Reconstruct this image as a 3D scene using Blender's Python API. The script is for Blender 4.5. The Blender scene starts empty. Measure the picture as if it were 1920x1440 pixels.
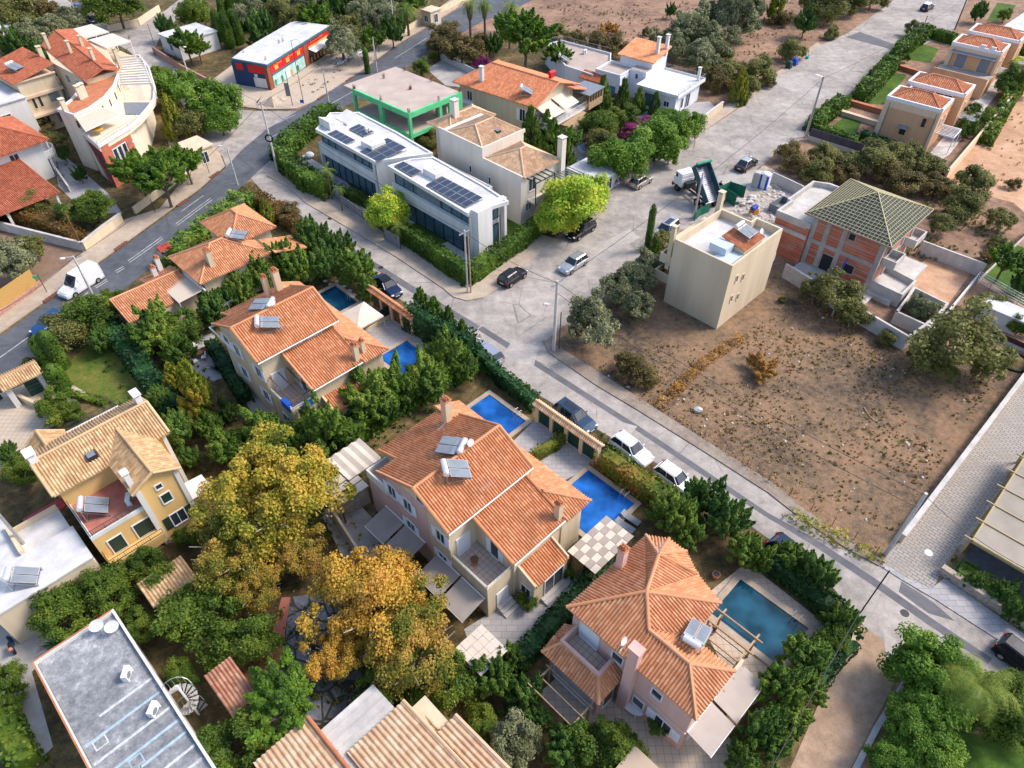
import bpy, math, random
from mathutils import Vector
S = bpy.context.scene
COL = S.collection
RAD = math.radians
rnd = random.Random(7)
# ------------------------------------------------------------------ camera
CAM_H, FPX, PITCH = 50.0,1331.0, RAD(44.2)
cd = bpy.data.cameras.new('camera'); cd.sensor_width = 36; cd.lens = 36*FPX/1920
cd.clip_start = 0.5; cd.clip_end = 3000
cam = bpy.data.objects.new('camera', cd); COL.objects.link(cam)
cam.location = (0,0, CAM_H); cam.rotation_euler = (math.pi/2-PITCH, 0,0)
S.camera = cam
# ------------------------------------------------------------------ light
SUN_AZ, SUN_EL = RAD(12), RAD(47)      # azimuth from +X towards +Y
sdir = Vector((math.cos(SUN_EL)*math.cos(SUN_AZ), math.cos(SUN_EL)*math.sin(SUN_AZ), math.sin(SUN_EL)))
sl = bpy.data.lights.new('sun', 'SUN'); sl.energy = 2.0; sl.angle = RAD(16); sl.color = (1.0,0.88,0.76)
so = bpy.data.objects.new('sun', sl); COL.objects.link(so)
so.rotation_euler = sdir.to_track_quat('Z', 'Y').to_euler()
W = bpy.data.worlds.new('World'); S.world = W; W.use_nodes = True
wn = W.node_tree; bg = wn.nodes['Background']
sky = wn.nodes.new('ShaderNodeTexSky'); sky.sky_type = 'NISHITA'; sky.sun_disc = False
sky.sun_elevation = SUN_EL; sky.sun_rotation = RAD(90)-SUN_AZ
sky.dust_density = 2.0
wn.links.new(sky.outputs[0], bg.inputs[0]); bg.inputs[1].default_value = 0.15
S.view_settings.view_transform = 'Standard'; S.view_settings.look = 'None'
S.view_settings.exposure = 1.0; S.view_settings.gamma = 1
# ------------------------------------------------------------------ pixel <-> world (true size, true height)
_c, _s = math.cos(PITCH), math.sin(PITCH)
def ray(x, y):
 u = x-960; w = 720-y
 return u, FPX*_c+w*_s, -FPX*_s+w*_c
def G(x, y, z=0.0):
 u, Y, Z = ray(x, y); t = (z-CAM_H)/Z
 return (u*t, Y*t)
def mpp(y, z=0.0):
 return (z-CAM_H)/(ray(960, y)[2])
class Fr:
 def __init__(s, deg):
  s.deg = deg; s.a = RAD(deg); s.c = math.cos(s.a); s.s = math.sin(s.a)
 def loc(s, X, Y): return (X*s.c+Y*s.s, -X*s.s+Y*s.c)
 def w(s, p): return (p[0]*s.c-p[1]*s.s, p[0]*s.s+p[1]*s.c, p[2] if len(p) > 2 else 0)
 def px(s, x, y, z=0): return s.loc(*G(x, y, z))
 def pl(s, pts, z=0): return [s.px(x, y, z) for x, y in pts]
 def wu(s, c, x, y):                 # where the sight line meets the wall u=c -> (v, z)
  r = ray(x, y); ru, rv = s.loc(r[0], r[1]); t = c/ru
  return (rv*t, CAM_H+r[2]*t)
 def wv(s, c, x, y):
  r = ray(x, y); ru, rv = s.loc(r[0], r[1]); t = c/rv
  return (ru*t, CAM_H+r[2]*t)
 def rect(s, L, Fp, R, z):
  l = s.px(*L, z); f = s.px(*Fp, z); r = s.px(*R, z)
  return ((l[0]+f[0])/2, r[0], (f[1]+r[1])/2, l[1])
K = Fr(45); E0 = Fr(0)
# ------------------------------------------------------------------ materials
MATS = {}
def lin(c):
 return tuple((v/12.92 if v <= .04045 else ((v+.055)/1.055)**2.4) for v in c)
def mat(name, col, col2=None, scale=1.5, rough=.8, bump=0, bscale=None, metal=0, spec=.3, detail=4, col3=None, tr=0):
 """noise mixed two or three colour surface"""
 if name in MATS: return MATS[name]
 m = bpy.data.materials.new(name); m.use_nodes = True; MATS[name] = m
 n = m.node_tree; L = n.links; b = n.nodes['Principled BSDF']
 b.inputs['Roughness'].default_value = rough; b.inputs['Metallic'].default_value = metal
 b.inputs['Specular IOR Level'].default_value = spec
 tc = n.nodes.new('ShaderNodeTexCoord')
 if col2 is None: col2 = tuple(v*.82 for v in col)
 nz = n.nodes.new('ShaderNodeTexNoise'); nz.inputs['Scale'].default_value = scale; nz.inputs['Detail'].default_value = detail
 nz.inputs['Roughness'].default_value = .62
 if name.endswith('_render'):      # rain streaks run down rendered walls
  mp = n.nodes.new('ShaderNodeMapping'); mp.inputs['Scale'].default_value = (1.6,1.6,.16); L.new(tc.outputs['Object'], mp.inputs[0]); L.new(mp.outputs[0], nz.inputs['Vector']); nz.inputs['Detail'].default_value = 8; col2 = tuple(v*.96 for v in col2)
 else: L.new(tc.outputs['Object'], nz.inputs['Vector'])
 cr = n.nodes.new('ShaderNodeValToRGB'); e = cr.color_ramp.elements
 e[0].position = .36; e[0].color = (*col2,1); e[1].position = .62; e[1].color = (*col, 1)
 if col3:
  q = cr.color_ramp.elements.new(.72); q.color = (*col3,1)
 L.new(nz.outputs['Fac'], cr.inputs[0]); L.new(cr.outputs[0], b.inputs['Base Color'])
 if bump:
  n2 = n.nodes.new('ShaderNodeTexNoise'); n2.inputs['Scale'].default_value = bscale or scale*6; n2.inputs['Detail'].default_value = 3
  L.new(tc.outputs['Object'], n2.inputs['Vector'])
  bp = n.nodes.new('ShaderNodeBump'); bp.inputs['Strength'].default_value = bump; bp.inputs['Distance'].default_value = .1
  L.new(n2.outputs['Fac'], bp.inputs['Height']); L.new(bp.outputs[0], b.inputs['Normal'])
 return m
def leafmat(name, cols, scale=.35, rough=.55, trans=.3):
 cols = [tuple(min(1,(v*.88+sum(c)/3*.12)*k) for v, k in zip(c, (1.0,1.0,.9) if 'autumn' in name or 'rust' in name or 'turn' in name or 'straw' in name else (1.0,1.0,.9) if 'lime' in name else (1.14,1.03,.78))) for c in cols]
 m = bpy.data.materials.new(name); m.use_nodes = True; MATS[name] = m
 n = m.node_tree; L = n.links; b = n.nodes['Principled BSDF']
 b.inputs['Roughness'].default_value = rough; b.inputs['Specular IOR Level'].default_value = .25
 g = n.nodes.new('ShaderNodeNewGeometry'); tc = n.nodes.new('ShaderNodeTexCoord')
 nz = n.nodes.new('ShaderNodeTexNoise'); nz.inputs['Scale'].default_value = scale; nz.inputs['Detail'].default_value = 3
 L.new(g.outputs['Position'], nz.inputs['Vector'])
 ma = n.nodes.new('ShaderNodeMath'); ma.operation = 'MULTIPLY_ADD'
 L.new(g.outputs['Random Per Island'], ma.inputs[0]); ma.inputs[1].default_value = .42
 mb = n.nodes.new('ShaderNodeMath'); mb.operation = 'MULTIPLY_ADD'; L.new(nz.outputs['Fac'], mb.inputs[0])
 mb.inputs[1].default_value = 1.5; mb.inputs[2].default_value = -.46
 L.new(mb.outputs[0], ma.inputs[2])
 cr = n.nodes.new('ShaderNodeValToRGB'); e = cr.color_ramp.elements
 k = len(cols)
 e[0].position = 0; e[0].color = (*cols[0], 1); e[1].position = 1; e[1].color = (*cols[-1], 1)
 for i in range(1, k-1):
  q = e.new(i/(k-1)); q.color = (*cols[i], 1)
 L.new(ma.outputs[0], cr.inputs[0]); L.new(cr.outputs[0], b.inputs['Base Color'])
 t = n.nodes.new('ShaderNodeBsdfTranslucent'); L.new(cr.outputs[0], t.inputs['Color'])
 mx = n.nodes.new('ShaderNodeMixShader'); mx.inputs[0].default_value = trans
 L.new(b.outputs[0], mx.inputs[1]); L.new(t.outputs[0], mx.inputs[2])
 L.new(mx.outputs[0], n.nodes['Material Output'].inputs['Surface'])
 return m
def tilemat(name, c1, c2, c3, dirt=(.12,.09,.07), row=.38):
 """clay tiles: uv.x counts tiles across, uv.y metres down the slope"""
 if name in MATS: return MATS[name]
 m = bpy.data.materials.new(name); m.use_nodes = True; MATS[name] = m
 n = m.node_tree; L = n.links; b = n.nodes['Principled BSDF']; b.inputs['Roughness'].default_value = .75
 b.inputs['Specular IOR Level'].default_value = .3
 uv = n.nodes.new('ShaderNodeUVMap'); sp = n.nodes.new('ShaderNodeSeparateXYZ'); L.new(uv.outputs[0], sp.inputs[0])
 def M2(op, a, v=None, o=None):
  q = n.nodes.new('ShaderNodeMath'); q.operation = op; L.new(a, q.inputs[0])
  if v is not None: q.inputs[1].default_value = v
  if o is not None: L.new(o, q.inputs[1])
  return q.outputs[0]
 fx = M2('FLOOR', sp.outputs[0]); ry = M2('DIVIDE', sp.outputs[1], row); fy = M2('FLOOR', ry); fr = M2('FRACT', ry)
 cb = n.nodes.new('ShaderNodeCombineXYZ'); L.new(fx, cb.inputs[0]); L.new(fy, cb.inputs[1])
 wnz = n.nodes.new('ShaderNodeTexWhiteNoise'); wnz.noise_dimensions = '2D'; L.new(cb.outputs[0], wnz.inputs['Vector'])
 cr = n.nodes.new('ShaderNodeValToRGB'); e = cr.color_ramp.elements
 e[0].position = 0; e[0].color = (*c1,1); e[1].position = 1; e[1].color = (*c3,1); q = e.new(.55); q.color = (*c2,1)
 L.new(wnz.outputs[0], cr.inputs[0])
 tc = n.nodes.new('ShaderNodeTexCoord'); nz = n.nodes.new('ShaderNodeTexNoise'); nz.inputs['Scale'].default_value = .7; nz.inputs['Detail'].default_value = 6
 L.new(tc.outputs['Object'], nz.inputs['Vector'])
 c2r = n.nodes.new('ShaderNodeValToRGB'); ee = c2r.color_ramp.elements; ee[0].position = .5; ee[0].color = (0,0,0,1); ee[1].position = .78; ee[1].color = (.55,.55,.55,1)
 L.new(nz.outputs['Fac'], c2r.inputs[0])
 mx = n.nodes.new('ShaderNodeMix'); mx.data_type = 'RGBA'; L.new(c2r.outputs[0], mx.inputs[0]); L.new(cr.outputs[0], mx.inputs[6]); mx.inputs[7].default_value = (*dirt, 1)
 L.new(mx.outputs[2], b.inputs['Base Color'])
 bp = n.nodes.new('ShaderNodeBump'); bp.inputs['Strength'].default_value = .8; bp.inputs['Distance'].default_value = .05
 L.new(fr, bp.inputs['Height']); L.new(bp.outputs[0], b.inputs['Normal'])
 return m
def brickmat(name, c1, c2, mortar, scale=1, bw=.5, rh=.25, msize=.02, rough=.85, rot=0, bump=.3, dirt=None, off=.5):
 if name in MATS: return MATS[name]
 m = bpy.data.materials.new(name); m.use_nodes = True; MATS[name] = m
 n = m.node_tree; L = n.links; b = n.nodes['Principled BSDF']; b.inputs['Roughness'].default_value = rough
 b.inputs['Specular IOR Level'].default_value = .25
 tc = n.nodes.new('ShaderNodeTexCoord'); mp = n.nodes.new('ShaderNodeMapping')
 if isinstance(rot, tuple): mp.inputs['Rotation'].default_value = rot
 else: mp.inputs['Rotation'].default_value = (0,0, rot)
 L.new(tc.outputs['Object'], mp.inputs[0])
 br = n.nodes.new('ShaderNodeTexBrick'); L.new(mp.outputs[0], br.inputs['Vector'])
 br.inputs['Color1'].default_value = (*c1,1); br.inputs['Color2'].default_value = (*c2,1); br.inputs['Mortar'].default_value = (*mortar, 1)
 br.inputs['Scale'].default_value = scale; br.inputs['Brick Width'].default_value = bw; br.inputs['Row Height'].default_value = rh
 br.inputs['Mortar Size'].default_value = msize; br.offset = off
 nz = n.nodes.new('ShaderNodeTexNoise'); nz.inputs['Scale'].default_value = .5; nz.inputs['Detail'].default_value = 5
 L.new(tc.outputs['Object'], nz.inputs['Vector'])
 c2r = n.nodes.new('ShaderNodeValToRGB'); ee = c2r.color_ramp.elements; ee[0].position = .45; ee[0].color = (0,0,0,1); ee[1].position = .75; ee[1].color = (.6,.6,.6,1)
 L.new(nz.outputs['Fac'], c2r.inputs[0])
 mx = n.nodes.new('ShaderNodeMix'); mx.data_type = 'RGBA'; L.new(c2r.outputs[0], mx.inputs[0]); L.new(br.outputs['Color'], mx.inputs[6])
 mx.inputs[7].default_value = (*(dirt or tuple(v*.6 for v in c1)),1)
 L.new(mx.outputs[2], b.inputs['Base Color'])
 bp = n.nodes.new('ShaderNodeBump'); bp.inputs['Strength'].default_value = bump; bp.inputs['Distance'].default_value = .02; bp.invert = True
 L.new(br.outputs['Fac'], bp.inputs['Height']); L.new(bp.outputs[0], b.inputs['Normal'])
 return m
def groundmat(name, cols, scales=(.12,1.3,9), rough=.95, bump=.5, pos=(.3,.5,.62,.75)):
 """soil, tarmac: three octaves of blotches"""
 if name in MATS: return MATS[name]
 m = bpy.data.materials.new(name); m.use_nodes = True; MATS[name] = m
 n = m.node_tree; L = n.links; b = n.nodes['Principled BSDF']; b.inputs['Roughness'].default_value = rough
 b.inputs['Specular IOR Level'].default_value = .2
 g = n.nodes.new('ShaderNodeNewGeometry')
 outs = []
 for sc, w in zip(scales, (.42,.34,.24)):
  nz = n.nodes.new('ShaderNodeTexNoise'); nz.inputs['Scale'].default_value = sc; nz.inputs['Detail'].default_value = 6; nz.inputs['Roughness'].default_value = .7
  L.new(g.outputs['Position'], nz.inputs['Vector'])
  q = n.nodes.new('ShaderNodeMath'); q.operation = 'MULTIPLY'; q.inputs[1].default_value = w; L.new(nz.outputs['Fac'], q.inputs[0]); outs.append(q.outputs[0])
 a = n.nodes.new('ShaderNodeMath'); L.new(outs[0], a.inputs[0]); L.new(outs[1], a.inputs[1])
 a2 = n.nodes.new('ShaderNodeMath'); L.new(a.outputs[0], a2.inputs[0]); L.new(outs[2], a2.inputs[1])
 cr = n.nodes.new('ShaderNodeValToRGB'); e = cr.color_ramp.elements
 e[0].position = .40; e[0].color = (*cols[0], 1); e[1].position = .61; e[1].color = (*cols[-1], 1)
 for i in range(1, len(cols)-1):
  q = e.new(.40+.21*i/(len(cols)-1)); q.color = (*cols[i], 1)
 L.new(a2.outputs[0], cr.inputs[0]); L.new(cr.outputs[0], b.inputs['Base Color'])
 bp = n.nodes.new('ShaderNodeBump'); bp.inputs['Strength'].default_value = bump; bp.inputs['Distance'].default_value = .15
 L.new(a2.outputs[0], bp.inputs['Height']); L.new(bp.outputs[0], b.inputs['Normal'])
 return m
def cellmat(name, cols, edge, scale, w, rough=.9, bump=.5):
 """crazy paving: irregular stones with joints"""
 m = groundmat(name, cols, (.5,2,9), rough, bump); n = m.node_tree; L = n.links; g = [x for x in n.nodes if x.type == 'NEW_GEOMETRY'][0]; b = n.nodes['Principled BSDF']
 v = n.nodes.new('ShaderNodeTexVoronoi'); v.feature = 'DISTANCE_TO_EDGE'; v.inputs['Scale'].default_value = scale; L.new(g.outputs['Position'], v.inputs['Vector'])
 v2 = n.nodes.new('ShaderNodeTexVoronoi'); v2.inputs['Scale'].default_value = scale; L.new(g.outputs['Position'], v2.inputs['Vector'])
 mr = n.nodes.new('ShaderNodeMapRange'); mr.inputs[1].default_value = w*.5; mr.inputs[2].default_value = w; L.new(v.outputs['Distance'], mr.inputs[0])
 src = b.inputs['Base Color'].links[0].from_socket
 h = n.nodes.new('ShaderNodeHueSaturation'); sp = n.nodes.new('ShaderNodeSeparateXYZ'); L.new(v2.outputs['Color'], sp.inputs[0]); q = n.nodes.new('ShaderNodeMapRange'); q.inputs[3].default_value = .7; q.inputs[4].default_value = 1.25; L.new(sp.outputs[0], q.inputs[0]); L.new(q.outputs[0], h.inputs['Value']); L.new(src, h.inputs['Color'])
 mx = n.nodes.new('ShaderNodeMix'); mx.data_type = 'RGBA'; L.new(mr.outputs[0], mx.inputs[0]); mx.inputs[6].default_value = (*edge, 1); L.new(h.outputs[0], mx.inputs[7]); L.new(mx.outputs[2], b.inputs['Base Color'])
 return m
def cracked(m, col, scale=.22, w=.012, mscale=.15):
 """hairline cracks, only in worn patches"""
 n = m.node_tree; L = n.links; g = [x for x in n.nodes if x.type == 'NEW_GEOMETRY'][0]; b = n.nodes['Principled BSDF']
 nz = n.nodes.new('ShaderNodeTexNoise'); nz.inputs['Scale'].default_value = 1.2; L.new(g.outputs['Position'], nz.inputs['Vector'])
 mm = n.nodes.new('ShaderNodeMix'); mm.data_type = 'VECTOR'; mm.inputs[0].default_value = .12; L.new(g.outputs['Position'], mm.inputs[4]); L.new(nz.outputs['Color'], mm.inputs[5])
 v = n.nodes.new('ShaderNodeTexVoronoi'); v.feature = 'DISTANCE_TO_EDGE'; v.inputs['Scale'].default_value = scale; L.new(mm.outputs[1], v.inputs['Vector'])
 mr = n.nodes.new('ShaderNodeMapRange'); mr.inputs[1].default_value = w*.3; mr.inputs[2].default_value = w; mr.inputs[3].default_value = 1; mr.inputs[4].default_value = 0; L.new(v.outputs['Distance'], mr.inputs[0])
 n2 = n.nodes.new('ShaderNodeTexNoise'); n2.inputs['Scale'].default_value = mscale; L.new(g.outputs['Position'], n2.inputs['Vector']); r2 = n.nodes.new('ShaderNodeMapRange'); r2.inputs[1].default_value = .45; r2.inputs[2].default_value = .6; r2.inputs[4].default_value = .7; L.new(n2.outputs[0], r2.inputs[0])
 mu = n.nodes.new('ShaderNodeMath'); mu.operation = 'MULTIPLY'; L.new(mr.outputs[0], mu.inputs[0]); L.new(r2.outputs[0], mu.inputs[1])
 mx = n.nodes.new('ShaderNodeMix'); mx.data_type = 'RGBA'; L.new(mu.outputs[0], mx.inputs[0]); L.new(b.inputs['Base Color'].links[0].from_socket, mx.inputs[6]); mx.inputs[7].default_value = (*col, 1); L.new(mx.outputs[2], b.inputs['Base Color'])
def watermat(name, col, rough=.04):
 if name in MATS: return MATS[name]
 m = bpy.data.materials.new(name); m.use_nodes = True; MATS[name] = m
 n = m.node_tree; L = n.links; b = n.nodes['Principled BSDF']
 b.inputs['Base Color'].default_value = (*col, 1); b.inputs['Roughness'].default_value = rough; b.inputs['IOR'].default_value = 1.33
 g = n.nodes.new('ShaderNodeNewGeometry')
 nz = n.nodes.new('ShaderNodeTexNoise'); nz.inputs['Scale'].default_value = 2.2; nz.inputs['Detail'].default_value = 3; L.new(g.outputs['Position'], nz.inputs['Vector'])
 bp = n.nodes.new('ShaderNodeBump'); bp.inputs['Strength'].default_value = .05; bp.inputs['Distance'].default_value = .03
 L.new(nz.outputs['Fac'], bp.inputs['Height']); L.new(bp.outputs[0], b.inputs['Normal'])
 nz2 = n.nodes.new('ShaderNodeTexNoise'); nz2.inputs['Scale'].default_value = .5; L.new(g.outputs['Position'], nz2.inputs['Vector'])
 cr = n.nodes.new('ShaderNodeValToRGB'); e = cr.color_ramp.elements; e[0].position = .36; e[0].color = (*[v*.6 for v in col], 1); e[1].position = .66; e[1].color = (*[min(1, v*1.45+.008) for v in col], 1)
 L.new(nz2.outputs['Fac'], cr.inputs[0]); L.new(cr.outputs[0], b.inputs['Base Color'])
 return m
# palette
M_cream = mat('cream_render', (.62,.52,.36),(.55,.45,.31),.8,.85)
M_beige = mat('beige_render', (.64,.53,.38),(.58,.47,.33),.35,.9)
M_yellow = mat('yellow_render', (.70,.47,.19),(.63,.41,.16),.5,.85)
M_pinkw = mat('pink_render', (.60,.40,.35),(.54,.35,.31),.5,.85)
M_peach = mat('peach_render', (.62,.36,.20),(.56,.31,.17),.4,.85)
M_peachl = mat('pale_peach_render', (.70,.52,.37),(.64,.47,.33),.4,.85)
M_white = mat('white_render', (.68,.67,.65),(.60,.59,.575),.5,.7)
M_whitep = mat('white_paint', (.72,.72,.72),(.65,.66,.68),2,.45)
M_whiter = mat('white_roof_coating', (.60,.60,.60),(.44,.44,.45),.5,.9,.1,6, col3=(.66,.66,.66), detail=8)
M_conc = mat('raw_concrete', (.42,.40,.37),(.33,.31,.29),.9,.9,.3,8, col3=(.5,.48,.45))
M_concl = mat('pale_concrete', (.55,.53,.50),(.42,.40,.38),.7,.9,.2,8, col3=(.62,.61,.58))
M_slabpink = mat('sandy_slab', (.46,.38,.33),(.38,.31,.27),.35,.95,.2,5, col3=(.52,.45,.40))
M_redtile = mat('red_terrace_tiles', (.42,.16,.12),(.34,.12,.09),1.5,.7)
M_terracotta = mat('terracotta', (.48,.19,.09),(.38,.14,.07),1.2,.8)
M_stone = mat('rubble_stone', (.50,.42,.33),(.33,.27,.21),3,.95,.6,6)
M_stoner = mat('red_rubble_stone', (.50,.28,.20),(.30,.18,.14),4,.95,.6,6)
M_wood = mat('brown_wood', (.16,.085,.045),(.10,.055,.03),4,.7)
M_woodl = mat('pale_wood', (.42,.30,.18),(.33,.22,.13),4,.75)
M_canvas = mat('cream_canvas', (.62,.55,.47),(.54,.47,.40),.6,.9)
M_canvasg = mat('taupe_canvas', (.34,.30,.27),(.28,.25,.23),.6,.9)
M_dark = mat('dark_metal', (.03,.03,.035),(.02,.02,.025),3,.5)
M_darkgreen = mat('dark_green_paint', (.015,.06,.045),(.01,.045,.035),2,.45)
M_steel = mat('galvanised_steel', (.45,.46,.47),(.36,.37,.38),3,.4, metal=.6)
M_tank = mat('tank_enamel', (.70,.71,.72),(.62,.63,.64),2,.25, metal=.4)
M_glass = mat('window_glass', (.03,.045,.06),(.02,.03,.04),1,.12, spec=.6)
M_glassb = mat('blue_glass', (.09,.17,.21),(.05,.11,.15),.4,.15, spec=.9)
M_sol = mat('solar_glass', (.20,.23,.26),(.16,.18,.21),1,.2, spec=.6)
M_pv = mat('pv_cells', (.03,.04,.065),(.02,.028,.05),1,.12, spec=.8)
M_shut = mat('pale_blue_shutter', (.72,.74,.78),(.66,.68,.72),2,.5)
M_shutd = mat('dark_green_shutter', (.02,.05,.035),(.015,.04,.03),2,.5)
M_shutg = mat('grey_roller_shutter', (.20,.22,.25),(.16,.18,.21),2,.5)
M_rust = mat('rusty_rebar', (.20,.08,.05),(.12,.05,.03),6,.9)
M_bark = mat('bark', (.16,.12,.09),(.09,.065,.05),5,.95,.6,10)
M_barkp = mat('pale_bark', (.42,.38,.32),(.25,.21,.17),3,.9,.4,10)
M_black = mat('black_rubber', (.015,.015,.015),(.01,.01,.01),3,.8)
M_red = mat('red_paint', (.60,.02,.02),(.50,.015,.02),1,.5)
M_blue = mat('deep_blue_paint', (.015,.05,.14),(.012,.04,.11),1,.6)
M_teal = mat('teal_fascia', (.05,.16,.22),(.04,.13,.18),1,.5)
M_green = mat('bright_green_paint', (.14,.58,.26),(.09,.47,.20),.8,.6)
M_bluetarp = mat('blue_tarp', (.02,.10,.50),(.015,.07,.38),2,.5)
M_redtin = mat('red_tin_sheet', (.45,.05,.06),(.36,.04,.05),2,.45)
M_brickh = brickmat('hollow_clay_brick', (.50,.13,.06),(.38,.09,.045),(.42,.36,.32),1,.33,.22,.02, dirt=(.48,.30,.24), rot=(RAD(90),0,0))
M_brickh2 = brickmat('hollow_clay_brick_side', (.50,.13,.06),(.38,.09,.045),(.42,.36,.32),1,.33,.22,.02, dirt=(.48,.30,.24), rot=(RAD(90),0, RAD(90)))
M_tileO = tilemat('orange_roof_tiles', (.45,.175,.075),(.52,.22,.10),(.59,.29,.15), dirt=(.29,.14,.07))
M_tileP = tilemat('salmon_roof_tiles', (.46,.195,.09),(.53,.24,.12),(.60,.32,.175), dirt=(.30,.15,.08))
M_tileR = tilemat('red_roof_tiles', (.31,.085,.045),(.40,.12,.06),(.47,.17,.095), dirt=(.22,.075,.045))
M_tileO2 = tilemat('weathered_orange_roof_tiles', (.48,.16,.07),(.56,.21,.10),(.62,.28,.15), dirt=(.20,.10,.07))
M_tileT = tilemat('sandy_roof_tiles', (.40,.245,.12),(.50,.33,.175),(.59,.43,.25), dirt=(.22,.145,.09))
M_tileT2 = tilemat('pale_sandy_roof_tiles', (.50,.31,.18),(.60,.40,.245),(.68,.50,.34), dirt=(.40,.26,.17))
M_tileB = tilemat('brown_roof_tiles', (.30,.13,.08),(.40,.19,.12),(.46,.26,.17), dirt=(.16,.09,.06))
M_pave = brickmat('grey_stone_paving', (.40,.39,.39),(.34,.33,.34),(.22,.21,.21),1,.8,.5,.02, dirt=(.30,.29,.30))
M_paveb = brickmat('beige_square_paving', (.50,.42,.33),(.45,.37,.29),(.30,.24,.18),1,.5,.5,.02, off=0, dirt=(.40,.33,.26))
M_pavet = brickmat('terrace_floor_tiles', (.52,.43,.36),(.48,.40,.33),(.28,.23,.20),1,.42,.42,.025, off=0, dirt=(.45,.37,.31))
M_lane = brickmat('grey_block_paving', (.36,.33,.30),(.30,.275,.25),(.16,.145,.13),1,.55,.3,.03, rot=RAD(45), dirt=(.28,.25,.215))
M_pw = watermat('pool_water', (.006,.095,.36)); M_pw2 = watermat('teal_pool_water', (.005,.055,.11)); M_pw3 = watermat('light_pool_water', (.005,.06,.105))
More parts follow.
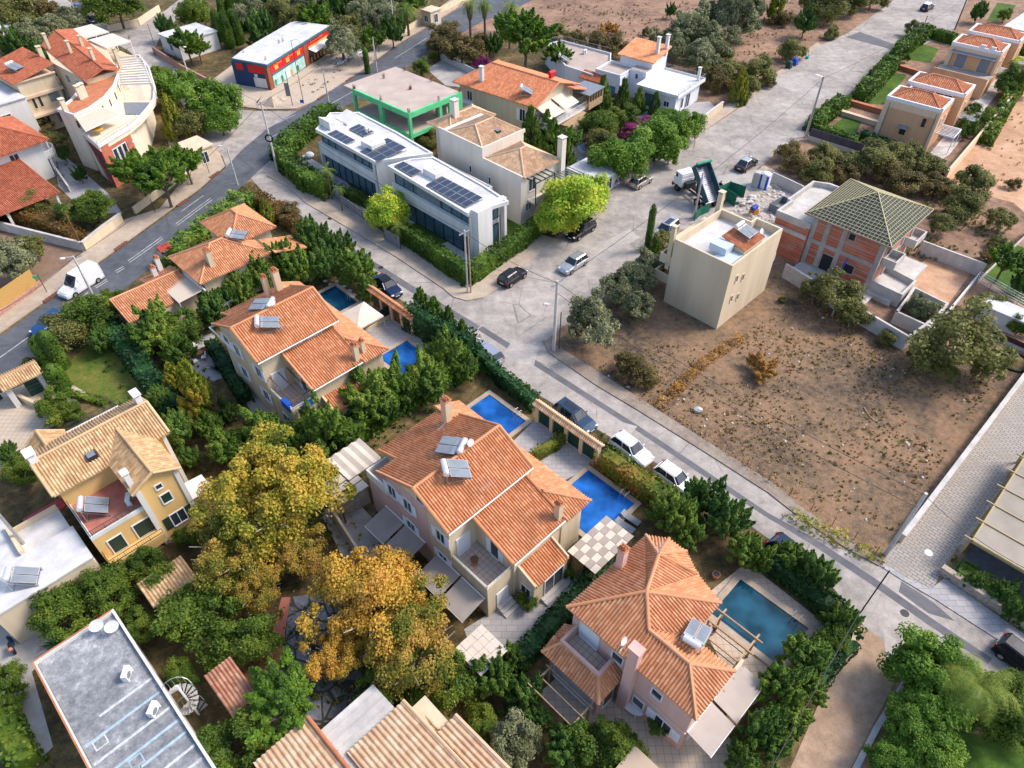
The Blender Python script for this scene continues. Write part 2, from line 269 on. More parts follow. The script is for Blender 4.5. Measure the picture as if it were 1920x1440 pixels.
# ------------------------------------------------------------------ objects
ORG = {}
def tag(o, label=None, cat=None, group=None, kind=None):
 if label: o['label'] = label
 if cat: o['category'] = cat
 if group: o['group'] = group
 if kind: o['kind'] = kind
 return o
def thing(name, label, cat, F=E0, org=(0,0,0), group=None):
 o = bpy.data.objects.new(name, None); COL.objects.link(o); o.empty_display_size = .3
 o.location = F.w(org); o.rotation_euler = (0,0, F.a)
 ORG[o.name] = tuple(org) if len(org) > 2 else (org[0], org[1], 0)
 return tag(o, label, cat, group)
class MB:
 def __init__(s): s.v = []; s.f = []; s.m = []; s.uv = []; s.hasuv = False
 def poly(s, pts, m=0, uv=None):
  i = len(s.v); s.v += [tuple(p) for p in pts]; s.f.append(tuple(range(i, i+len(pts)))); s.m.append(m)
  if uv: s.hasuv = True
  s.uv.append(uv)
 def box(s, x0, x1, y0, y1, z0, z1, m=0):
  if x0 > x1: x0, x1 = x1, x0
  if y0 > y1: y0, y1 = y1, y0
  i = len(s.v)
  s.v += [(x0, y0, z0),(x1, y0, z0),(x1, y1, z0),(x0, y1, z0),(x0, y0, z1),(x1, y0, z1),(x1, y1, z1),(x0, y1, z1)]
  for q in ((0,3,2,1),(4,5,6,7),(0,1,5,4),(1,2,6,5),(2,3,7,6),(3,0,4,7)):
   s.f.append(tuple(i+k for k in q)); s.m.append(m); s.uv.append(None)
 def prism(s, P, z0, z1, m=0, mt=None):
  A = sum(P[k][0]*P[(k+1) % len(P)][1]-P[(k+1) % len(P)][0]*P[k][1] for k in range(len(P)))
  if A < 0: P = P[::-1]
  n = len(P); f0 = z0 if callable(z0) else (lambda p: z0); f1 = z1 if callable(z1) else (lambda p: z1)
  i = len(s.v); s.v += [(p[0], p[1], f0(p)) for p in P]+[(p[0], p[1], f1(p)) for p in P]
  s.f.append(tuple(i+k for k in range(n-1,-1,-1))); s.m.append(m); s.uv.append(None)
  s.f.append(tuple(i+n+k for k in range(n))); s.m.append(m if mt is None else mt); s.uv.append(None)
  for k in range(n):
   s.f.append((i+k, i+(k+1) % n, i+n+(k+1) % n, i+n+k)); s.m.append(m); s.uv.append(None)
 def tube(s, p, q, r, r2=None, n=6, m=0):
  p = Vector(p); q = Vector(q); d = q-p
  if d.length < 1e-6: return
  d.normalize(); r2 = r if r2 is None else r2
  a = Vector((0,0,1)) if abs(d.z) < .9 else Vector((1,0,0)); x = d.cross(a).normalized(); y = d.cross(x)
  i = len(s.v)
  for c, rr in ((p, r),(q, r2)):
   for k in range(n):
    t = 2*math.pi*(k+.5)/n; s.v.append(tuple(c+x*(rr*math.cos(t))+y*(rr*math.sin(t))))
  for k in range(n):
   s.f.append((i+k, i+(k+1) % n, i+n+(k+1) % n, i+n+k)); s.m.append(m); s.uv.append(None)
  s.f.append(tuple(i+k for k in range(n-1,-1,-1))); s.m.append(m); s.uv.append(None)
  s.f.append(tuple(i+n+k for k in range(n))); s.m.append(m); s.uv.append(None)
 def path(s, pts, r, n=6, m=0):
  for a, b in zip(pts, pts[1:]): s.tube(a, b, r, r, n, m)
 def wallpath(s, pts, t, z0, z1, m=0, closed=False):
  """a wall of thickness t along a ground line"""
  pts = list(pts)
  if closed: pts = pts+[pts[0]]
  for k, (a, b) in enumerate(zip(pts, pts[1:])):
   dx, dy = b[0]-a[0], b[1]-a[1]; l = math.hypot(dx, dy)
   if l < 1e-4: continue
   nx, ny = -dy/l*t/2, dx/l*t/2; ex, ey = dx/l*(t/2-.003), dy/l*(t/2-.003)
   e = .001*(k % 3)
   s.prism([(a[0]+nx-ex, a[1]+ny-ey),(a[0]-nx-ex, a[1]-ny-ey),(b[0]-nx+ex, b[1]-ny+ey),(b[0]+nx+ex, b[1]+ny+ey)], z0, z1+e*2, m)
 def sphere(s, c, r, nu=10, nv=6, m=0, jit=0, R=rnd):
  i = len(s.v); rx, ry, rz = r if isinstance(r, tuple) else (r, r, r)
  s.v.append((c[0], c[1], c[2]+rz))
  for a in range(1, nv):
   for b in range(nu):
    th = math.pi*a/nv; ph = 2*math.pi*b/nu; k = 1+(R.uniform(-jit, jit) if jit else 0)
    s.v.append((c[0]+rx*k*math.sin(th)*math.cos(ph), c[1]+ry*k*math.sin(th)*math.sin(ph), c[2]+rz*k*math.cos(th)))
  s.v.append((c[0], c[1], c[2]-rz)); e = len(s.v)-1
  for b in range(nu):
   s.f.append((i, i+1+b, i+1+(b+1) % nu)); s.f.append((e, i+1+(nv-2)*nu+(b+1) % nu, i+1+(nv-2)*nu+b))
   s.m += [m, m]; s.uv += [None, None]
  for a in range(nv-2):
   for b in range(nu):
    s.f.append((i+1+a*nu+b, i+1+(a+1)*nu+b, i+1+(a+1)*nu+(b+1) % nu, i+1+a*nu+(b+1) % nu)); s.m.append(m); s.uv.append(None)
 def rotated(s, i0, c, ang):
  ca, sa = math.cos(ang), math.sin(ang)
  for k in range(i0, len(s.v)):
   x, y, z = s.v[k]; x -= c[0]; y -= c[1]; s.v[k] = (c[0]+x*ca-y*sa, c[1]+x*sa+y*ca, z)
 def build(s, name, mats, parent=None, F=E0, org=None, smooth=False):
  if not isinstance(mats, (list, tuple)): mats = [mats]
  if parent is not None: org = ORG[parent.name]
  if org is None: org = (0,0,0)
  me = bpy.data.meshes.new(name)
  me.from_pydata([(x-org[0], y-org[1], z-org[2]) for x, y, z in s.v], [], s.f)
  for m in mats: me.materials.append(m)
  me.polygons.foreach_set('material_index', s.m)
  if smooth: me.polygons.foreach_set('use_smooth', [True]*len(s.f))
  if s.hasuv:
   ul = me.uv_layers.new(name='UVMap'); flat = []
   for f, u in zip(s.f, s.uv):
    for k in range(len(f)): flat += (u[k] if u else (0,0))
   ul.data.foreach_set('uv', flat)
  me.update()
  o = bpy.data.objects.new(name, me); COL.objects.link(o)
  if parent is not None: o.parent = parent
  else: o.location = F.w(org); o.rotation_euler = (0,0, F.a)
  ORG[o.name] = tuple(org)
  return o
def part(parent, name, m, fn, smooth=False, label=None):
 b = MB(); fn(b); o = b.build(name, m, parent, smooth=smooth)
 if label: o['label'] = label
 return o
def bx(parent, name, m, *a, label=None):
 b = MB()
 for q in ([a] if not isinstance(a[0], (tuple, list)) else a): b.box(*q)
 o = b.build(name, m, parent)
 if label: o['label'] = label
 return o
def struct(name, m, pts, z=0.0, th=None, F=E0, kind='structure'):
 b = MB()
 if th: b.prism(pts, z-th, z)
 else: b.poly([(p[0], p[1], z) for p in (pts if sum(pts[k][0]*pts[(k+1) % len(pts)][1]-pts[(k+1) % len(pts)][0]*pts[k][1] for k in range(len(pts))) > 0 else pts[::-1])])
 o = b.build(name, m, F=F); o['kind'] = kind; return o
# ------------------------------------------------------------------ tiled roofs
PITCH_T = .225
def tile_face(mb, P, m=0, pitch=PITCH_T, h=.085, drop=.12):
 """P: planar polygon, P[0]->P[1] along the eave; laid with real half-round tiles"""
 P = [Vector(p) for p in P]; n = Vector((0,0,0))
 for k in range(len(P)):
  a, b = P[k], P[(k+1) % len(P)]; n += Vector(((a.y-b.y)*(a.z+b.z),(a.z-b.z)*(a.x+b.x),(a.x-b.x)*(a.y+b.y)))
 n.normalize()
 if n.z < 0: n = -n
 u = (P[1]-P[0]).normalized(); w_ = Vector((0,0,1)).cross(n)
 if w_.length > .03: w_.normalize(); u = w_ if w_.dot(u) > 0 else -w_
 v = n.cross(u).normalized(); o = P[0]
 Q = [((p-o).dot(u),(p-o).dot(v)) for p in P]
 if sum(q[1] for q in Q) < 0:
  u = -u; v = -v; Q = [(-a, -b) for a, b in Q]
 u0 = min(q[0] for q in Q); u1 = max(q[0] for q in Q)
 prof = ((0,0),(.12,.72),(.32,1),(.52,.72),(.64,0),(.82,-.28))
 us = set(round(q[0], 4) for q in Q)
 k = math.floor(u0/pitch)-1
 while k*pitch <= u1:
  for t, _ in prof:
   x = round((k+t)*pitch, 4)
   if u0 < x < u1: us.add(x)
  k += 1
 us = sorted(us)
 def hh(x):
  t = (x/pitch) % 1.0
  for a, b in zip(prof, prof[1:]):
   if a[0] <= t <= b[0]: return h*(a[1]+(b[1]-a[1])*(t-a[0])/(b[0]-a[0]))
  return -.28*h*(1-(t-.82)/.18) if t > .82 else 0
 def span(x):
  lo, hi = 1e9,-1e9
  for a, b in zip(Q, Q[1:]+Q[:1]):
   if abs(a[0]-b[0]) < 1e-5:
    if abs(a[0]-x) < 1e-4: lo = min(lo, a[1], b[1]); hi = max(hi, a[1], b[1])
    continue
   if min(a[0], b[0])-1e-5 <= x <= max(a[0], b[0])+1e-5:
    y = a[1]+(b[1]-a[1])*(x-a[0])/(b[0]-a[0]); lo = min(lo, y); hi = max(hi, y)
  return lo, hi
 pr = None
 for x in us:
  e = 1e-4 if x == us[0] else (-1e-4 if x == us[-1] else 0)
  lo, hi = span(x+e)
  if lo > hi: continue
  H = hh(x)
  cur = (x, lo, hi, o+u*x+v*lo+n*H, o+u*x+v*hi+n*H, o+u*x+v*lo-Vector((0,0, drop)))
  if pr:
   tu = ((pr[0]+x)/2)/pitch
   mb.poly([pr[3], cur[3], cur[4], pr[4]], m, [(tu, pr[1]),(tu, cur[1]),(tu, cur[2]),(tu, pr[2])])
   mb.poly([pr[5], cur[5], cur[3], pr[3]], m, [(tu, 0)]*4)
  pr = cur
 mb.poly([p-Vector((0,0, drop)) for p in P], m, [(0,0)]*len(P))
 for a, b in zip(P[1:], P[2:]+P[:1]):
  mb.poly([a-Vector((0,0, drop)), b-Vector((0,0, drop)), b, a], m, [(0,0)]*4)
def ridge_cap(mb, p, q, m=0, r=.13):
 mb.tube(Vector(p)+Vector((0,0,.03)), Vector(q)+Vector((0,0,.03)), r, r, 8, m)
 for k in range(len(mb.uv)-10, len(mb.uv)):
  mb.uv[k] = [(rnd.random()*9,0)]*len(mb.f[k])
 mb.hasuv = True
def roof(parent, faces, caps, m, mcap=None, name='roof', pitch=PITCH_T):
 b = MB()
 for f in faces: tile_face(b, f, pitch=pitch)
 r = b.build(name, m, parent)
 if caps:
  c = MB()
  for p, q in caps: ridge_cap(c, p, q)
  c.build('ridge_cap', mcap or m, r)
 return r
def hip(u0, u1, v0, v1, ze, zr, axis='u', h0=None, h1=None, vm=None):
 """faces + caps of a hipped or gabled roof; h0/h1 hip insets (0 = gable)"""
 if axis == 'u':
  vm = (v0+v1)/2 if vm is None else vm
  h0 = (v1-v0)/2 if h0 is None else h0; h1 = (v1-v0)/2 if h1 is None else h1
  A, B = (u0+h0, vm, zr),(u1-h1, vm, zr)
  a, b, c, d = (u0, v0, ze),(u1, v0, ze),(u1, v1, ze),(u0, v1, ze)
  fs = [[a, b, B, A], [c, d, A, B]]; cp = [(A, B)]
  if math.dist(A, B) < .05: fs = [[a, b, A], [c, d, A]]; cp = []; B = A
  if h0 > .01: fs.append([d, a, A]); cp += [(a, A),(d, A)]
  else: cp += [(a, A),(d, A)]
  if h1 > .01: fs.append([b, c, B]); cp += [(b, B),(c, B)]
  else: cp += [(b, B),(c, B)]
  return fs, cp
 sw = lambda p: (p[1], p[0], p[2])
 fs, cp = hip(v0, v1, u0, u1, ze, zr, 'u', h0, h1, vm)
 return [[sw(p) for p in f] for f in fs], [(sw(p), sw(q)) for p, q in cp]
# ------------------------------------------------------------------ openings
def opening(parent, axis, c, sg, t, z, w, h, kind='window', fm=None, pm=None, shut=None, sill=True, nm='window', mull=True):
 """window or door on the wall plane axis=c, outward sign sg, centred t,z"""
 fm = fm or M_whitep; pm = pm or M_glass
 b = MB(); fw = .09
 def B(t0, t1, z0, z1, d0, d1, bb):
  if axis == 'u': bb.box(c+sg*d0, c+sg*d1, t0, t1, z0, z1)
  else: bb.box(t0, t1, c+sg*d0, c+sg*d1, z0, z1)
 B(t-w/2-fw, t-w/2, z-h/2-fw, z+h/2+fw, -.05,.07, b); B(t+w/2, t+w/2+fw, z-h/2-fw, z+h/2+fw, -.05,.07, b)
 B(t-w/2, t+w/2, z+h/2, z+h/2+fw, -.05,.068, b); B(t-w/2, t+w/2, z-h/2-fw, z-h/2,-.05,.10 if sill else .068, b)
 if mull and w > .8 and kind == 'window': B(t-.03, t+.03, z-h/2, z+h/2,.012,.04, b)
 f = b.build(nm, fm, parent)
 p = MB(); B(t-w/2, t+w/2, z-h/2, z+h/2,-.04,.012, p)
 p.build('pane' if kind == 'window' else 'panel', pm, f)
 if shut:
  sw_ = w/2
  for k in (-1,1):
   q = MB()
   t0 = t+k*(w/2+fw+.01); t1 = t0+k*sw_
   B(min(t0, t1), max(t0, t1), z-h/2, z+h/2,.005,.055, q)
   for j in range(int(h/.18)):
    B(min(t0, t1)+.05, max(t0, t1)-.05, z-h/2+.06+j*.18, z-h/2+.12+j*.18,.055,.075, q)
   q.build('shutter', shut, f)
 return f
def rail(parent, pts, z, h=1.0, m=None, name='railing', step=.16, bars=True, rr=.02):
 m = m or M_dark; b = MB()
 for (p, q) in zip(pts, pts[1:]):
  l = math.dist(p, q); n = max(1, int(l/step))
  b.tube((p[0], p[1], z+h),(q[0], q[1], z+h), rr*1.3, n=5); b.tube((p[0], p[1], z+.1),(q[0], q[1], z+.1), rr, n=4)
  if bars:
   for k in range(n+1):
    t = k/n; x = p[0]+(q[0]-p[0])*t; y = p[1]+(q[1]-p[1])*t
    b.tube((x, y, z),(x, y, z+h), rr*(1.3 if k % 6 == 0 else .55), n=4)
 return b.build(name, m, parent)
# GROUND
C3 = lambda *h: tuple(lin((int(x[0:2], 16)/255, int(x[2:4], 16)/255, int(x[4:6], 16)/255)) for x in h)
M_soil = groundmat('dry_soil', C3('5c4a3e', '7c6454', '957864', 'a88c76'),(.10,.9,6), bump=.9)
M_lot = groundmat('dry_grass_lot', C3('40372f', '594d41', '715f4d', '836c55', '8f7059', '9c8563'),(.13,1.6,7), bump=1.4)
M_sand = groundmat('pale_sandy_soil', C3('97765e', 'b58f72', 'c8a68a'),(.08,.7,5), bump=.6)
M_roofgrey = groundmat('grey_roof_felt', C3('62666a', '74777b', '84878a', '989a9e', 'b8babc'),(.35,1.8,5),.9,.2)
M_gsoil = groundmat('garden_soil', C3('3a3624', '4c442e', '6a5a3c', '80704c'),(.3,1.4,7), bump=.8)
M_asph = groundmat('dark_tarmac', C3('474b52', '565a61', '666a70'),(.15,.9,14),.9,.15)
M_asphl = groundmat('grey_tarmac', C3('7c7773', '918b86', 'a49d97', 'b5ada6'),(.12,.8,12),.9,.15)
cracked(M_asphl, (.12,.11,.10)); cracked(M_asph, (.045,.045,.05),.18)
M_crazy = cellmat('crazy_paving', C3('5c6470', '747a84', '8a8c90'),(.06,.055,.05),.75,.07)
M_walk = groundmat('pale_pavement', C3('96887a', 'a89a8a', 'b8aa99'),(.2,1.2,10),.9,.2)
M_patch = groundmat('trench_patch', C3('5b5b5d', '65656a', '707073'),(.3,1.5,14),.9,.15)
M_lawn = groundmat('green_lawn', C3('324a1a', '425c20', '567228'),(.3,1.5,9),.95,.6)
M_lawnd = groundmat('patchy_lawn', C3('34501c', '4c6426', '6a6c30', '837748'),(.2,1., 8),.95,.6)
M_dirt = groundmat('dirt_lane_surface', C3('84705e', 'a08974', 'b8a08a'),(.15,.9,10),.95,.3)
M_brownpave = groundmat('brown_pavement', C3('6f5a4c', '7e6858', '8f7765'),(.25,1.2,10),.9,.2)
M_kerb = mat('kerb_stone', (.50,.47,.43),(.38,.36,.33),2,.9)
GP = lambda pts, z=0: [G(x, y, z) for x, y in pts]
struct('ground', M_soil, [(-500,-120),(500,-120),(500,700),(-500,700)], 0.0)
def sheet(name, m, pts, z): return struct(name, m, GP(pts), z)
# planted quarter with the villas
sheet('garden_soil', M_gsoil, [(-300,560),(0,600),(260,400),(470,340),(880,590),(1100,740),(1420,940),(1600,1090),(1600,1180),(1420,1600),(-500,1700)], .006)
sheet('garden_soil', M_gsoil, [(-200,300),(0,210),(60,-30),(920,-30),(650,150),(480,240),(420,330),(200,490),(0,640),(-200,760)], .007)
sheet('garden_soil', M_gsoil, [(500,305),(620,190),(800,110),(960,60),(1100,60),(1150,180),(1330,240),(1140,345),(1040,445),(960,520),(880,560),(800,520)], .008)
sheet('empty_lot', M_lot, [(1030,655),(1150,540),(1240,560),(1480,490),(1700,640),(1925,690),(1685,1012),(1648,1052),(1440,925),(1120,716)], .010)
sheet('sandy_field', M_sand, [(1765,345),(1930,130),(2150,200),(2200,520),(1990,460),(1900,380)], .009)
sheet('sandy_field', M_soil, [(985,20),(1110,-40),(1560,-60),(1640,20),(1570,75),(1400,180),(1330,200),(1250,110),(1060,75)], .011)
# roads
sheet('main_road', M_asph, [(-220,785),(0,632),(112,550),(200,486),(375,358),(420,318),(455,280),(500,243),(560,207),(660,147),(745,86),(862,15),(950,-40),(1075,-40),(960,20),(905,40),(812,92),(767,125),(690,178),(600,225),(540,262),(505,300),(470,335),(430,374),(300,488),(190,578),(60,687),(-40,765),(-220,915)], .040)
sheet('street', M_asphl, [(470,334),(508,300),(540,345),(572,375),(652,422),(740,475),(830,535),(850,552),(875,560),(905,553),(950,524),(975,500),(1042,450),(1140,345),(1220,300),(1310,253),(1370,214),(1440,160),(1540,85),(1590,62),(1677,0),(1750,-60),(1900,-60),(1815,0),(1792,50),(1777,67),(1677,105),(1640,135),(1590,178),(1510,258),(1470,275),(1432,308),(1407,325),(1382,343),(1340,400),(1290,430),(1235,440),(1190,490),(1140,552),(1060,610),(1022,640),(1030,660),(1120,722),(1197,768),(1325,848),(1440,921),(1502,970),(1590,1028),(1650,1058),(1687,1082),(1755,1122),(1902,1217),(2000,1280),(2000,1400),(1850,1290),(1710,1240),(1620,1175),(1560,1100),(1440,1010),(1330,930),(1250,880),(1110,800),(1000,735),(900,660),(850,625),(770,575),(705,530),(630,480),(560,425),(525,395)], .030)
sheet('side_road', M_asphl, [(395,345),(425,315),(418,295),(370,240),(320,160),(262,112),(240,95),(180,60),(150,35),(60,10),(60,-20),(110,-10),(170,28),(215,52),(262,45),(310,20),(335,0),(350,-30),(430,-30),(372,5),(325,42),(300,70),(290,92),(340,130),(400,165),(440,205),(480,208),(560,209),(500,248),(455,285),(420,325)], .025)
sheet('dirt_lane', M_dirt, [(1615,1172),(1600,1215),(1560,1262),(1482,1440),(1425,1560),(1540,1560),(1595,1440),(1677,1280),(1712,1240)], .035)
sheet('paved_lane', M_lane, [(1650,1057),(1685,1016),(1915,712),(2060,520),(2150,640),(2000,740),(1900,882),(1770,1062),(1745,1112)], .036)
sheet('trench_patch', M_patch, [(895,618),(905,612),(1074,720),(1194,797),(1320,881),(1440,962),(1530,1012),(1645,1088),(1750,1162),(1860,1235),(1852,1246),(1740,1172),(1636,1098),(1520,1020),(1432,967),(1312,888),(1186,803),(1066,727)], .036)
sheet('trench_patch', M_patch, [(520,378),(560,400),(640,452),(700,490),(780,540),(900,612),(892,620),(770,548),(690,496),(632,458),(552,408),(514,386)], .036)
def patch(pts, m=None, z=.038): return sheet('road_patch', m or M_patch, pts, z)
patch([(1585,70),(1612,60),(1700,92),(1690,98)]); patch([(1440,152),(1475,140),(1560,175),(1530,190)], M_lightp := groundmat('pale_road_patch', C3('958f8a', 'a5a09b', 'b4afaa'),(.4,2,12),.9,.2)); patch([(1345,330),(1420,318),(1405,345),(1362,362)], M_lightp); patch([(530,378),(556,366),(602,398),(575,412)], M_lightp); patch([(1160,790),(1195,800),(1180,818),(1150,808)], M_lightp); patch([(1690,1090),(1750,1130),(1790,1165),(1740,1150),(1685,1110)], M_patch); patch([(1655,1180),(1680,1200),(1676,1245),(1662,1240)], M_lightp); patch([(960,640),(1010,650),(1000,690),(940,670)], M_lightp); patch([(1100,470),(1180,430),(1200,445),(1130,490)], M_lightp)
# pavements and kerbs
def pavement(m, pts, z=.13): return struct('pavement', m, GP(pts), z, .2)
pavement(M_walk, [(-220,778),(0,626),(112,546),(200,482),(375,354),(422,312),(416,296),(392,282),(350,330),(300,392),(228,415),(165,467),(90,525),(0,590),(-220,735)])
pavement(M_walk, [(480,204),(490,206),(555,205),(587,192),(660,145),(745,84),(862,12),(945,-42),(905,-42),(800,32),(742,64),(700,92),(700,105),(640,92),(612,105),(505,165),(440,140),(400,150),(440,200)])
pavement(M_walk, [(512,303),(500,330),(540,351),(572,381),(652,428),(740,481),(830,541),(850,558),(875,565),(908,559),(955,528),(980,500),(1046,450),(1010,440),(960,480),(900,530),(870,535),(790,480),(660,400),(560,330),(530,300)])
pavement(M_walk, [(1190,322),(1310,253),(1370,212),(1440,160),(1540,85),(1532,80),(1425,160),(1350,205),(1300,245),(1185,315)])
pavement(groundmat('rough_kerb_concrete', C3('766a60', '8c8074', '9e9488'),(.4,2,10),.9,.5), [(1018,640),(1028,662),(1120,725),(1197,771),(1325,851),(1440,925),(1502,974),(1590,1032),(1647,1062),(1652,1050),(1600,1018),(1510,958),(1445,905),(1330,832),(1205,752),(1125,700),(1045,650),(1030,638)])
pavement(M_pave, [(1650,1062),(1687,1086),(1755,1126),(1902,1221),(2010,1290),(2010,1240),(1920,1190),(1770,1085),(1745,1105),(1700,1085),(1655,1056)], .10)
# pale driveways, terraces and lawns
sheet('driveway', M_brownpave, [(-200,330),(0,425),(155,468),(90,525),(0,588),(-200,720)], .014)
sheet('lawn', M_lawnd, [(120,690),(160,650),(215,640),(290,700),(330,780),(270,800),(200,745),(120,725)], .02)
sheet('forecourt', M_paveb, [(-80,760),(10,735),(95,700),(160,735),(110,790),(40,850),(-20,900),(-120,900)], .024)
for p in ([(1470,1500),(1260,1260),(1150,1180),(1010,1300),(1180,1460)],): sheet('terrace', M_paveb, p, .022)
sheet('terrace', M_pave, [(870,1180),(950,1130),(1090,1080),(1110,1100),(960,1225),(900,1260)], .024)
sheet('terrace', M_pave, [(1020,770),(1120,870),(1060,900),(1090,935),(1010,950),(940,870),(960,830)], .023)
sheet('terrace', M_pave, [(700,580),(775,600),(800,660),(720,680),(640,640),(660,600)], .023)
sheet('terrace', M_paveb, [(1330,1110),(1400,1055),(1560,1180),(1460,1290),(1400,1330),(1330,1200)], .023)
sheet('terrace', M_concl, [(740,400),(760,385),(905,470),(890,500)], .026)
sheet('lawn', M_lawn, [(770,420),(800,415),(850,450),(820,460)], .028)
sheet('lawn', M_lawn, [(905,470),(960,440),(985,420),(1000,400),(960,380),(935,440)], .028)
sheet('crazy_paved_path', M_crazy, [(545,1120),(620,1110),(740,1200),(680,1330),(600,1360),(510,1350),(525,1250)], .021); sheet('brick_path', M_redtile, [(513,1180),(528,1120),(545,1120),(524,1250),(495,1330),(480,1320)], .024)
sheet('courtyard', M_conc, [(-60,1130),(60,1170),(130,1190),(60,1260),(100,1400),(60,1440),(-60,1300)], .02)
sheet('courtyard', M_conc, [(600,960),(660,930),(760,1040),(740,1080),(660,1080)], .02)
sheet('yard', M_pave, [(570,290),(640,330),(700,400),(650,420),(560,360),(545,310)], .022)
sheet('lawn', M_lawn, [(1690,110),(1720,80),(1760,92),(1745,118)], .03)
sheet('lawn', M_lawn, [(1620,195),(1665,135),(1700,140),(1665,195)], .03)
sheet('lawn', M_lawn, [(1555,240),(1590,215),(1615,230),(1600,262)], .03)
sheet('lawn', M_lawn, [(1830,510),(1880,450),(1960,480),(1990,560),(1930,580)], .03)
sheet('lawn', M_lawn, [(1850,40),(1870,5),(1905,10),(1885,36)], .03)
sheet('terrace', M_concl, [(1700,340),(1780,290),(1960,60),(1910,90),(1800,220)], .026)
sheet('forecourt', M_paveb, [(480,195),(505,165),(600,120),(660,92),(690,100),(745,84),(660,145),(587,192),(555,205)], .15)
sheet('forecourt', M_paveb, [(400,150),(440,120),(470,145),(500,168),(480,200),(440,198)], .15)
sheet('yard', M_paveb, [(310,250),(350,235),(420,280),(395,330),(340,350)], .022)
sheet('courtyard', M_pave, [(95,280),(130,300),(200,360),(230,400),(160,400),(110,350)], .022)
sheet('yard', M_conc, [(800,130),(850,100),(900,140),(870,165),(835,160)], .022)
sheet('yard', M_pave, [(1190,220),(1230,200),(1330,190),(1345,205),(1290,240)], .022)
sheet('yard', M_pave, [(1050,260),(1120,270),(1110,310),(1060,300)], .022)
sheet('building_yard', groundmat('rubble_ground', C3('7d7268', '9a8d80', 'b5aaa0', 'cfc8c2'),(.4,2,9),.95,1), [(1340,400),(1432,310),(1475,330),(1540,350),(1450,420),(1400,410)], .032)
sheet('yard', M_sand, [(1690,520),(1760,470),(1830,500),(1740,620),(1690,600)], .024)
sheet('pond_bed', M_gsoil, [(1860,665),(1935,665),(1935,700),(1870,700)], .02)
sheet('lawn', M_lawn, [(1740,1400),(1790,1370),(1960,1400),(1990,1500),(1720,1520)], .028)
sheet('terrace', M_pave, [(330,640),(400,625),(440,700),(400,715),(345,690)], .022); sheet('terrace', M_conc, [(420,690),(445,690),(560,840),(520,850)], .022)
# road markings
def marks(segs, w=.13, z=.048):
 for a, b in segs:
  A = G(*a); B = G(*b); dx, dy = B[0]-A[0], B[1]-A[1]; l = math.hypot(dx, dy); nx, ny = -dy/l*w/2, dx/l*w/2
  struct('road_marking', M_mark, [(A[0]-nx, A[1]-ny),(B[0]-nx, B[1]-ny),(B[0]+nx, B[1]+ny),(A[0]+nx, A[1]+ny)], z)
M_mark = mat('worn_road_paint', (.48,.48,.46),(.25,.25,.26),2,.8, detail=6)
marks([((0,671),(53,633)),((178,538),(200,524)),((180,541),(202,527)),((216,509),(232,500)),((219,512),(234,503)),((240,490),(303,445)),((243,493),(306,448)),((330,420),(395,372)),((333,423),(398,375)),((340,397),(382,367)),((480,250),(555,215)),((500,262),(520,252)),((560,230),(700,150)),((740,110),(800,72)),((150,560),(165,549))])
# manholes and drains
for i, (x, y) in enumerate([(619,410),(714,502),(1696,1150),(1860,778),(1741,1037),(868,536)]):
 b = MB(); c = G(x, y); b.prism([(c[0]+.33*math.cos(k*math.pi/6), c[1]+.33*math.sin(k*math.pi/6)) for k in range(12)], .0,.045 if i < 5 else .16)
 o = b.build('manhole_cover', M_steel if i == 4 else M_dark); tag(o, ['round dark manhole cover in the street beside the modern houses', 'round manhole cover in the street left of the clipped hedge', 'round manhole cover in the junction beside the dirt lane', 'small cover on the paved lane near its upper end', 'pale cover on the lower end of the paved lane', 'dark cover on the pavement corner by the twin pole'][i], 'manhole cover', 'manhole covers in the streets')
for i, (x, y, dx, dy) in enumerate([(387,560-360+0,0,0)]): pass
dr = [(97,558, 'drain grate in the kerb beside the white van'),(228,462, 'drain grate in the kerb ahead of the white van'),(343,381, 'drain grate in the kerb below the round corner trees'),(403,329, 'drain grate in the kerb at the mouth of the side road'),(603,183, 'drain grate in the kerb in front of the bare pole'),(656,149, 'drain grate in the kerb behind the green frame building')]
for i, (x, y, l) in enumerate(dr):
 c = G(x, y); b = MB(); F = Fr(68); c = F.loc(*c); b.box(c[0]-1.1, c[0]+1.1, c[1]-.25, c[1]+.25,0,.145)
 for k in range(5): b.box(c[0]-1+k*.42, c[0]-.8+k*.42, c[1]-.3, c[1]+.3,.1,.16)
 tag(b.build('drain_grate', M_rust, F=F, org=(c[0], c[1], 0)), l, 'drain', 'drain grates along the main road')
# ------------------------------------------------------------------ pools
def pool(u0, u1, v0, v1, label, wm=None, rim=.45, F=K, deck=None):
 t = thing('swimming_pool', label, 'pool', F, ((u0+u1)/2,(v0+v1)/2,0), 'private swimming pools')
 b = MB(); r = rim
 b.box(u0-r, u1+r, v0-r, v0,0,.18); b.box(u0-r, u1+r, v1, v1+r, 0,.18); b.box(u0-r, u0, v0, v1,0,.178); b.box(u1, u1+r, v0, v1,0,.178)
 b.build('coping', deck or M_walk, t)
 w = MB(); w.box(u0, u1, v0, v1,.03,.09); w.build('water', wm or M_pw, t)
 l = MB(); x = u1-.5
 for s in (0,.5): l.path([(x, v0+.8+s, .1),(x, v0+.8+s, .9),(x+.3, v0+.8+s, 1.0),(x+.7, v0+.8+s, .9),(x+.7, v0+.8+s, .15)], .025)
 l.build('ladder', M_steel, t)
 return t
pool(30.2,33.6,31.7,36.8, 'bright blue pool behind the upper right corner of the large orange roofed duplex')
pool(28.0,33.3,18.4,23.6, 'bright blue pool beside the checkered pergola')
pool(30.2,33.3,58.2,62.7, 'dark teal pool in the shade of the tall hedge trees', M_pw2)
pool(29.2,33.0,44.0,49.0, 'deep blue pool right of the grey terrace with the tiled gate', M_pw)
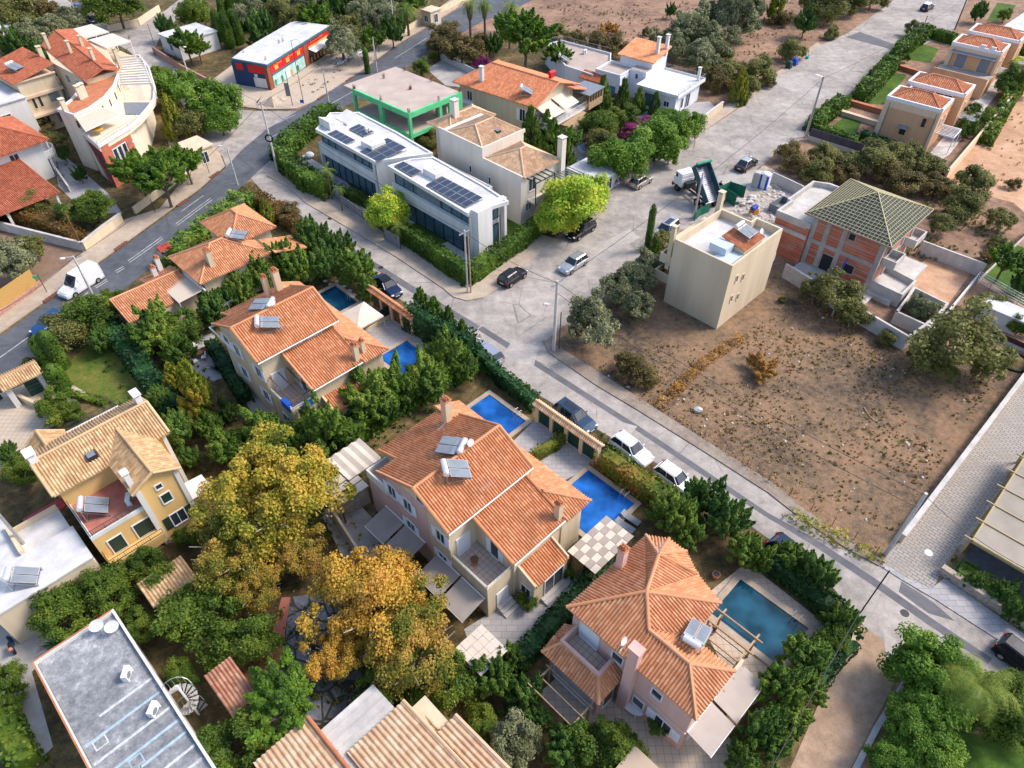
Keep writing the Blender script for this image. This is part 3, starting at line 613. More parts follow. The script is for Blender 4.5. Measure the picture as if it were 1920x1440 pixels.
pool(29.3,33.4,2.2,8.0, 'largest pool, blue green water with leaf shadows by the beam pergola', M_pw3,.5)
q = K.pl([(817,455),(830,452),(892,490),(880,496)])
pool(45.4,47.0,54.9,60.2, 'narrow pool between the clipped hedge and the white modern house', M_pw3,.3)
pool(46.2,47.4,71.5,80.5, 'shallow pale pool strip behind the hedge of the farther modern house', watermat('pale_pool_water', (.25,.42,.5)),.3)
pool(26.5,29.5,47.0,48.0, 'x', M_pw) if False else None
# ------------------------------------------------------------------ walls and fences
def wall(label, pts, h, m=None, t=.25, z=0, cap=None, name='garden_wall', grp=None, F=K):
 P = [F.px(x, y) for x, y in pts]
 o = (P[0][0], P[0][1], 0)
 b = MB(); b.wallpath(P, t, z, h)
 if cap:
  th = thing(name, label, 'wall', F, o, grp); b.build('wall_body', m or M_concl, th)
  c = MB(); c.wallpath(P, t+.12, h, h+.08); c.build('coping', cap, th); return th
 w = b.build(name, m or M_concl, F=F, org=o); return tag(w, label, 'wall', grp)
wall('long rendered wall with white coping along the paved lane', [(1688,1014),(1916,712),(2000,600)], 1.0, M_beige, .3, cap=M_concl)
wall('long straight beige wall between the peach houses and the sandy field', [(1770,338),(1925,155)], 1.6, M_beige, .3)
wall('rubble stone wall with pillars along the lower right pavement', [(1765,1076),(1862,1140),(1990,1228)], .9, M_stone, .5)
wall('low rubble stone wall beside the canopy of the right edge', [(1905,885),(1800,1030)], .8, M_stone, .5)
wall('raw concrete wall in front of the unfinished brick house', [(1468,520),(1585,592),(1690,655)], 1.9, M_concl, .25)
wall('raw concrete wall closing the corner below the unfinished house', [(1690,655),(1722,632),(1738,618)], 1.7, M_concl, .25)
wall('tall pale concrete wall behind the unfinished house yard', [(1722,475),(1835,518)], 1.8, M_concl, .25)
wall('thin white wall along the right side of the unfinished house yard', [(1835,518),(1735,640)], .8, M_white, .2)
wall('concrete wall between the blue toilet cabin and the unfinished house', [(1445,342),(1500,368)], 1.6, M_concl, .2)
wall('cream boundary wall of the white cubic villa along the wide street', [(1307,240),(1352,206)], 1.3, M_beige, .25, cap=M_concl)
wall('white driveway wall running up from the left edge of the picture', [(-60,410),(0,430),(70,448),(157,470)], 1.3, M_concl, .3)
wall('pale wall from the corner pillar along the left pavement', [(163,470),(200,440),(230,418)], 1.3, M_beige, .3, cap=M_concl)
wall('cream garden wall below the rounded pines on the left pavement', [(255,400),(320,352),(372,305)], 1.0, M_beige, .3)
wall('low red stone wall beside the reed screen at the left edge', [(-60,640),(0,594),(78,537)], .7, M_stoner, .4)
wall('curved stone kerb wall at the mouth of the dirt lane', [(1604,1178),(1596,1212),(1562,1262)], .35, M_beige, .3)
wall('low rendered wall along the right side of the dirt lane', [(1713,1250),(1690,1290),(1640,1370),(1598,1450)], .4, M_concl, .35)
wall('cream wall behind the side road near the top left', [(205,60),(262,48),(300,22)], 1.3, M_beige, .3)
wall('rose wall beside the pavement opposite the curved building', [(290,100),(345,135),(402,165)], 1.2, M_stoner, .3)
wall('long cream wall edging the upper pavement near the palms', [(722,78),(760,62),(800,38),(870,2)], 1.1, M_beige, .3)
wall('pale wall between the concrete yard and the bushes behind the green frame', [(828,112),(890,142)], 1.2, M_concl, .3)
wall('low wall round the small terrace opposite the peach houses', [(1240,880),(1241,881)], .2) if False else None
def panel_fence(label, a, b, h, m, base=.5, mb_=None, F=K, step=1.6):
 A, B = F.px(*a), F.px(*b)
 t = thing('panel_fence', label, 'fence', F, (A[0], A[1], 0))
 w = MB(); w.wallpath([A, B], .3,0, base); w.build('base_wall', mb_ or M_beige, t)
 l = math.dist(A, B); n = int(l/step)
 p = MB()
 for k in range(n):
  s0, s1 = (k+.04)/n, (k+.96)/n
  p.wallpath([(A[0]+(B[0]-A[0])*s0, A[1]+(B[1]-A[1])*s0),(A[0]+(B[0]-A[0])*s1, A[1]+(B[1]-A[1])*s1)], .06, base, h)
 p.build('fence_panels', m, t)
 q = MB()
 for k in range(n+1):
  s = k/n; q.tube((A[0]+(B[0]-A[0])*s, A[1]+(B[1]-A[1])*s, 0),(A[0]+(B[0]-A[0])*s, A[1]+(B[1]-A[1])*s, h+.05),.045)
 q.build('fence_posts', M_dark, t)
M_mauve = mat('mauve_panel', (.10,.08,.10),(.08,.06,.08),1,.6)
M_brownp = mat('brown_panel', (.08,.03,.025),(.06,.025,.02),1,.6)
panel_fence('dark mauve panel fence on a cream wall left of the nearest peach house', (1515,262),(1612,293),1.9, M_mauve, .7)
panel_fence('dark panel fence at the foot of the peach house garden', (1732,318),(1770,336),1.7, M_mauve, .4)
panel_fence('brown panel fence beside the far right green garden', (1830,530),(1925,440),1.2, M_brownp, .5, M_concl)
panel_fence('brown panel fence below the large pale green garden tree on the right edge', (1765,590),(1930,665),1.0, M_brownp, .4, M_concl)
panel_fence('brown wooden fence round the covered car bay', (1078,352),(1125,376),2.0, M_wood, .2, M_conc)
panel_fence('grey street fence left of the lime green tree', (640,385),(696,425),1.7, M_shutg, .3, M_conc)
# reed screen
A, B = K.px(-50,628), K.px(74,540)
b = MB(); b.wallpath([A, B], .06,.7,2.6); tag(b.build('reed_screen', mat('reed', (.52,.32,.10),(.38,.22,.07),14,.9), F=K, org=(A[0], A[1], 0)), 'yellow reed screen on the red stone wall at the left edge', 'screen')
# BUILDING KIT
def chimney(parent, u, v, z0, z1, w=.55, d=None, m=None, cap='tiles', F=K):
 d = d or w; b = MB(); b.box(u-w/2, u+w/2, v-d/2, v+d/2, z0, z1)
 o = b.build('chimney', m or M_cream, parent); c = MB()
 if cap == 'tiles':
  c.box(u-w/2-.06, u+w/2+.06, v-d/2-.06, v+d/2+.06, z1, z1+.06)
  for a in (-1,1):
   for e in (-1,0,1): c.tube((u+a*w*.3, v+e*d*.33, z1+.06),(u+a*w*.12, v+e*d*.33, z1+.32),.09,.07,6)
  c.build('chimney_cap', M_terracotta, o)
 elif cap == 'slab':
  for a in (-1,1):
   for e in (-1,1): c.box(u+a*w*.38-.05, u+a*w*.38+.05, v+e*d*.38-.05, v+e*d*.38+.05, z1, z1+.2)
  c.box(u-w/2-.08, u+w/2+.08, v-d/2-.08, v+d/2+.08, z1+.2, z1+.28); c.build('chimney_cap', m or M_cream, o)
 return o
def solar_heater(label, u, v, z, face, F=K, tilt=30, sz=.85, pm=None, lift=.35, tankup=True, w=2.0):
 """tank and tilted collectors; face = heading (deg, in F) the panels slope down towards"""
 t = thing('solar_water_heater', label, 'solar heater', F, (u, v, z), 'solar water heaters on the roofs')
 i0 = []; r = RAD(face); c_, s_ = math.cos(r), math.sin(r)
 def R(x, y, h): return (u+x*c_-y*s_, v+x*s_+y*c_, z+h)
 L_ = 1.9*sz; ti = RAD(tilt); up = lift+L_*math.sin(ti); run = L_*math.cos(ti)
 for k in (-1,1):
  y0, y1 = (k*w*sz/2, k*.03) if k < 0 else (k*.03, k*w*sz/2)
  b = MB(); P = [R(0, y0, up), R(run, y0, lift), R(run, y1, lift), R(0, y1, up)]
  Q = [(x, y, h-.09) for x, y, h in P]; b.poly(P, 0); b.poly(Q[::-1], 1)
  for q in range(4): b.poly([Q[q], Q[(q+1) % 4], P[(q+1) % 4], P[q]], 1)
  e = .05
  b.poly([R(.06, y0+e, up+.012-.03), R(run-.06, y0+e, lift+.012+.03), R(run-.06, y1-e, lift+.012+.03), R(.06, y1-e, up+.012-.03)], 2)
  b.build('solar_panel', [M_steel, M_dark, pm or M_sol], t)
 b = MB(); b.tube(R(-.28,-w*.4*sz, up+.1), R(-.28, w*.4*sz, up+.1),.27*sz, n=14); b.tube(R(-.28,-w*.43*sz, up+.1), R(-.28, w*.43*sz, up+.1),.19*sz, n=12)
 b.build('tank', M_tank, t, smooth=False)
 b = MB()
 for k in (-.8,.8):
  b.tube(R(-.28, k*sz, up-.15), R(-.28, k*sz, 0),.035, n=4); b.tube(R(run, k*sz, lift), R(run, k*sz, 0),.035, n=4); b.tube(R(-.28, k*sz, .04), R(run, k*sz, .04),.035, n=4); b.tube(R(-.28, k*sz, up-.1), R(run, k*sz, .04),.025, n=4)
 b.tube(R(-.28,-.8*sz, .04), R(-.28,.8*sz, .04),.03, n=4); b.build('support_frame', M_steel, t); return t
def pv_array(label, F, u0, u1, v0, v1, z, nu, nv, tilt=.12):
 t = thing('solar_panel_array', label, 'solar panels', F, ((u0+u1)/2,(v0+v1)/2, z), 'solar panel arrays on the flat roofs')
 du, dv = (u1-u0)/nu, (v1-v0)/nv
 zz = lambda u: z+.18+tilt*(u-u0)
 for i in range(nu):
  for j in range(nv):
   a0, a1, b0, b1 = u0+i*du+.02, u0+(i+1)*du-.02, v0+j*dv+.02, v0+(j+1)*dv-.02
   b = MB(); b.prism([(a0, b0),(a1, b0),(a1, b1),(a0, b1)], lambda p: zz(p[0])-.04, lambda p: zz(p[0]),0)
   e = .04; b.poly([(a0+e, b0+e, zz(a0+e)+.006),(a1-e, b0+e, zz(a1-e)+.006),(a1-e, b1-e, zz(a1-e)+.006),(a0+e, b1-e, zz(a0+e)+.006)], 1)
   b.build('solar_panel', [M_steel, M_pv], t)
 b = MB()
 for j in range(nv+1):
  y = min(max(v0+j*dv, v0+.1), v1-.1); b.box(u0, u1, y-.03, y+.03, z, z+.1); b.box(u0+.05, u0+.1, y-.03, y+.03, z+.1, z+.15); b.box(u1-.1, u1-.05, y-.03, y+.03, z+.1, zz(u1)-.06)
 b.build('mounting_rail', M_steel, t)
def ac_unit(label, u, v, z, F=K, rot=0, grp='air conditioner units on the roofs'):
 t = thing('air_conditioner', label, 'air conditioner', F, (u, v, z), grp)
 b = MB(); b.box(u-.42, u+.42, v-.17, v+.17, z+.08, z+.72); b.box(u-.4, u-.3, v-.2, v+.2, z, z+.08); b.box(u+.3, u+.4, v-.2, v+.2, z, z+.08); b.rotated(0,(u, v), RAD(rot)); b.build('casing', M_whitep, t)
 b = MB(); b.tube((u-.1, v-.172, z+.4),(u-.1, v-.195, z+.4),.24, n=14); b.rotated(0,(u, v), RAD(rot)); b.build('fan_grille', M_shutg, t)
def dish(label, u, v, z, F=K, az=-90, r=.42):
 t = thing('satellite_dish', label, 'satellite dish', F, (u, v, z), 'satellite dishes on the roofs'); b = MB(); n = 14
 A = RAD(az); d = Vector((math.cos(A)*.9, math.sin(A)*.9,.38)).normalized(); c = Vector((u, v, z+.9)); x = d.cross(Vector((0,0,1))).normalized(); y = d.cross(x)
 rings = [(0,-.12),(.4,-.1),(.75,-.045),(1,0)]
 pts = [[c+d*o*2*r+(x*math.cos(2*math.pi*k/n)+y*math.sin(2*math.pi*k/n))*r*q for k in range(n)] for q, o in rings]
 for a, bb in zip(pts, pts[1:]):
  for k in range(n): b.poly([a[k], a[(k+1) % n], bb[(k+1) % n], bb[k]]); b.poly([p-d*.02 for p in (bb[k], bb[(k+1) % n], a[(k+1) % n], a[k])])
 b.build('dish', M_whitep, t); b = MB()
 b.tube((u, v, z), c-d*.1,.03); b.tube((u-.3, v, z+.02),(u+.3, v, z+.02),.03); b.tube((u, v-.3, z+.02),(u, v+.3, z+.02),.03); b.tube(c-y*r*-.9, c+d*.5,.012, n=4); b.build('mast', M_steel, t)
def antenna(label, u, v, z, h=1.6, F=K):
 b = MB(); b.tube((u, v, z-.1),(u, v, z+h),.022, n=5); b.tube((u-.5, v-.1, z+h-.1),(u+.5, v+.1, z+h-.1),.014, n=4)
 for k in range(6): x = u-.5+k*.2; b.tube((x, v-.28, z+h-.1),(x, v+.28, z+h-.1),.008, n=4)
 b.tube((u, v-.3, z+h*.7),(u, v+.3, z+h*.7),.012, n=4)
 tag(b.build('tv_antenna', M_steel, F=F, org=(u, v, z)), label, 'antenna', 'television antennas on the roofs')
def awning(parent, P, m=None, nm='awning', bar=True, th=.03):
 """P: four corners, P[0],P[1] at the wall"""
 b = MB(); b.poly(P); b.poly([(x, y, z-th) for x, y, z in P][::-1])
 for k in range(4):
  a, c = P[k], P[(k+1) % 4]; b.poly([(a[0], a[1], a[2]-th),(c[0], c[1], c[2]-th), c, a])
 o = b.build(nm, m or M_canvasg, parent)
 if bar:
  c = MB(); c.tube((*P[2][:2], P[2][2]-.05),(*P[3][:2], P[3][2]-.05),.05, n=6); c.tube(P[0], P[1], .06, n=6); c.build('awning_bar', M_whitep, o)
 return o
def pergola(label, u0, u1, v0, v1, h, nb, axis='u', m=None, F=K, posts=True, over=.4, bm=.07, mid=0, name='pergola', cloth=None, post_m=None):
 t = thing(name, label, 'pergola', F, ((u0+u1)/2,(v0+v1)/2,0)); m = m or M_wood
 b = MB()
 if posts:
  for x in (u0, u1):
   for y in (v0, v1): b.box(x-.07, x+.07, y-.07, y+.07,0, h-.1)
  b.build('post', post_m or m, t)
 b = MB()
 if axis == 'u':
  for y in (v0, v1): b.box(u0-over, u1+over, y-.06, y+.06, h-.1, h+.05)
  for k in range(nb): x = u0+(u1-u0)*k/(nb-1); b.box(x-bm/2, x+bm/2, v0-over, v1+over, h+.052, h+.18)
 else:
  for x in (u0, u1): b.box(x-.06, x+.06, v0-over, v1+over, h-.1, h+.05)
  for k in range(nb): y = v0+(v1-v0)*k/(nb-1); b.box(u0-over, u1+over, y-bm/2, y+bm/2, h+.052, h+.18)
 b.build('beam', m, t); return t
def flat_parapet(parent, P, z, h=.35, t=.22, m=None, name='parapet'):
 b = MB(); b.wallpath(P, t, z, z+h, closed=True); return b.build(name, m or M_white, parent)
def rectP(u0, u1, v0, v1): return [(u0, v0),(u1, v0),(u1, v1),(u0, v1)]
def tiled_gate(label, u, v0, v1, h, m, F=K, panels=3, wm=None, pm=None, frm=None):
 t = thing('tiled_gate', label, 'gate', F, (u, (v0+v1)/2,0), 'tile topped street gates')
 b = MB(); n = panels
 for k in range(n+1):
  y = v0+(v1-v0)*k/n; b.box(u-.2, u+.2, y-.2, y+.2,0, h)
 b.build('pillar', wm or M_cream, t)
 b = MB(); b.box(u-.22, u+.22, v0-.22, v1+.22, h, h+.15); b.build('lintel', wm or M_cream, t)
 for k in range(n):
  a, c = v0+(v1-v0)*k/n+.2, v0+(v1-v0)*(k+1)/n-.2
  p = MB(); p.box(u-.04, u+.04, a, c, .08, h-.02)
  for j in range(int((c-a)/.15)): p.box(u-.06, u+.06, a+j*.15, a+j*.15+.09,.1, h-.1)
  p.build('gate_panel', pm or M_darkgreen, t)
 roof(t, [[(u-.45, v0-.35, h+.16),(u-.45, v1+.35, h+.16),(u, v1+.35, h+.42),(u, v0-.35, h+.42)], [(u+.45, v0-.35, h+.16),(u+.45, v1+.35, h+.16),(u, v1+.35, h+.42),(u, v0-.35, h+.42)]], [((u, v0-.35, h+.42),(u, v1+.35, h+.42))], m)
 return t
# DUPLEX VILLAS (two of one design)
def duplex(ob, oa, label, second, zs=1.0):
 """ob: offset along the street axis (v)"""
 U = lambda u: u+oa
 V = lambda v: v+ob
 t = thing('house', label, 'house', K, (U(21), V(27),0), 'duplex villas with orange tiled roofs')
 cw = M_cream
 # walls
 b = MB(); b.prism([(U(17.2), V(23.6)),(U(24.9), V(23.6)),(U(24.9), V(30.9)),(U(17.2), V(30.9))], 0, lambda p: 7.9 if p[1] < V(25) else 7.75)
 b.poly([(U(17.2), V(23.6),7.9),(U(17.2), V(26.7),9.5),(U(17.2), V(30.9),7.7)]); b.poly([(U(24.9), V(23.6),7.9),(U(24.9), V(30.9),7.7),(U(24.9), V(26.7),9.5)])
 b.prism(rectP(U(24.9), U(27.2), V(19.5), V(33.6)),0,5.2)
 b.prism(rectP(U(19.8), U(24.898), V(19.6), V(23.598)),0,5.5)
 b.poly([(U(19.8), V(19.6),5.5),(U(19.8), V(23.6),7.0),(U(19.8), V(23.6),5.5)])
 b.prism(rectP(U(17.25), U(19.798), V(19.75), V(23.598)),0,3.25)
 b.prism(rectP(U(20.2), U(23.9), V(17.9), V(19.598)),0, lambda p: 2.9 if p[1] < V(18.5) else 3.7)
 b.box(U(19.2), U(24.897), V(30.902), V(33.6),0,6.2)
 w = b.build('wall', cw, t)
 if not second:
  p = MB(); p.box(U(17.17), U(17.2), V(26.0), V(30.9),.1,7.6); p.box(U(17.15), U(17.2), V(29.5), V(30.95),0,4); p.build('wall', M_pinkw, t)['label'] = 'pink rendered half of the gable wall'
  p = MB(); p.box(U(17.19), U(19.19), V(30.95), V(33.6),0,4.6); p.build('wall', M_pinkw, t)
  p = MB(); p.wallpath([(U(19.2), V(33.6)),(U(17.2), V(33.6)),(U(17.2), V(31.0))], .15,4.6,5.5); p.build('balcony_parapet', M_white, t)
 # roofs
 e = .35
 main = [[(U(16.8), V(23.1),8.0),(U(25.3), V(23.1),8.0),(U(25.3), V(26.7),9.8),(U(16.8), V(26.7),9.8)], [(U(25.3), V(31.4),7.55),(U(16.8), V(31.4),7.55),(U(16.8), V(26.7),9.8),(U(25.3), V(26.7),9.8)]]
 caps = [((U(16.8), V(26.7),9.8),(U(25.3), V(26.7),9.8))]
 for uu in (16.8,25.3): caps += [((U(uu), V(23.1),8),(U(uu), V(26.7),9.8)),((U(uu), V(31.4),7.55),(U(uu), V(26.7),9.8))]
 tm = M_tileO
 roof(t, main, caps, tm)
 roof(t, [[(U(25), V(34),6.25),(U(18.8), V(34),6.25),(U(18.8), V(31.3),7.35),(U(25), V(31.3),7.35)]], [((U(18.8), V(34),6.25),(U(18.8), V(31.3),7.35))], tm)
 roof(t, [[(U(19.35), V(19.2),5.6),(U(24.8), V(19.2),5.6),(U(24.8), V(23.6),7.2),(U(19.35), V(23.6),7.2)]], [((U(19.35), V(19.2),5.6),(U(19.35), V(23.6),7.2)),((U(24.8), V(19.2),5.7),(U(24.8), V(23.6),7.25))], tm)
 roof(t, [[(U(27.65), V(34.3),5.4),(U(27.65), V(19.0),5.4),(U(24.9), V(21.6),6.75),(U(24.9), V(34.3),6.75)], [(U(24.9), V(19.0),5.4),(U(27.65), V(19.0),5.4),(U(24.9), V(21.6),6.75)]], [((U(27.65), V(19.0),5.4),(U(24.9), V(21.6),6.75))], M_tileP)
 roof(t, [[(U(20.3), V(17.75),2.95),(U(23.8), V(17.75),2.95),(U(23.8), V(19.6),3.75),(U(20.3), V(19.6),3.75)]], [], tm)
 p = MB(); tz = lambda q: 3.15 if q[1] < V(18.5) else 3.95
 for uu in (20.18,23.78): p.prism(rectP(U(uu), U(uu+.16), V(17.8), V(19.59)), lambda q: tz(q)-.4, tz)
 p.build('parapet', cw, t)
 # terrace
 p = MB(); p.box(U(17.45), U(19.75), V(19.95), V(23.58),3.25,3.29); p.build('terrace_floor', M_pavet, t)
 p = MB(); p.wallpath([(U(17.33), V(23.55)),(U(17.33), V(19.83)),(U(19.75), V(19.83))], .16,3.25,4.0); p.build('parapet', cw, t)
 rail(t, [(U(17.33), V(23.5)),(U(17.33), V(19.83)),(U(19.7), V(19.83))], 4.0,.25, M_whitep, step=.12)
 # gutter
 p = MB(); p.tube((U(16.8), V(23.02),7.86),(U(25.3), V(23.02),7.86),.06); p.tube((U(19.4), V(19.12),5.45),(U(24.8), V(19.12),5.45),.06); p.tube((U(25.2), V(23.05),7.8),(U(25.2), V(23.5),5.8),.04); p.build('gutter', M_whitep, t)
 # windows: gable wall facing -u
 for v, z in ((24.6,5.6),(24.6,2.6),(28.3,5.9),(28.3,3.1),(30.2,5.9)):
  opening(t, 'u', U(17.15 if (v > 26 and not second) else 17.2),-1, V(v), z, .9,1.3, shut=M_shut)
 opening(t, 'u', U(17.2),-1, V(26.6),8.3,.8,.8)
 opening(t, 'v', V(23.6),-1, U(18.45),4.45,1.15,2.1, 'door', pm=M_shut, mull=False, nm='door', sill=False)
 opening(t, 'v', V(23.6),-1, U(20.8),7.45,1.1,.45, shut=None); opening(t, 'v', V(23.6),-1, U(22.9),7.45,1.5,.5, 'shutter', pm=M_shut, nm='window')
 opening(t, 'u', U(19.8),-1, V(21.6),4.4,.8,2.0, shut=M_shut)
 opening(t, 'u', U(17.25),-1, V(21.5),1.7,1.0,1.0, shut=None)
 opening(t, 'v', V(19.75),-1, U(18.7),1.1,1.0,2.1, 'door', pm=M_shut, mull=False, nm='door', sill=False)
 opening(t, 'v', V(17.9),-1, U(22.4),1.25,2.0,2.2, nm='patio_door', sill=False)
 opening(t, 'u', U(20.2),-1, V(18.7),1.5,.9,1.1)
 opening(t, 'u', U(19.2),-1, V(32.3),5.5,.8,1.2)
 p = MB()
 for k in range(3): p.box(U(18.1), U(19.5), V(19.74-.35*(k+1)), V(19.74-.35*k)+.002*k, 0,.5-.16*k)
 p.build('entrance_steps', M_concl, t)
 p = MB()
 for k in range(3): p.box(U(21.0), U(24.0), V(17.88-.35*(k+1)), V(17.88-.35*k),0,.36-.12*k)
 p.build('entrance_steps', M_concl, t)
 chimney(t, U(24.15), V(31.6),7.3,9.9,.62,.62)
 chimney(t, U(24.5), V(19.6),4.5,7.5,.5,.5)
 if second: chimney(t, U(23.2), V(32.2),7,9.3,.5); chimney(t, U(25.5), V(19.9),5,7.2,.38)
 # awnings along the left wall
 if not second:
  for v0, v1 in ((19.9,22.4),(22.6,25.2),(26.6,29.0),(29.2,31.6)):
   awning(t, [(U(17.1), V(v0),2.75),(U(17.1), V(v1),2.75),(U(14.9), V(v1),2.2),(U(14.9), V(v0),2.2)], M_canvasg)
 else:
  p = MB(); p.wallpath([(U(16.9), V(31.3)),(U(16.45), V(31.3)),(U(16.45), V(26.6))], .1,7.3,7.45); p.build('gutter', M_whitep, t)
  p = MB()
  for uu in (17.6,18.5,19.4): p.tube((U(uu), V(23.6),5.4),(U(uu), V(20),4.9),.05)
  p.tube((U(17.4), V(20),4.9),(U(19.7), V(20),4.9),.05); p.build('pergola_beam', M_wood, t)
 return t
duplex(0,0, 'largest orange tiled duplex villa, cream and pink walls, beside the checkered pergola', False)
duplex(25.1,-.15, 'cream duplex villa with orange tiled roof beside the dark teal pool and white umbrella', True)
solar_heater('solar water heater with open panels behind the ridge of the large duplex', 21.6,27.2,9.45,118, tilt=10, lift=.3)
solar_heater('solar water heater with tank towards the left on the large orange duplex', 19.6,26.0,9.4,-30, tilt=22, lift=.3)
solar_heater('solar water heater behind the ridge of the duplex with the teal pool', 21.0,53.0,9.0,128, tilt=8, lift=.3)
solar_heater('solar water heater on the near slope of the duplex with the teal pool', 19.0,50.8,9.0,-30, tilt=14, lift=.4)
antenna('television antenna on the rear slope of the large orange duplex', 22.4,30.0,8.2,1.4)
antenna('television antenna above the front eave of the large orange duplex', 20.9,23.5,8.2,1.3)
antenna('television antenna at the left end of the duplex with the teal pool', 18.6,56.3,7.8,1.4)
antenna('television antenna above the near eave of the duplex with the teal pool', 20.4,49.3,8.2,1.2)
dish('small white dish on the ridge of the large orange duplex', 22.2,26.5,9.6, r=.3)
dish('small white dish on the ridge of the duplex with the teal pool', 20.9,51.6,9.6, r=.3)
for i, (v0, v1, lab) in enumerate([(45.3,46.6, 'long blue cloth hanging over the left balcony rail of the teal pool duplex'),(0,0, 'folded blue cloth hanging over the front balcony rail of the teal pool duplex')]):
 b = MB()
 if i == 0: b.prism([(17.0, v0),(17.22, v0),(17.22, v1),(17.0, v1)], 3.5,4.3); b.box(17.22,17.5, v0, v1,4.22,4.3)
 else: b.box(18.1,18.9,44.62,44.74,3.6,4.32); b.box(18.92,19.5,44.62,44.74,3.7,4.32)
 tag(b.build('cloth', M_bluetarp, F=K, org=(17.5,45,3.5)), lab, 'cloth', None)
# ------------------------------------------------------------------ pink villa
t = thing('house', 'pink villa with salmon hipped roofs and an octagonal bay by the beam pergola', 'house', K, (22,9,0))
b = MB()
b.prism(rectP(19.55,26.2,7.2,13.7),0,6.5); b.prism(rectP(19.55,23.0,4.1,7.198),0,6.5)
b.prism([(26.202,13.4),(27.1,13.3),(27.9,12.2),(27.9,11.0),(27.1,9.8),(26.202,9.3)], 0,6.5)
b.prism(rectP(17.4,19.548,9.4,13.7),0,3.4)
w = b.build('wall', M_pinkw, t)
P1 = (22.9,10.55,8.2); Cc = (25.8,11.7,8.05); r0, r1 = (21.25,9.0,7.5),(21.25,5.9,7.5); ze = 6.5
We, Se, Re = (19.15,14.05, ze),(19.15,3.75, ze),(23.35,3.75, ze)
I1 = (23.35,6.95, ze); Ee = (26.7,6.95, ze)
B = [(27.4,13.75, ze),(28.35,12.4, ze),(28.35,10.9, ze),(27.4,9.3, ze)]
faces = [[Se, (19.15,9.0, ze), r0, r1], [(19.15,9.0, ze), We, P1, r0], [Se, Re, r1], [I1, Ee, P1,(23.0,7.2,6.7), r0] if False else [I1, Ee, P1, r0], [Re, I1, r0, r1], [B[0], We, P1], [B[0], P1, Cc], [Ee, B[3], P1], [B[3], Cc, P1], [B[1], B[0], Cc], [B[2], B[1], Cc], [B[3], B[2], Cc]]
caps = [(We, P1),(Ee, P1),(P1, r0),(r0, r1),(r1, Re),(r1, Se),(P1, Cc)]+[(q, Cc) for q in B]
roof(t, faces, caps, M_tileP)
# low wing with terrace
z3 = 3.35
roof(t, [[(16.9,9.05, z3),(16.9,14.05, z3),(18.05,14.05,4.2),(18.05,10.1,4.2)], [(16.9,9.05, z3),(19.5,9.05, z3),(19.5,10.1,4.2),(18.05,10.1,4.2)], [(19.5,14.3, z3),(16.9,14.05, z3),(18.05,13.3,4.2),(19.5,13.3,4.2)]], [((16.9,9.05, z3),(18.05,10.1,4.2)),((16.9,14.05, z3),(18.05,13.3,4.2))], M_tileP)
b = MB(); b.wallpath([(19.5,10.1),(18.05,10.1),(18.05,13.3),(19.5,13.3)], .2,3.3,4.5); b.build('parapet', M_pinkw, t)
bx(t, 'terrace_floor', M_pavet, 18.15,19.5,10.2,13.2,3.4,3.48)
opening(t, 'u', 19.55,-1,12.2,4.6,1.5,2.0, 'door', pm=M_shut, nm='door', mull=False)
opening(t, 'u', 19.55,-1,9.8,4.9,.8,.9); opening(t, 'u', 19.55,-1,6.6,4.7,.7,.8, mull=False); opening(t, 'u', 19.55,-1,7.6,1.6,.8,1.0)
opening(t, 'u', 19.55,-1,5.6,1.6,1.2,1.3, shut=M_shut); opening(t, 'v', 4.1,-1,21.3,1.3,1.6,2.2, nm='patio_door')
opening(t, 'u', 17.4,-1,11.5,1.6,3.4,2.6, nm='porch_screen', pm=mat('porch_blind', (.50,.50,.55),(.44,.44,.48),1,.6), mull=False)
opening(t, 'v', 9.4,-1,18.6,1.1,1.0,2.1, 'door', nm='door', pm=M_wood, mull=False)
bx(t, 'cornice', M_peachl, (19.45,19.55,4.05,8.6,3.0,3.12))
chimney(t, 19.25,8.55,0,8.3,.55,.75, M_pinkw, 'slab'); chimney(t, 24.0,13.4,6.3,8.9,.55,.55, M_pinkw)
awning(t, [(23.05,4.9,3.0),(23.05,8.3,3.0),(25.2,8.3,2.5),(25.2,4.9,2.5)], M_canvas) if False else None
M_aw = mat('grey_beige_canvas', (.42,.37,.325),(.36,.315,.28),.5,.9)
awning(t, [(19.7,4.05,3.0),(22.4,4.05,3.0),(22.4,2.2,2.5),(19.7,2.2,2.5)], M_aw)
awning(t, [(22.6,4.05,3.0),(26.0,4.05,3.0),(26.0,2.2,2.5),(22.6,2.2,2.5)], M_aw)
bx(t, 'beam', M_peachl, (23.0,26.2,4.0,4.2,2.95,3.2))
solar_heater('solar water heater with one pale panel on the pink villa', 22.6,6.6,7.0,10, tilt=14, w=1.6, lift=.3)
dish('small white dish beside the pink chimney', 19.5,9.6,6.7, r=.3); antenna('television antenna on the octagonal bay of the pink villa', 25.8,11.7,8.0,1.0)
# pergola with spaced beams to the right of the pink villa
t = pergola('open pergola of crooked wooden poles between pink villa and largest pool', 23.6,28.3,4.3,7.0,2.8,5, 'u', M_woodl, bm=.09, over=.5)
b = MB()
for k in range(5): b.box(23.4+k*1.15,23.45+k*1.15,4.0,7.2,2.6,2.64)
b.build('wire_grid', M_dark, t)
t = pergola('low wooden pergola frame in the shade left of the pink villa', 15.0,16.8,9.6,13.2,2.3,3, 'u', M_woodl, over=.3)
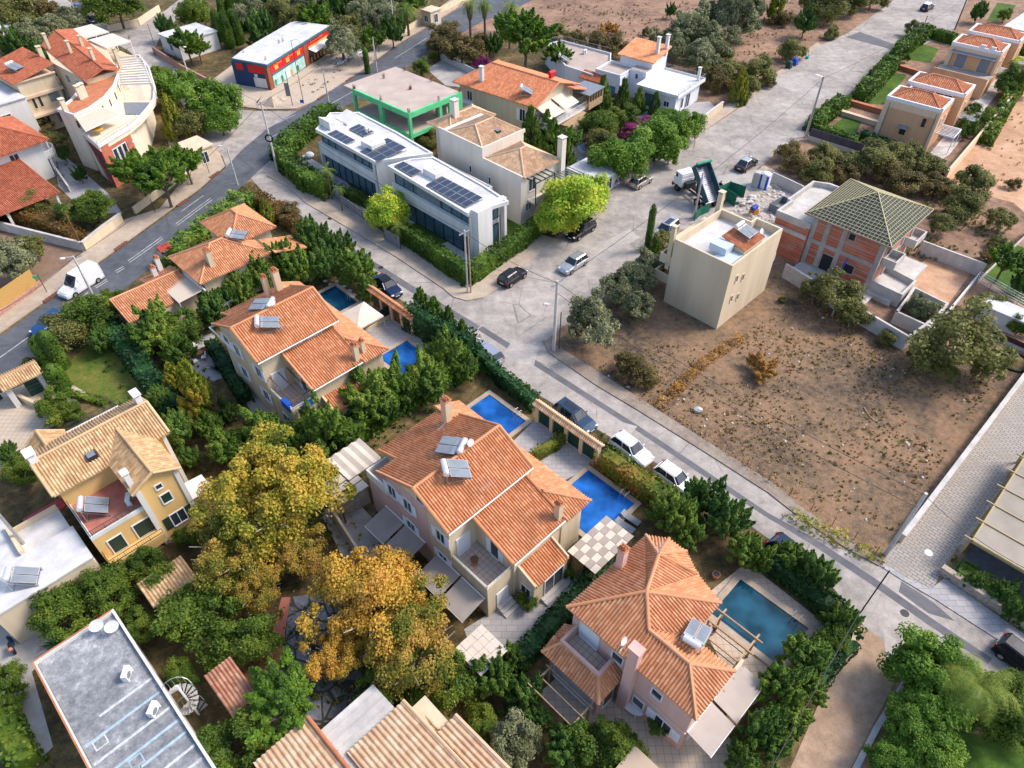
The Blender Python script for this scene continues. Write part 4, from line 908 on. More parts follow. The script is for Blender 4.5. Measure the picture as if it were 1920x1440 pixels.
# checkered pergola
t = pergola('dark wooden pergola with checkered beige canvas squares', 24.5,28.7,15.8,18.0,2.6,5, 'u', M_wood, over=.35)
b = MB()
for i in range(6):
 for j in range(5):
  u0 = 24.3+i*.78; v0 = 15.5+j*.56; z = 2.83 if (i+j) % 2 else 2.805
  b.box(u0, u0+.76, v0, v0+.54, z, z+.02,(i+j) % 2)
b.build('canvas_squares', [M_canvas, mat('taupe_canvas_light', (.36,.31,.27),(.32,.275,.24),1,.9)], t)
t = pergola('small white checkered pergola above the paved yard of the large duplex', 13.2,15.4,16.2,18.4,2.5,4, 'u', M_wood, over=.2)
b = MB()
for i in range(5):
 for j in range(4): b.box(13.0+i*.52,13.5+i*.52,15.95+j*.68,16.6+j*.68,2.72 if (i+j) % 2 else 2.745,2.74 if (i+j) % 2 else 2.765)
b.build('canvas_squares', M_canvas, t)
# street gates
tiled_gate('long tile topped gate with dark green doors behind the parked blue car', 34.5,23.7,31.0,2.2, M_tileT2, panels=4)
tiled_gate('long tile topped gate with brown doors right of the teal pool', 34.3,49.4,56.6,2.2, M_tileP, panels=4, wm=M_cream, pm=M_wood)
panel_fence('long row of dark screens across the terrace beside the white umbrella', (672,630),(738,590),1.6, M_dark, .4, M_beige)
wall('low white wall with planting between the two entrance yards', [(1008,862),(1070,815)], .6, M_concl, .2)
# white canopy by the teal pool
cu, cv = K.px(676,592,2.3)
t = thing('garden_umbrella', 'square white canopy umbrella beside the dark teal pool', 'umbrella', K, (cu, cv, 0)); h = 1.75
b = MB(); ap = (cu, cv, 3.0); cc = [(cu-h, cv-h, 2.3),(cu+h, cv-h, 2.3),(cu+h, cv+h, 2.3),(cu-h, cv+h, 2.3)]
for k in range(4): b.poly([cc[k], cc[(k+1) % 4], ap]); b.poly([(*cc[(k+1) % 4][:2], 2.12),(*cc[k][:2], 2.12),(*cc[k][:2], 2.3),(*cc[(k+1) % 4][:2], 2.3)]); b.poly([(*cc[k][:2], 2.25),(*cc[(k+1) % 4][:2], 2.25),(*cc[(k+1) % 4][:2], 2.1),(*cc[k][:2], 2.1)])
b.build('canopy', M_canvas, t); b = MB(); b.tube((cu, cv, 0), ap, .05)
for k in range(4): b.tube((cc[k][0], cc[k][1], 0), cc[k], .03)
b.build('pole', M_steel, t)
# ------------------------------------------------------------------ yellow villa
t = thing('house', 'yellow villa with sandy tiled roof and red tiled roof terrace', 'house', K, (3,48,0)); W_ = M_yellow
b = MB(); b.prism(rectP(-1.1,7.2,47.5,52.3),0,6.9); b.prism(rectP(3.1,6.2,43.2,47.498),0,6.9)
b.poly([(3.1,43.2,6.9),(6.2,43.2,6.9),(4.65,43.2,7.75)])
for u in (-1.1,7.2): b.poly([(u, 47.5,6.9),(u, 52.3,6.9),(u, 50,8.1)])
b.prism(rectP(-1.1,3.098,43.3,47.498),0,4.7); b.prism(rectP(1.8,6.5,52.302,55.8),0,4.2); b.prism(rectP(-1.4,1.5,52.302,54.2),0,5.6)
b.build('wall', W_, t)
fs, cp = hip(-1.5,7.6,47.0,52.8,6.95,8.35, 'u', 0,0,50.0); roof(t, fs, cp, M_tileT)
fs, cp = hip(2.7,6.55,42.9,49.2,6.95,8.0, 'v', 0,0); roof(t, fs, cp, M_tileT)
fs, cp = hip(-1.7,1.7,52.0,54.5,5.9,7.2, 'v', 0,0); roof(t, fs, cp, M_tileT)
bx(t, 'terrace_floor', M_redtile, -.9,3.1,43.5,47.5,4.7,4.75)
b = MB(); b.wallpath([(3.0,43.35),(-1.0,43.35),(-1.0,47.4)], .18,4.6,5.0); b.build('parapet', M_white, t)
rail(t, [(3.0,43.35),(-1.0,43.35),(-1.0,47.4)], 5.0,.55, M_darkgreen)
b = MB(); b.box(-1.0,3.2,42.0,43.25,1.6,2.1); b.box(-1.0,3.2,41.95,42.1,2.1,2.6); b.box(-1.05,-.9,42.0,43.2,2.1,2.6); b.build('balcony', W_, t)
rail(t, [(3.15,42.02),(-.98,42.02),(-.98,43.2)], 2.6,.55, M_dark)
for q in ((2.95,3.35,43.0,43.3,0,6.8),(5.95,6.3,43.08,43.3,0,6.8),(7.0,7.3,47.38,47.6,0,6.9)): bx(t, 'pilaster', M_white, *q)
opening(t, 'v', 43.2,-1,4.6,6.1,.45,.45, mull=False); opening(t, 'v', 43.2,-1,4.7,4.6,.7,1.0, pm=M_shutd, mull=False, kind='s')
opening(t, 'v', 43.2,-1,4.8,1.9,1.1,1.4, shut=M_shutd); opening(t, 'v', 43.3,-1,2.3,2.9,1.3,1.6, 'door', pm=M_shutd, nm='shuttered_door', mull=False)
opening(t, 'v', 43.3,-1,.2,2.9,1.0,1.6, 'door', pm=M_shutd, nm='shuttered_door', mull=False); opening(t, 'u', 7.2,1,49.5,4.5,1,1.2, shut=M_shutd)
b = MB(); b.box(1.7,2.5,47.9,48.8,7.2,7.75); s = b.build('skylight', M_dark, t); b = MB(); b.box(1.8,2.4,48.0,48.7,7.75,7.765); b.build('pane', M_sol, s)
chimney(t, -1.2,50.2,6.5,8.9,.6,.9, M_white, 'slab'); chimney(t, 7.2,50.6,6.5,9.0,.5,.9, M_white, 'slab'); chimney(t, 3.1,43.9,6,8.3,.4,.55, M_white, 'slab')
b = MB(); b.wallpath([(1.8,55.7),(6.4,55.7)], .2,4.2,4.7); b.wallpath([(6.4,55.7),(6.4,52.8)], .2,4.2,4.7); b.build('parapet', M_white, t)
bx(t, 'terrace_floor', M_conc, 1.9,6.3,52.8,55.6,4.2,4.26)
rail(t, [(1.8,55.8),(6.5,55.8),(6.5,52.8)], 4.7,.6, M_darkgreen)
ac_unit('white air conditioner on the red terrace of the yellow villa', 2.5,44.6,4.76, rot=60)
solar_heater('solar water heater with chrome tank on the red terrace', -.1,45.6,4.76,-25, tilt=32, w=1.8, lift=.5)
awning(t, [(6.2,45.5,2.6),(6.2,43.4,2.6),(8.1,43.6,2.3),(8.1,45.6,2.3)], M_white)
# ------------------------------------------------------------------ low white roofs lower left
t = thing('house', 'low white flat roofed house below the yellow villa', 'house', K, (-4,45,0))
b = MB(); b.prism(rectP(-8.5,-1.7,42.5,46.2),0,3.9); b.build('wall', M_beige, t)
b = MB(); b.prism(rectP(-5.2,-1.9,46.202,49.4),0,3.3); b.prism(rectP(-10,-5.202,46.202,52),0,3.8); b.build('wall', M_beige, t)
bx(t, 'flat_roof', M_whiter, (-8.65,-1.6,42.4,46.3,3.9,4.05),(-5.18,-1.8,46.32,49.5,3.3,3.42),(-10.1,-5.2,46.32,52.1,3.8,3.95))
b = MB(); b.wallpath([(-5.2,49.4),(-5.2,46.4)], .25,3.4,4.5); b.wallpath([(-5.3,49.4),(-1.9,49.4)], .2,3.4,3.9); b.build('parapet', M_beige, t)
opening(t, 'v', 42.5,-1,-5.9,3.0,.45,.45, mull=False); opening(t, 'u', -1.7,1,44,2,1,1)
b = MB(); b.tube((-4.9,47.9,3.4),(-4.9,47.9,7.0),.12, n=8); b.build('vent_pipe', M_steel, t)
solar_heater('solar water heater on the low white roof at the left edge', -6.2,44.0,4.05,-30, tilt=30, w=1.6)
b = MB()
for k in range(11): b.box(-4.2+k*.33,-3.94+k*.33,49.6,50.7,3.0+.0*k, 3.06)
b.box(-4.2,-.3,49.55,50.75,2.95,3.0); tag(b.build('tin_canopy', M_redtin, F=K, org=(-2,50,2.9)), 'red ribbed tin canopy left of the yellow villa', 'canopy')
# ------------------------------------------------------------------ grey felt roof house
t = thing('house', 'low house with weathered grey felt roof and painted white and blue strips', 'house', K, (-5,30,0))
b = MB(); b.prism(rectP(-7.6,-2.4,19.0,36.9),0,3.9); b.build('wall', M_white, t)
bx(t, 'flat_roof', M_roofgrey, -7.5,-2.5,19.1,36.8,3.9,4.0)
b = MB(); b.wallpath(rectP(-7.62,-2.38,18.98,36.92),.16,3.9,4.3, closed=True); b.build('parapet', M_white, t)
b = MB(); b.wallpath([(-7.65,22),(-7.65,36.9)], .1,4.31,4.36); b.wallpath([(-7.6,36.95),(-2.5,36.95)], .1,4.31,4.36); b.build('tile_edging', M_terracotta, t)
M_stripew = mat('white_roof_paint', (.58,.59,.60),(.36,.38,.40),3,.8, detail=6); M_stripeb = mat('pale_blue_roof_paint', (.38,.50,.58),(.26,.36,.43),3,.8, detail=6)
b = MB()
for k, (v, m_) in enumerate([(30.6,0),(29.4,1),(28.0,0),(26.9,1),(25.9,1),(24.8,0),(23.8,0),(22.8,0),(21.6,0)]):
 b.box(-7.4 if k else -6,-2.6, v-.09, v+.09,4.004,4.012, m_)
for u, v, m_ in ((-6.6,29.0,0),(-5.5,26.4,1),(-5.9,23.8,0)):
 b.box(u-.4, u+.4, v-.35, v-.27,4.003,4.010, m_); b.box(u-.4, u+.4, v+.27, v+.35,4.003,4.010, m_); b.box(u-.4, u-.32, v-.27, v+.27,4.003,4.010, m_); b.box(u+.32, u+.4, v-.27, v+.27,4.003,4.010, m_)
b.build('painted_strips', [M_stripew, M_stripeb], t)
ac_unit('upper white air conditioner along the right edge of the grey felt roof', -3.6,31.8,4.0, rot=50); ac_unit('lower white air conditioner along the right edge of the grey felt roof', -3.4,28.4,4.0, rot=40)
dish('left white dish at the top corner of the grey felt roof', -3.6,36.1,4.0, r=.45); dish('right white dish at the top corner of the grey felt roof', -2.9,35.3,4.0, r=.45)
solar_heater('solar water heater with chrome tank on the grey felt roof', -7.0,25.4,4.0,-8, tilt=24, w=1.8)
# spiral stair beside it
cu, cv = K.px(350,1310,2.6); t = thing('spiral_staircase', 'weathered grey spiral staircase beside the grey felt roof', 'staircase', K, (cu, cv, 0))
b = MB(); b.tube((cu, cv, 0),(cu, cv, 4.6),.08, n=8); b.build('central_pole', M_whitep, t)
b = MB(); q = MB()
for k in range(22):
 a = k*RAD(24); z = .2+k*.18; a2 = a+RAD(22)
 b.prism([(cu+.1*math.cos(a), cv+.1*math.sin(a)),(cu+.75*math.cos(a), cv+.75*math.sin(a)),(cu+.75*math.cos(a2), cv+.75*math.sin(a2))], z, z+.03)
 q.tube((cu+.75*math.cos(a), cv+.75*math.sin(a), z),(cu+.75*math.cos(a), cv+.75*math.sin(a), z+.9),.015, n=4); q.tube((cu+.75*math.cos(a), cv+.75*math.sin(a), z+.9),(cu+.75*math.cos(a+RAD(24)), cv+.75*math.sin(a+RAD(24)), z+1.08),.02, n=4)
b.build('step', M_conc, t); q.build('handrail', M_steel, t)
# ------------------------------------------------------------------ sandy roofed house at the bottom edge
t = thing('house', 'sandy tiled house at the bottom edge with a bare concrete roof panel', 'house', K, (4,14,0))
b = MB(); b.prism(rectP(-.3,9.3,5,17.2),0,3.9); b.prism(rectP(-.3,3.0,17.202,21.0),0,3.7); b.prism(rectP(3.002,7.0,17.202,19.8),0,3.4); b.build('wall', M_cream, t)
sl_ = lambda v, v0, z0: z0+.16*(v0-v)
def slope(u0, u1, v0, v1, z0, k=.16): return [(u1, v1, z0),(u0, v1, z0),(u0, v0, z0+k*(v1-v0)),(u1, v0, z0+k*(v1-v0))]
roof(t, [slope(-.6,3.1,8,21.4,3.9)], [], M_tileT2, pitch=.33); roof(t, [slope(3.7,8.0,6,17.75,4.35)], [((8.0,17.75,4.35),(8.0,6,6.2))], M_tileT2, pitch=.33); roof(t, [slope(8.05,9.8,6,14.8,4.2)], [((9.8,14.8,4.2),(9.8,6,5.6))], M_tileT2, pitch=.33); roof(t, [slope(7.4,8.6,14.9,17.0,3.7)], [], M_tileT2, pitch=.3)
b = MB(); b.prism(rectP(3.35,7.4,14,20.2), lambda p: 3.55+.16*(20.2-p[1]), lambda p: 3.75+.16*(20.2-p[1]))
for k in range(9): b.prism(rectP(3.4,7.35,14.4+k*.65,14.46+k*.65), lambda p: 3.76+.16*(20.2-p[1]), lambda p: 3.80+.16*(20.2-p[1]))
b.build('concrete_roof_panel', M_concl, t)
b = MB(); b.tube((3.2,21.3,4.05),(3.2,14,5.25),.14, n=8); b.build('ridge_cap', M_terracotta, t)
# small bits of roofs
def shed(label, P, z, m, k=None, name='shed_roof', wallm=None, cat='shed', h2=None, pitch=.25):
 """lean-to: P = left, front, right pixel corners at eave height z"""
 u0, u1, v0, v1 = K.rect(*P, z)
 t = thing(name, label, cat, K, ((u0+u1)/2,(v0+v1)/2,0)); h2 = h2 or z+.6
 if isinstance(m, str): pass
 fc = {'-v': [(u0, v0, z),(u1, v0, z),(u1, v1, h2),(u0, v1, h2)], '-u': [(u0, v1, z),(u0, v0, z),(u1, v0, h2),(u1, v1, h2)], '+u': [(u1, v0, z),(u1, v1, z),(u0, v1, h2),(u0, v0, h2)], '+v': [(u1, v1, z),(u0, v1, z),(u0, v0, h2),(u1, v0, h2)]}[k or '-v']
 roof(t, [fc], [], m, pitch=pitch)
 b = MB(); b.prism(rectP(u0+.2, u1-.2, v0+.2, v1-.2),0, z-.1); b.build('wall', wallm or M_cream, t); return t
shed('small brown tiled shed roof right of the spiral staircase', ((387,1270),(435,1350),(482,1300)),2.6, M_tileB, '-v', h2=2.9)
shed('narrow striped tile lean-to between the citrus trees and the autumn tree', ((258,1100),(290,1142),(368,1080)),2.6, M_tileT, '-v', h2=2.9)
# beige flat panel roof at the bottom edge near the pink villa
t = thing('garden_shed', 'flat beige shed roof cut by the bottom edge below the pink villa', 'shed', K, (16.5,4.2,0)); u, v = K.px(1190,1397,2.4)
b = MB(); b.prism(rectP(u-3, u-.1, v-4.5, v-.1),0,2.3); b.build('wall', M_beige, t); b = MB(); b.prism(rectP(u-3.2, u, v-4.8, v),2.3,2.4); b.box(u-3.2, u, v-2.4, v-2.37,2.4,2.42); b.build('flat_roof', mat('tan_roof_sheet', (.48,.38,.29),(.43,.34,.26),.6,.9), t)
# stone walled annex with awning poles, left of duplex
wall('cream stone wall beside the striped awnings of the large duplex', [(628,978),(690,942)], 2.2, M_stone, .3); wall('long cream wall edging the sunken yard left of the duplex', [(630,978),(678,1052),(700,1100)], 1.6, M_beige, .2)
t = thing('canvas_canopy', 'large pale canvas canopy with rust stains beside the duplex hedge', 'canopy', K, (15.5,34.5,0)); u0, u1, v0, v1 = K.rect((612,862),(665,912),(705,850),2.6)
b = MB(); n = 4
for k in range(n):
 a, c = u0+(u1-u0)*k/n, u0+(u1-u0)*(k+1)/n; mdl = (a+c)/2
 b.poly([(a, v0,2.7),(mdl, v0,2.55),(mdl, v1,2.55),(a, v1,2.7)]); b.poly([(mdl, v0,2.55),(c, v0,2.7),(c, v1,2.7),(mdl, v1,2.55)])
b.build('canvas', M_canvas, t)
b = MB()
for x in (u0, u1):
 for y in (v0, v1): b.tube((x, y, 0),(x, y, 2.7),.05)
for y in (v0, v1): b.tube((u0, y, 2.6),(u1, y, 2.6),.04)
b.build('frame', M_wood, t)
u, v = K.px(648,912,2.5); t = thing('slatted_canopy', 'small canopy of beige canvas squares beside the autumn tree', 'canopy', K, (u, v, 0)); b = MB()
for i in range(3):
 for j in range(3): b.box(u-1.4+i*.95, u-.5+i*.95, v-1.3+j*.9, v-.45+j*.9,2.5+.06*((i+j) % 2),2.52+.06*((i+j) % 2))
b.build('canvas_squares', M_canvas, t); b = MB()
for x in (-1.4,1.4):
 b.box(u+x-.05, u+x+.05, v-1.5, v+1.5,2.38,2.48)
 for y in (-1.3,1.3): b.box(u+x-.05, u+x+.05, v+y-.05, v+y+.05,0,2.38)
b.build('frame', M_wood, t)
# MODERN WHITE HOUSES
def modern(label, roofpx, u0, u1, v0, v1, z, boxpx, arrays, rail_=None, extra=None):
 t = thing('house', label, 'house', K, ((u0+u1)/2,(v0+v1)/2,0), 'white flat roofed modern houses')
 P = K.pl(roofpx, z)
 b = MB(); b.prism(rectP(u0+.7, u1, v0+.4, v1-.3),0, z-.35); b.build('wall', M_white, t)
 b = MB(); b.prism(P, z-.35, z-.05); b.build('flat_roof', M_whiter, t)
 b = MB(); b.wallpath(P, .28, z-.36, z+.12, closed=True); b.build('parapet', M_white, t)
 b = MB(); b.box(u0, u0+.72, v0+.2, v1-.1,3.05,4.55); b.box(u0, u0+.9, v0, v0+.3,0, z-.36); b.box(u0, u0+.9, v1-.35, v1-.05,0,4.5); b.build('facade_band', M_white, t)
 n = 8; f = MB(); g = MB(); L = v1-v0-.8
 g.box(u0+.62, u0+.695, v0+.4, v1-.4,4.56, z-.45); g.box(u0+.6, u0+.69, v0+.4, v1-.4,.15,3.0)
 for k in range(n+1):
  y = v0+.4+L*k/n; f.box(u0+.55, u0+.66, y-.03, y+.03,4.56, z-.42); f.box(u0+.53, u0+.64, y-.04, y+.04,.1,3.04)
 for q0, q1 in ((4.54,4.58),(z-.44, z-.4),(.08,.12),(3.02,3.06)): f.box(u0+.54, u0+.65, v0+.4, v1-.4, q0, q1)
 f.box(u0+.54, u0+.6, v1-.42, v1-.38,.1, z-.4)
 fo = f.build('window_frames', M_dark, t); g.build('window_panes', M_glassb, fo)
 s = MB(); s.box(u0+.5, u0+.6, v0+L*.42, v0+L*.72,4.57, z-.44)
 for k in range(8): s.box(u0+.47, u0+.5, v0+L*.42, v0+L*.72,4.6+k*.18,4.72+k*.18)
 s.build('shutter', M_shutg, t)
 u, v = K.px(*boxpx, z+.5); c = MB(); c.box(u-1.15, u+1.15, v-1.2, v+1.2, z-.1, z+.8); c.box(u-.3, u+.3, v-.3, v+.3, z+.8, z+.86); c.build('roof_box', M_white, t)
 for lab, (a, b_, c_, d), nu, nv in arrays:
  pu = [K.px(*p, z+.2) for p in (a, b_, c_)]
  pv_array(lab, K, (pu[0][0]+pu[1][0])/2, pu[2][0], (pu[1][1]+pu[2][1])/2, pu[0][1], z-.02, nu, nv, tilt=.07)
 return t
t = modern('near white modern house with wide glass bands behind the clipped hedge', [(730,312),(877,400),(951,378),(905,348),(812,296),(770,300)], 48.3,53.4,55.2,70.6,6.5,(818,320),
  [('large solar panel array on the near white modern house', ((800,345),(872,390),(905,372),0),2,7),('small solar panel array at the far end of the near white modern house', ((740,310),(770,330),(792,322),0),1,3)])
b = MB(); b.box(48.6,50.9,54.2,55.4,0,6.9); b.box(50.9,53.7,54.6,55.3,6.0,6.75); b.box(53.3,53.7,54.6,55.3,0,6.0); b.build('end_pillar', M_white, t)
opening(t, 'v', 55.35,-1,52.2,1.9,1.4,2.6, pm=M_glassb, fm=M_dark); opening(t, 'v', 55.35,-1,52.2,4.9,1.4,1.5, pm=M_glassb, fm=M_dark)
b = MB(); b.box(53.4,56.5,60,71,0,4.6); b.build('wall', M_white, t); b = MB(); b.wallpath(rectP(53.55,56.4,60.1,70.9),.2,4.6,5.0, closed=True); b.build('parapet', M_white, t)
t = modern('farther white modern house in front of the green concrete frame', [(594,243),(703,303),(809,288),(745,250),(672,212),(620,213)], 48.35,54.6,73.9,87.2,6.5,(700,268),
  [('large solar panel array on the farther white modern house', ((675,283),(700,300),(770,284),0),3,3),('small near edge solar panel array on the farther white modern house', ((614,250),(646,270),(668,264),0),1,4),('rear solar panel array behind the white roof box of the farther modern house', ((655,240),(680,255),(702,248),0),1,4)])
b = MB(); P = K.pl([(703,303),(809,288),(806,290),(704,306)], 6.5); b.prism([(48.3,73.3),(54.95,69.95),(55.6,73),(49,74.4)], 0,6.3); b.build('end_wall', M_white, t)
u, v = K.px(622,232,6.6); b = MB(); b.prism([(u-1.2, v-1.4),(u+1, v-1.4),(u+1, v+1.2),(u-1.2, v+1.2)], 6.45, lambda p: 7.6 if p[0] < u else 6.75); b.prism([(u+1.3, v-1.8),(u+3.4, v-1.8),(u+3.4, v+1),(u+1.3, v+1)], 6.45, lambda p: 6.7 if p[0] < u+2 else 7.4); b.build('roof_wedge', M_white, t)
u, v = K.px(690,248,6.6); ac_unit('beige air conditioner standing on the farther white modern house', u, v, 6.6, rot=20)
# street screens of the modern houses
panel_fence('light grey street gate left of the palm and the lime tree', (628,372),(645,386),2.1, M_shutg, .2, M_conc); panel_fence('grey street gate under the lime tree at the near modern house', (722,452),(752,470),1.9, M_shutg, .2, M_conc)
# TAN ROOF WHITE VILLA
t = thing('house', 'tall off white villa with pale tan tiled roofs next to the near modern house', 'house', K, (61,64,0))
Mw = mat('off_white_render', (.66,.61,.54),(.60,.55,.48),.5,.85)
b = MB(); b.prism(rectP(58.2,65.8,63.6,72.0),0,8.0); b.prism(rectP(58.2,65.0,56.6,63.598),0,6.8); b.prism(rectP(60.0,68,72.002,75),0,7.2); b.build('wall', Mw, t)
fs, cp = hip(58.4,66.0,63.7,71.2,8.0,9.4, 'u', 2.2,2.2); roof(t, fs, cp, M_tileT2)
fs, cp = hip(58.35,65.3,56.2,63.6,6.85,8.4, 'u', 3.0,3.0); roof(t, fs, cp, M_tileT2)
fs, cp = hip(59.6,68.2,71.4,76.4,7.2,8.2, 'u', 2.2,2.2); roof(t, fs, cp, M_tileT2)
b = MB(); b.wallpath([(58.3,72),(58.3,63.7),(66.0,63.7)], .22,7.9,8.35); b.wallpath([(58.25,63.4),(58.25,56.5)], .22,6.7,7.05); b.build('parapet', Mw, t)
for v, z in ((66.0,4.6),(62.3,4.3)): opening(t, 'u', 58.2,-1, v, z, .35,.9, mull=False)
opening(t, 'v', 56.6,-1,60.2,5.2,1.2,1.6); opening(t, 'v', 56.6,-1,59.6,2.3,1.0,1.1, pm=M_shutg); opening(t, 'v', 56.6,-1,63.2,4.6,.5,.5, mull=False)
chimney(t, 65.4,56.4,0,9.6,.8,.8, Mw, 'slab'); chimney(t, 62.5,73.6,7.5,10.2,.8,.8, Mw, 'slab')
b = MB(); b.box(59.4,62.6,55.2,56.6,3.1,3.3); b.box(59.4,62.6,55.15,55.25,3.3,4.1); b.build('balcony', Mw, t)
b = MB()
for k in range(5): b.box(59.2+k*.85,59.3+k*.85,55.0,56.6,6.3,6.42)
b.box(59.2,62.8,54.95,55.05,6.2,6.3); b.box(62.7,62.8,55,55.1,3.3,6.2); b.box(59.2,59.3,55,55.1,3.3,6.2); b.build('balcony_pergola', M_dark, t)
b = MB(); b.box(62.6,67.0,53.6,56.5,0,2.9); b.wallpath([(62.7,53.7),(66.9,53.7),(66.9,56.4)], .15,2.9,3.5); b.build('terrace', Mw, t)
b = MB()
for k in range(8): b.box(63.2+k*.5,63.28+k*.5,53.6,56.5,5.3,5.4)
for x in (63.1,66.8):
 b.box(x, x+.12,53.55,53.67,2.9,5.3)
b.box(63.1,66.9,53.6,53.68,5.22,5.3); b.build('terrace_pergola', M_shutg, t)
for (x, y) in ((61.0,66.6),(60.3,68.6)):
 pass
s = MB(); s.prism(rectP(62.2,62.9,64.9,65.6),8.4,8.78); so_ = s.build('skylight', M_dark, t); s = MB(); s.box(62.26,62.84,64.96,65.54,8.785,8.8); s.build('pane', M_sol, so_)
# GREEN FRAME
F = Fr(47)
u0, u1, v0, v1 = F.rect((667,165),(764,219),(862,172),6.4)
t = thing('unfinished_building', 'unfinished concrete frame painted bright green around an open storey', 'building', F, ((u0+u1)/2,(v0+v1)/2,0))
us = [u0+.25, u0+(u1-u0)*.57, u0+(u1-u0)*.72, u1-.25]; vs = [v0+.25, v0+(v1-v0)*.5, v1-.25]
b = MB()
for zz, tp in ((2.9,3.2),(6.05,6.42)): b.prism(rectP(u0+.05, u1-.05, v0+.05, v1+(2.2 if tp > 5 else 0)), zz, tp)
b.build('floor_slab', M_slabpink, t)
b = MB()
for x in us[1:]:
 for y in vs[1:]: b.box(x-.2, x+.2, y-.2, y+.2,0,2.9); b.box(x-.2, x+.2, y-.2, y+.2,3.2,6.05)
b.box(us[2], us[2]+.2, v0+.6, v0+3,3.2,6.05); b.build('inner_column', M_conc, t)
b = MB()
b.box(u0-.03, u0+.3, v0-.03, v1,5.7,6.5); b.box(u0+.3, u1, v0-.03, v0+.3,5.7,6.5); b.box(u0-.03, u0+.3, v0-.03, v1,2.7,3.25); b.box(u0+.3, u1, v0-.03, v0+.3,2.7,3.25)
for y in (v0-.04,(v0+v1)/2-.4, v1-.4): b.box(u0-.04, u0+.4, y, y+.9 if y > v0 and y < v1-1 else y+.42,0,5.7)
for x0, x1 in ((us[1]-.2, us[1]+.3),(us[2]+.2, u1)): b.box(x0, x1, v0-.05, v0+.35,3.25,5.7)
b.build('green_beams', M_green, t)
R2 = random.Random(3)
for i, (a, c) in enumerate([(us[0], vs[0]),(us[1], vs[0]),(us[3], vs[0]),(us[0], vs[1]),(us[1], vs[1]),(us[3], vs[1]),(us[0], vs[2]),(us[1], vs[2]),(us[3], vs[2])]):
 b = MB()
 for k in range(8): x = a+(k % 3-1)*.14; y = c+(k//3-1)*.14; b.tube((x, y, 6.4),(x+R2.uniform(-.06,.06), y+R2.uniform(-.06,.06),7.1+R2.uniform(-.2,.2)),.02, n=4)
 if i in (4,6): b.box(a-.16, a+.16, c-.16, c+.16,6.42,6.8)
 b.build('rebar_bundle', M_rust, t)
# SHOP
F = Fr(70.5)
u0, u1, v0, v1 = 103.9,125.2,81.3,88.8
t = thing('shop', 'roadside shop with pale flat roof, red signs and blue teal trim', 'shop', F, ((u0+u1)/2,(v0+v1)/2,0))
b = MB(); b.prism(rectP(u0+.2, u1-.2, v0+.3, v1),0,4.1); b.build('wall', M_blue, t)
P = F.pl([(458,95),(468,88),(562,25),(580,25),(616,47),(497,122)], 4.6); P = [(u0, v0),(u1, v0),(u1+.1, v1-.2),(u1-1, v1+.6),(u0+4.5, v1+.6),(u0+.5, v1)]
b = MB(); b.prism(P, 4.1,4.45); b.build('fascia', M_teal, t); b = MB(); b.prism([(x+(.1 if x < 115 else -.1), y+(.1 if y < 85 else -.1)) for x, y in P], 4.45,4.55); b.build('flat_roof', M_whiter, t)
b = MB(); b.box(u0-.02, u0+1.0, v0+.2, v0+.3,0,4.1); b.box(u0+.14, u0+.2, v0+.2, v0+1.0,0,4.1); b.box(u0+11.6, u0+13, v0+.16, v0+.3,0,4.1); b.box(u1-.6, u1-.2, v0+.2, v0+.3,0,4.1); b.build('pilaster', mat('brown_red_tiles', (.30,.09,.05),(.24,.07,.04),2,.6), t)
b = MB(); b.box(u0+1.05, u0+11.5, v0+.18, v0+.3,2.55,4.08); b.box(u0+13.1, u1-.7, v0+.18, v0+.3,2.75,4.08); b.build('sign_band', M_red, t)
M_gold = mat('gold_lettering', (.72,.42,.10),(.62,.34,.08),3,.5)
def text(parent, s, F, u, v, z, size, m, ext=.015):
 cu = bpy.data.curves.new('lettering', 'FONT'); cu.body = s; cu.size = size; cu.extrude = ext; cu.align_x = 'CENTER'; cu.align_y = 'CENTER'
 tmp = bpy.data.objects.new('lettering', cu); COL.objects.link(tmp); bpy.context.view_layer.update()
 me = bpy.data.meshes.new_from_object(tmp.evaluated_get(bpy.context.evaluated_depsgraph_get())); bpy.data.objects.remove(tmp)
 me.materials.clear(); me.materials.append(m)
 o = bpy.data.objects.new('lettering', me); COL.objects.link(o); o.parent = parent; g = ORG[parent.name]
 o.location = (u-g[0], v-g[1], z-g[2]); o.rotation_euler = (math.pi/2,0,0); return o
b = MB()
b.box(u0+13.2, u1-.8, v0+.15, v0+.175,2.8,3.15)
for k in range(3): c = u0+2.2+k*3.6; b.box(c, c+1.0, v0+.15, v0+.175,2.85,3.5)
b.build('sign_panel', M_gold, t)
b = MB()
for x, w in ((u0+17.4,.5),(u0+18.1,.35),(u0+2.9,.3),(u0+6.5,.3),(u0+10.0,.3)):
 b.prism([(x, v0+.14),(x+w, v0+.14),(x+w, v0+.16),(x, v0+.16)], 3.75,3.82)
for x0, x1, n in ((u0+14.2, u0+18.6,9),(u0+2.0, u0+4.6,7),(u0+5.6, u0+8.2,7),(u0+9.0, u0+11.2,6)):
 for k in range(n): x = x0+(x1-x0)*k/n; b.box(x, x+.07, v0+.145, v0+.165,3.45+.04*(k % 2),3.8-.05*(k % 3)); b.box(x, x+.22, v0+.146, v0+.164,3.6+.06*(k % 2),3.66+.06*(k % 2))
b.build('sign_script', M_gold, t)
b = MB(); b.box(u0+1.1, u0+11.5, v0+.16, v0+.3,2.22,2.53); b.build('teal_band', M_teal, t)
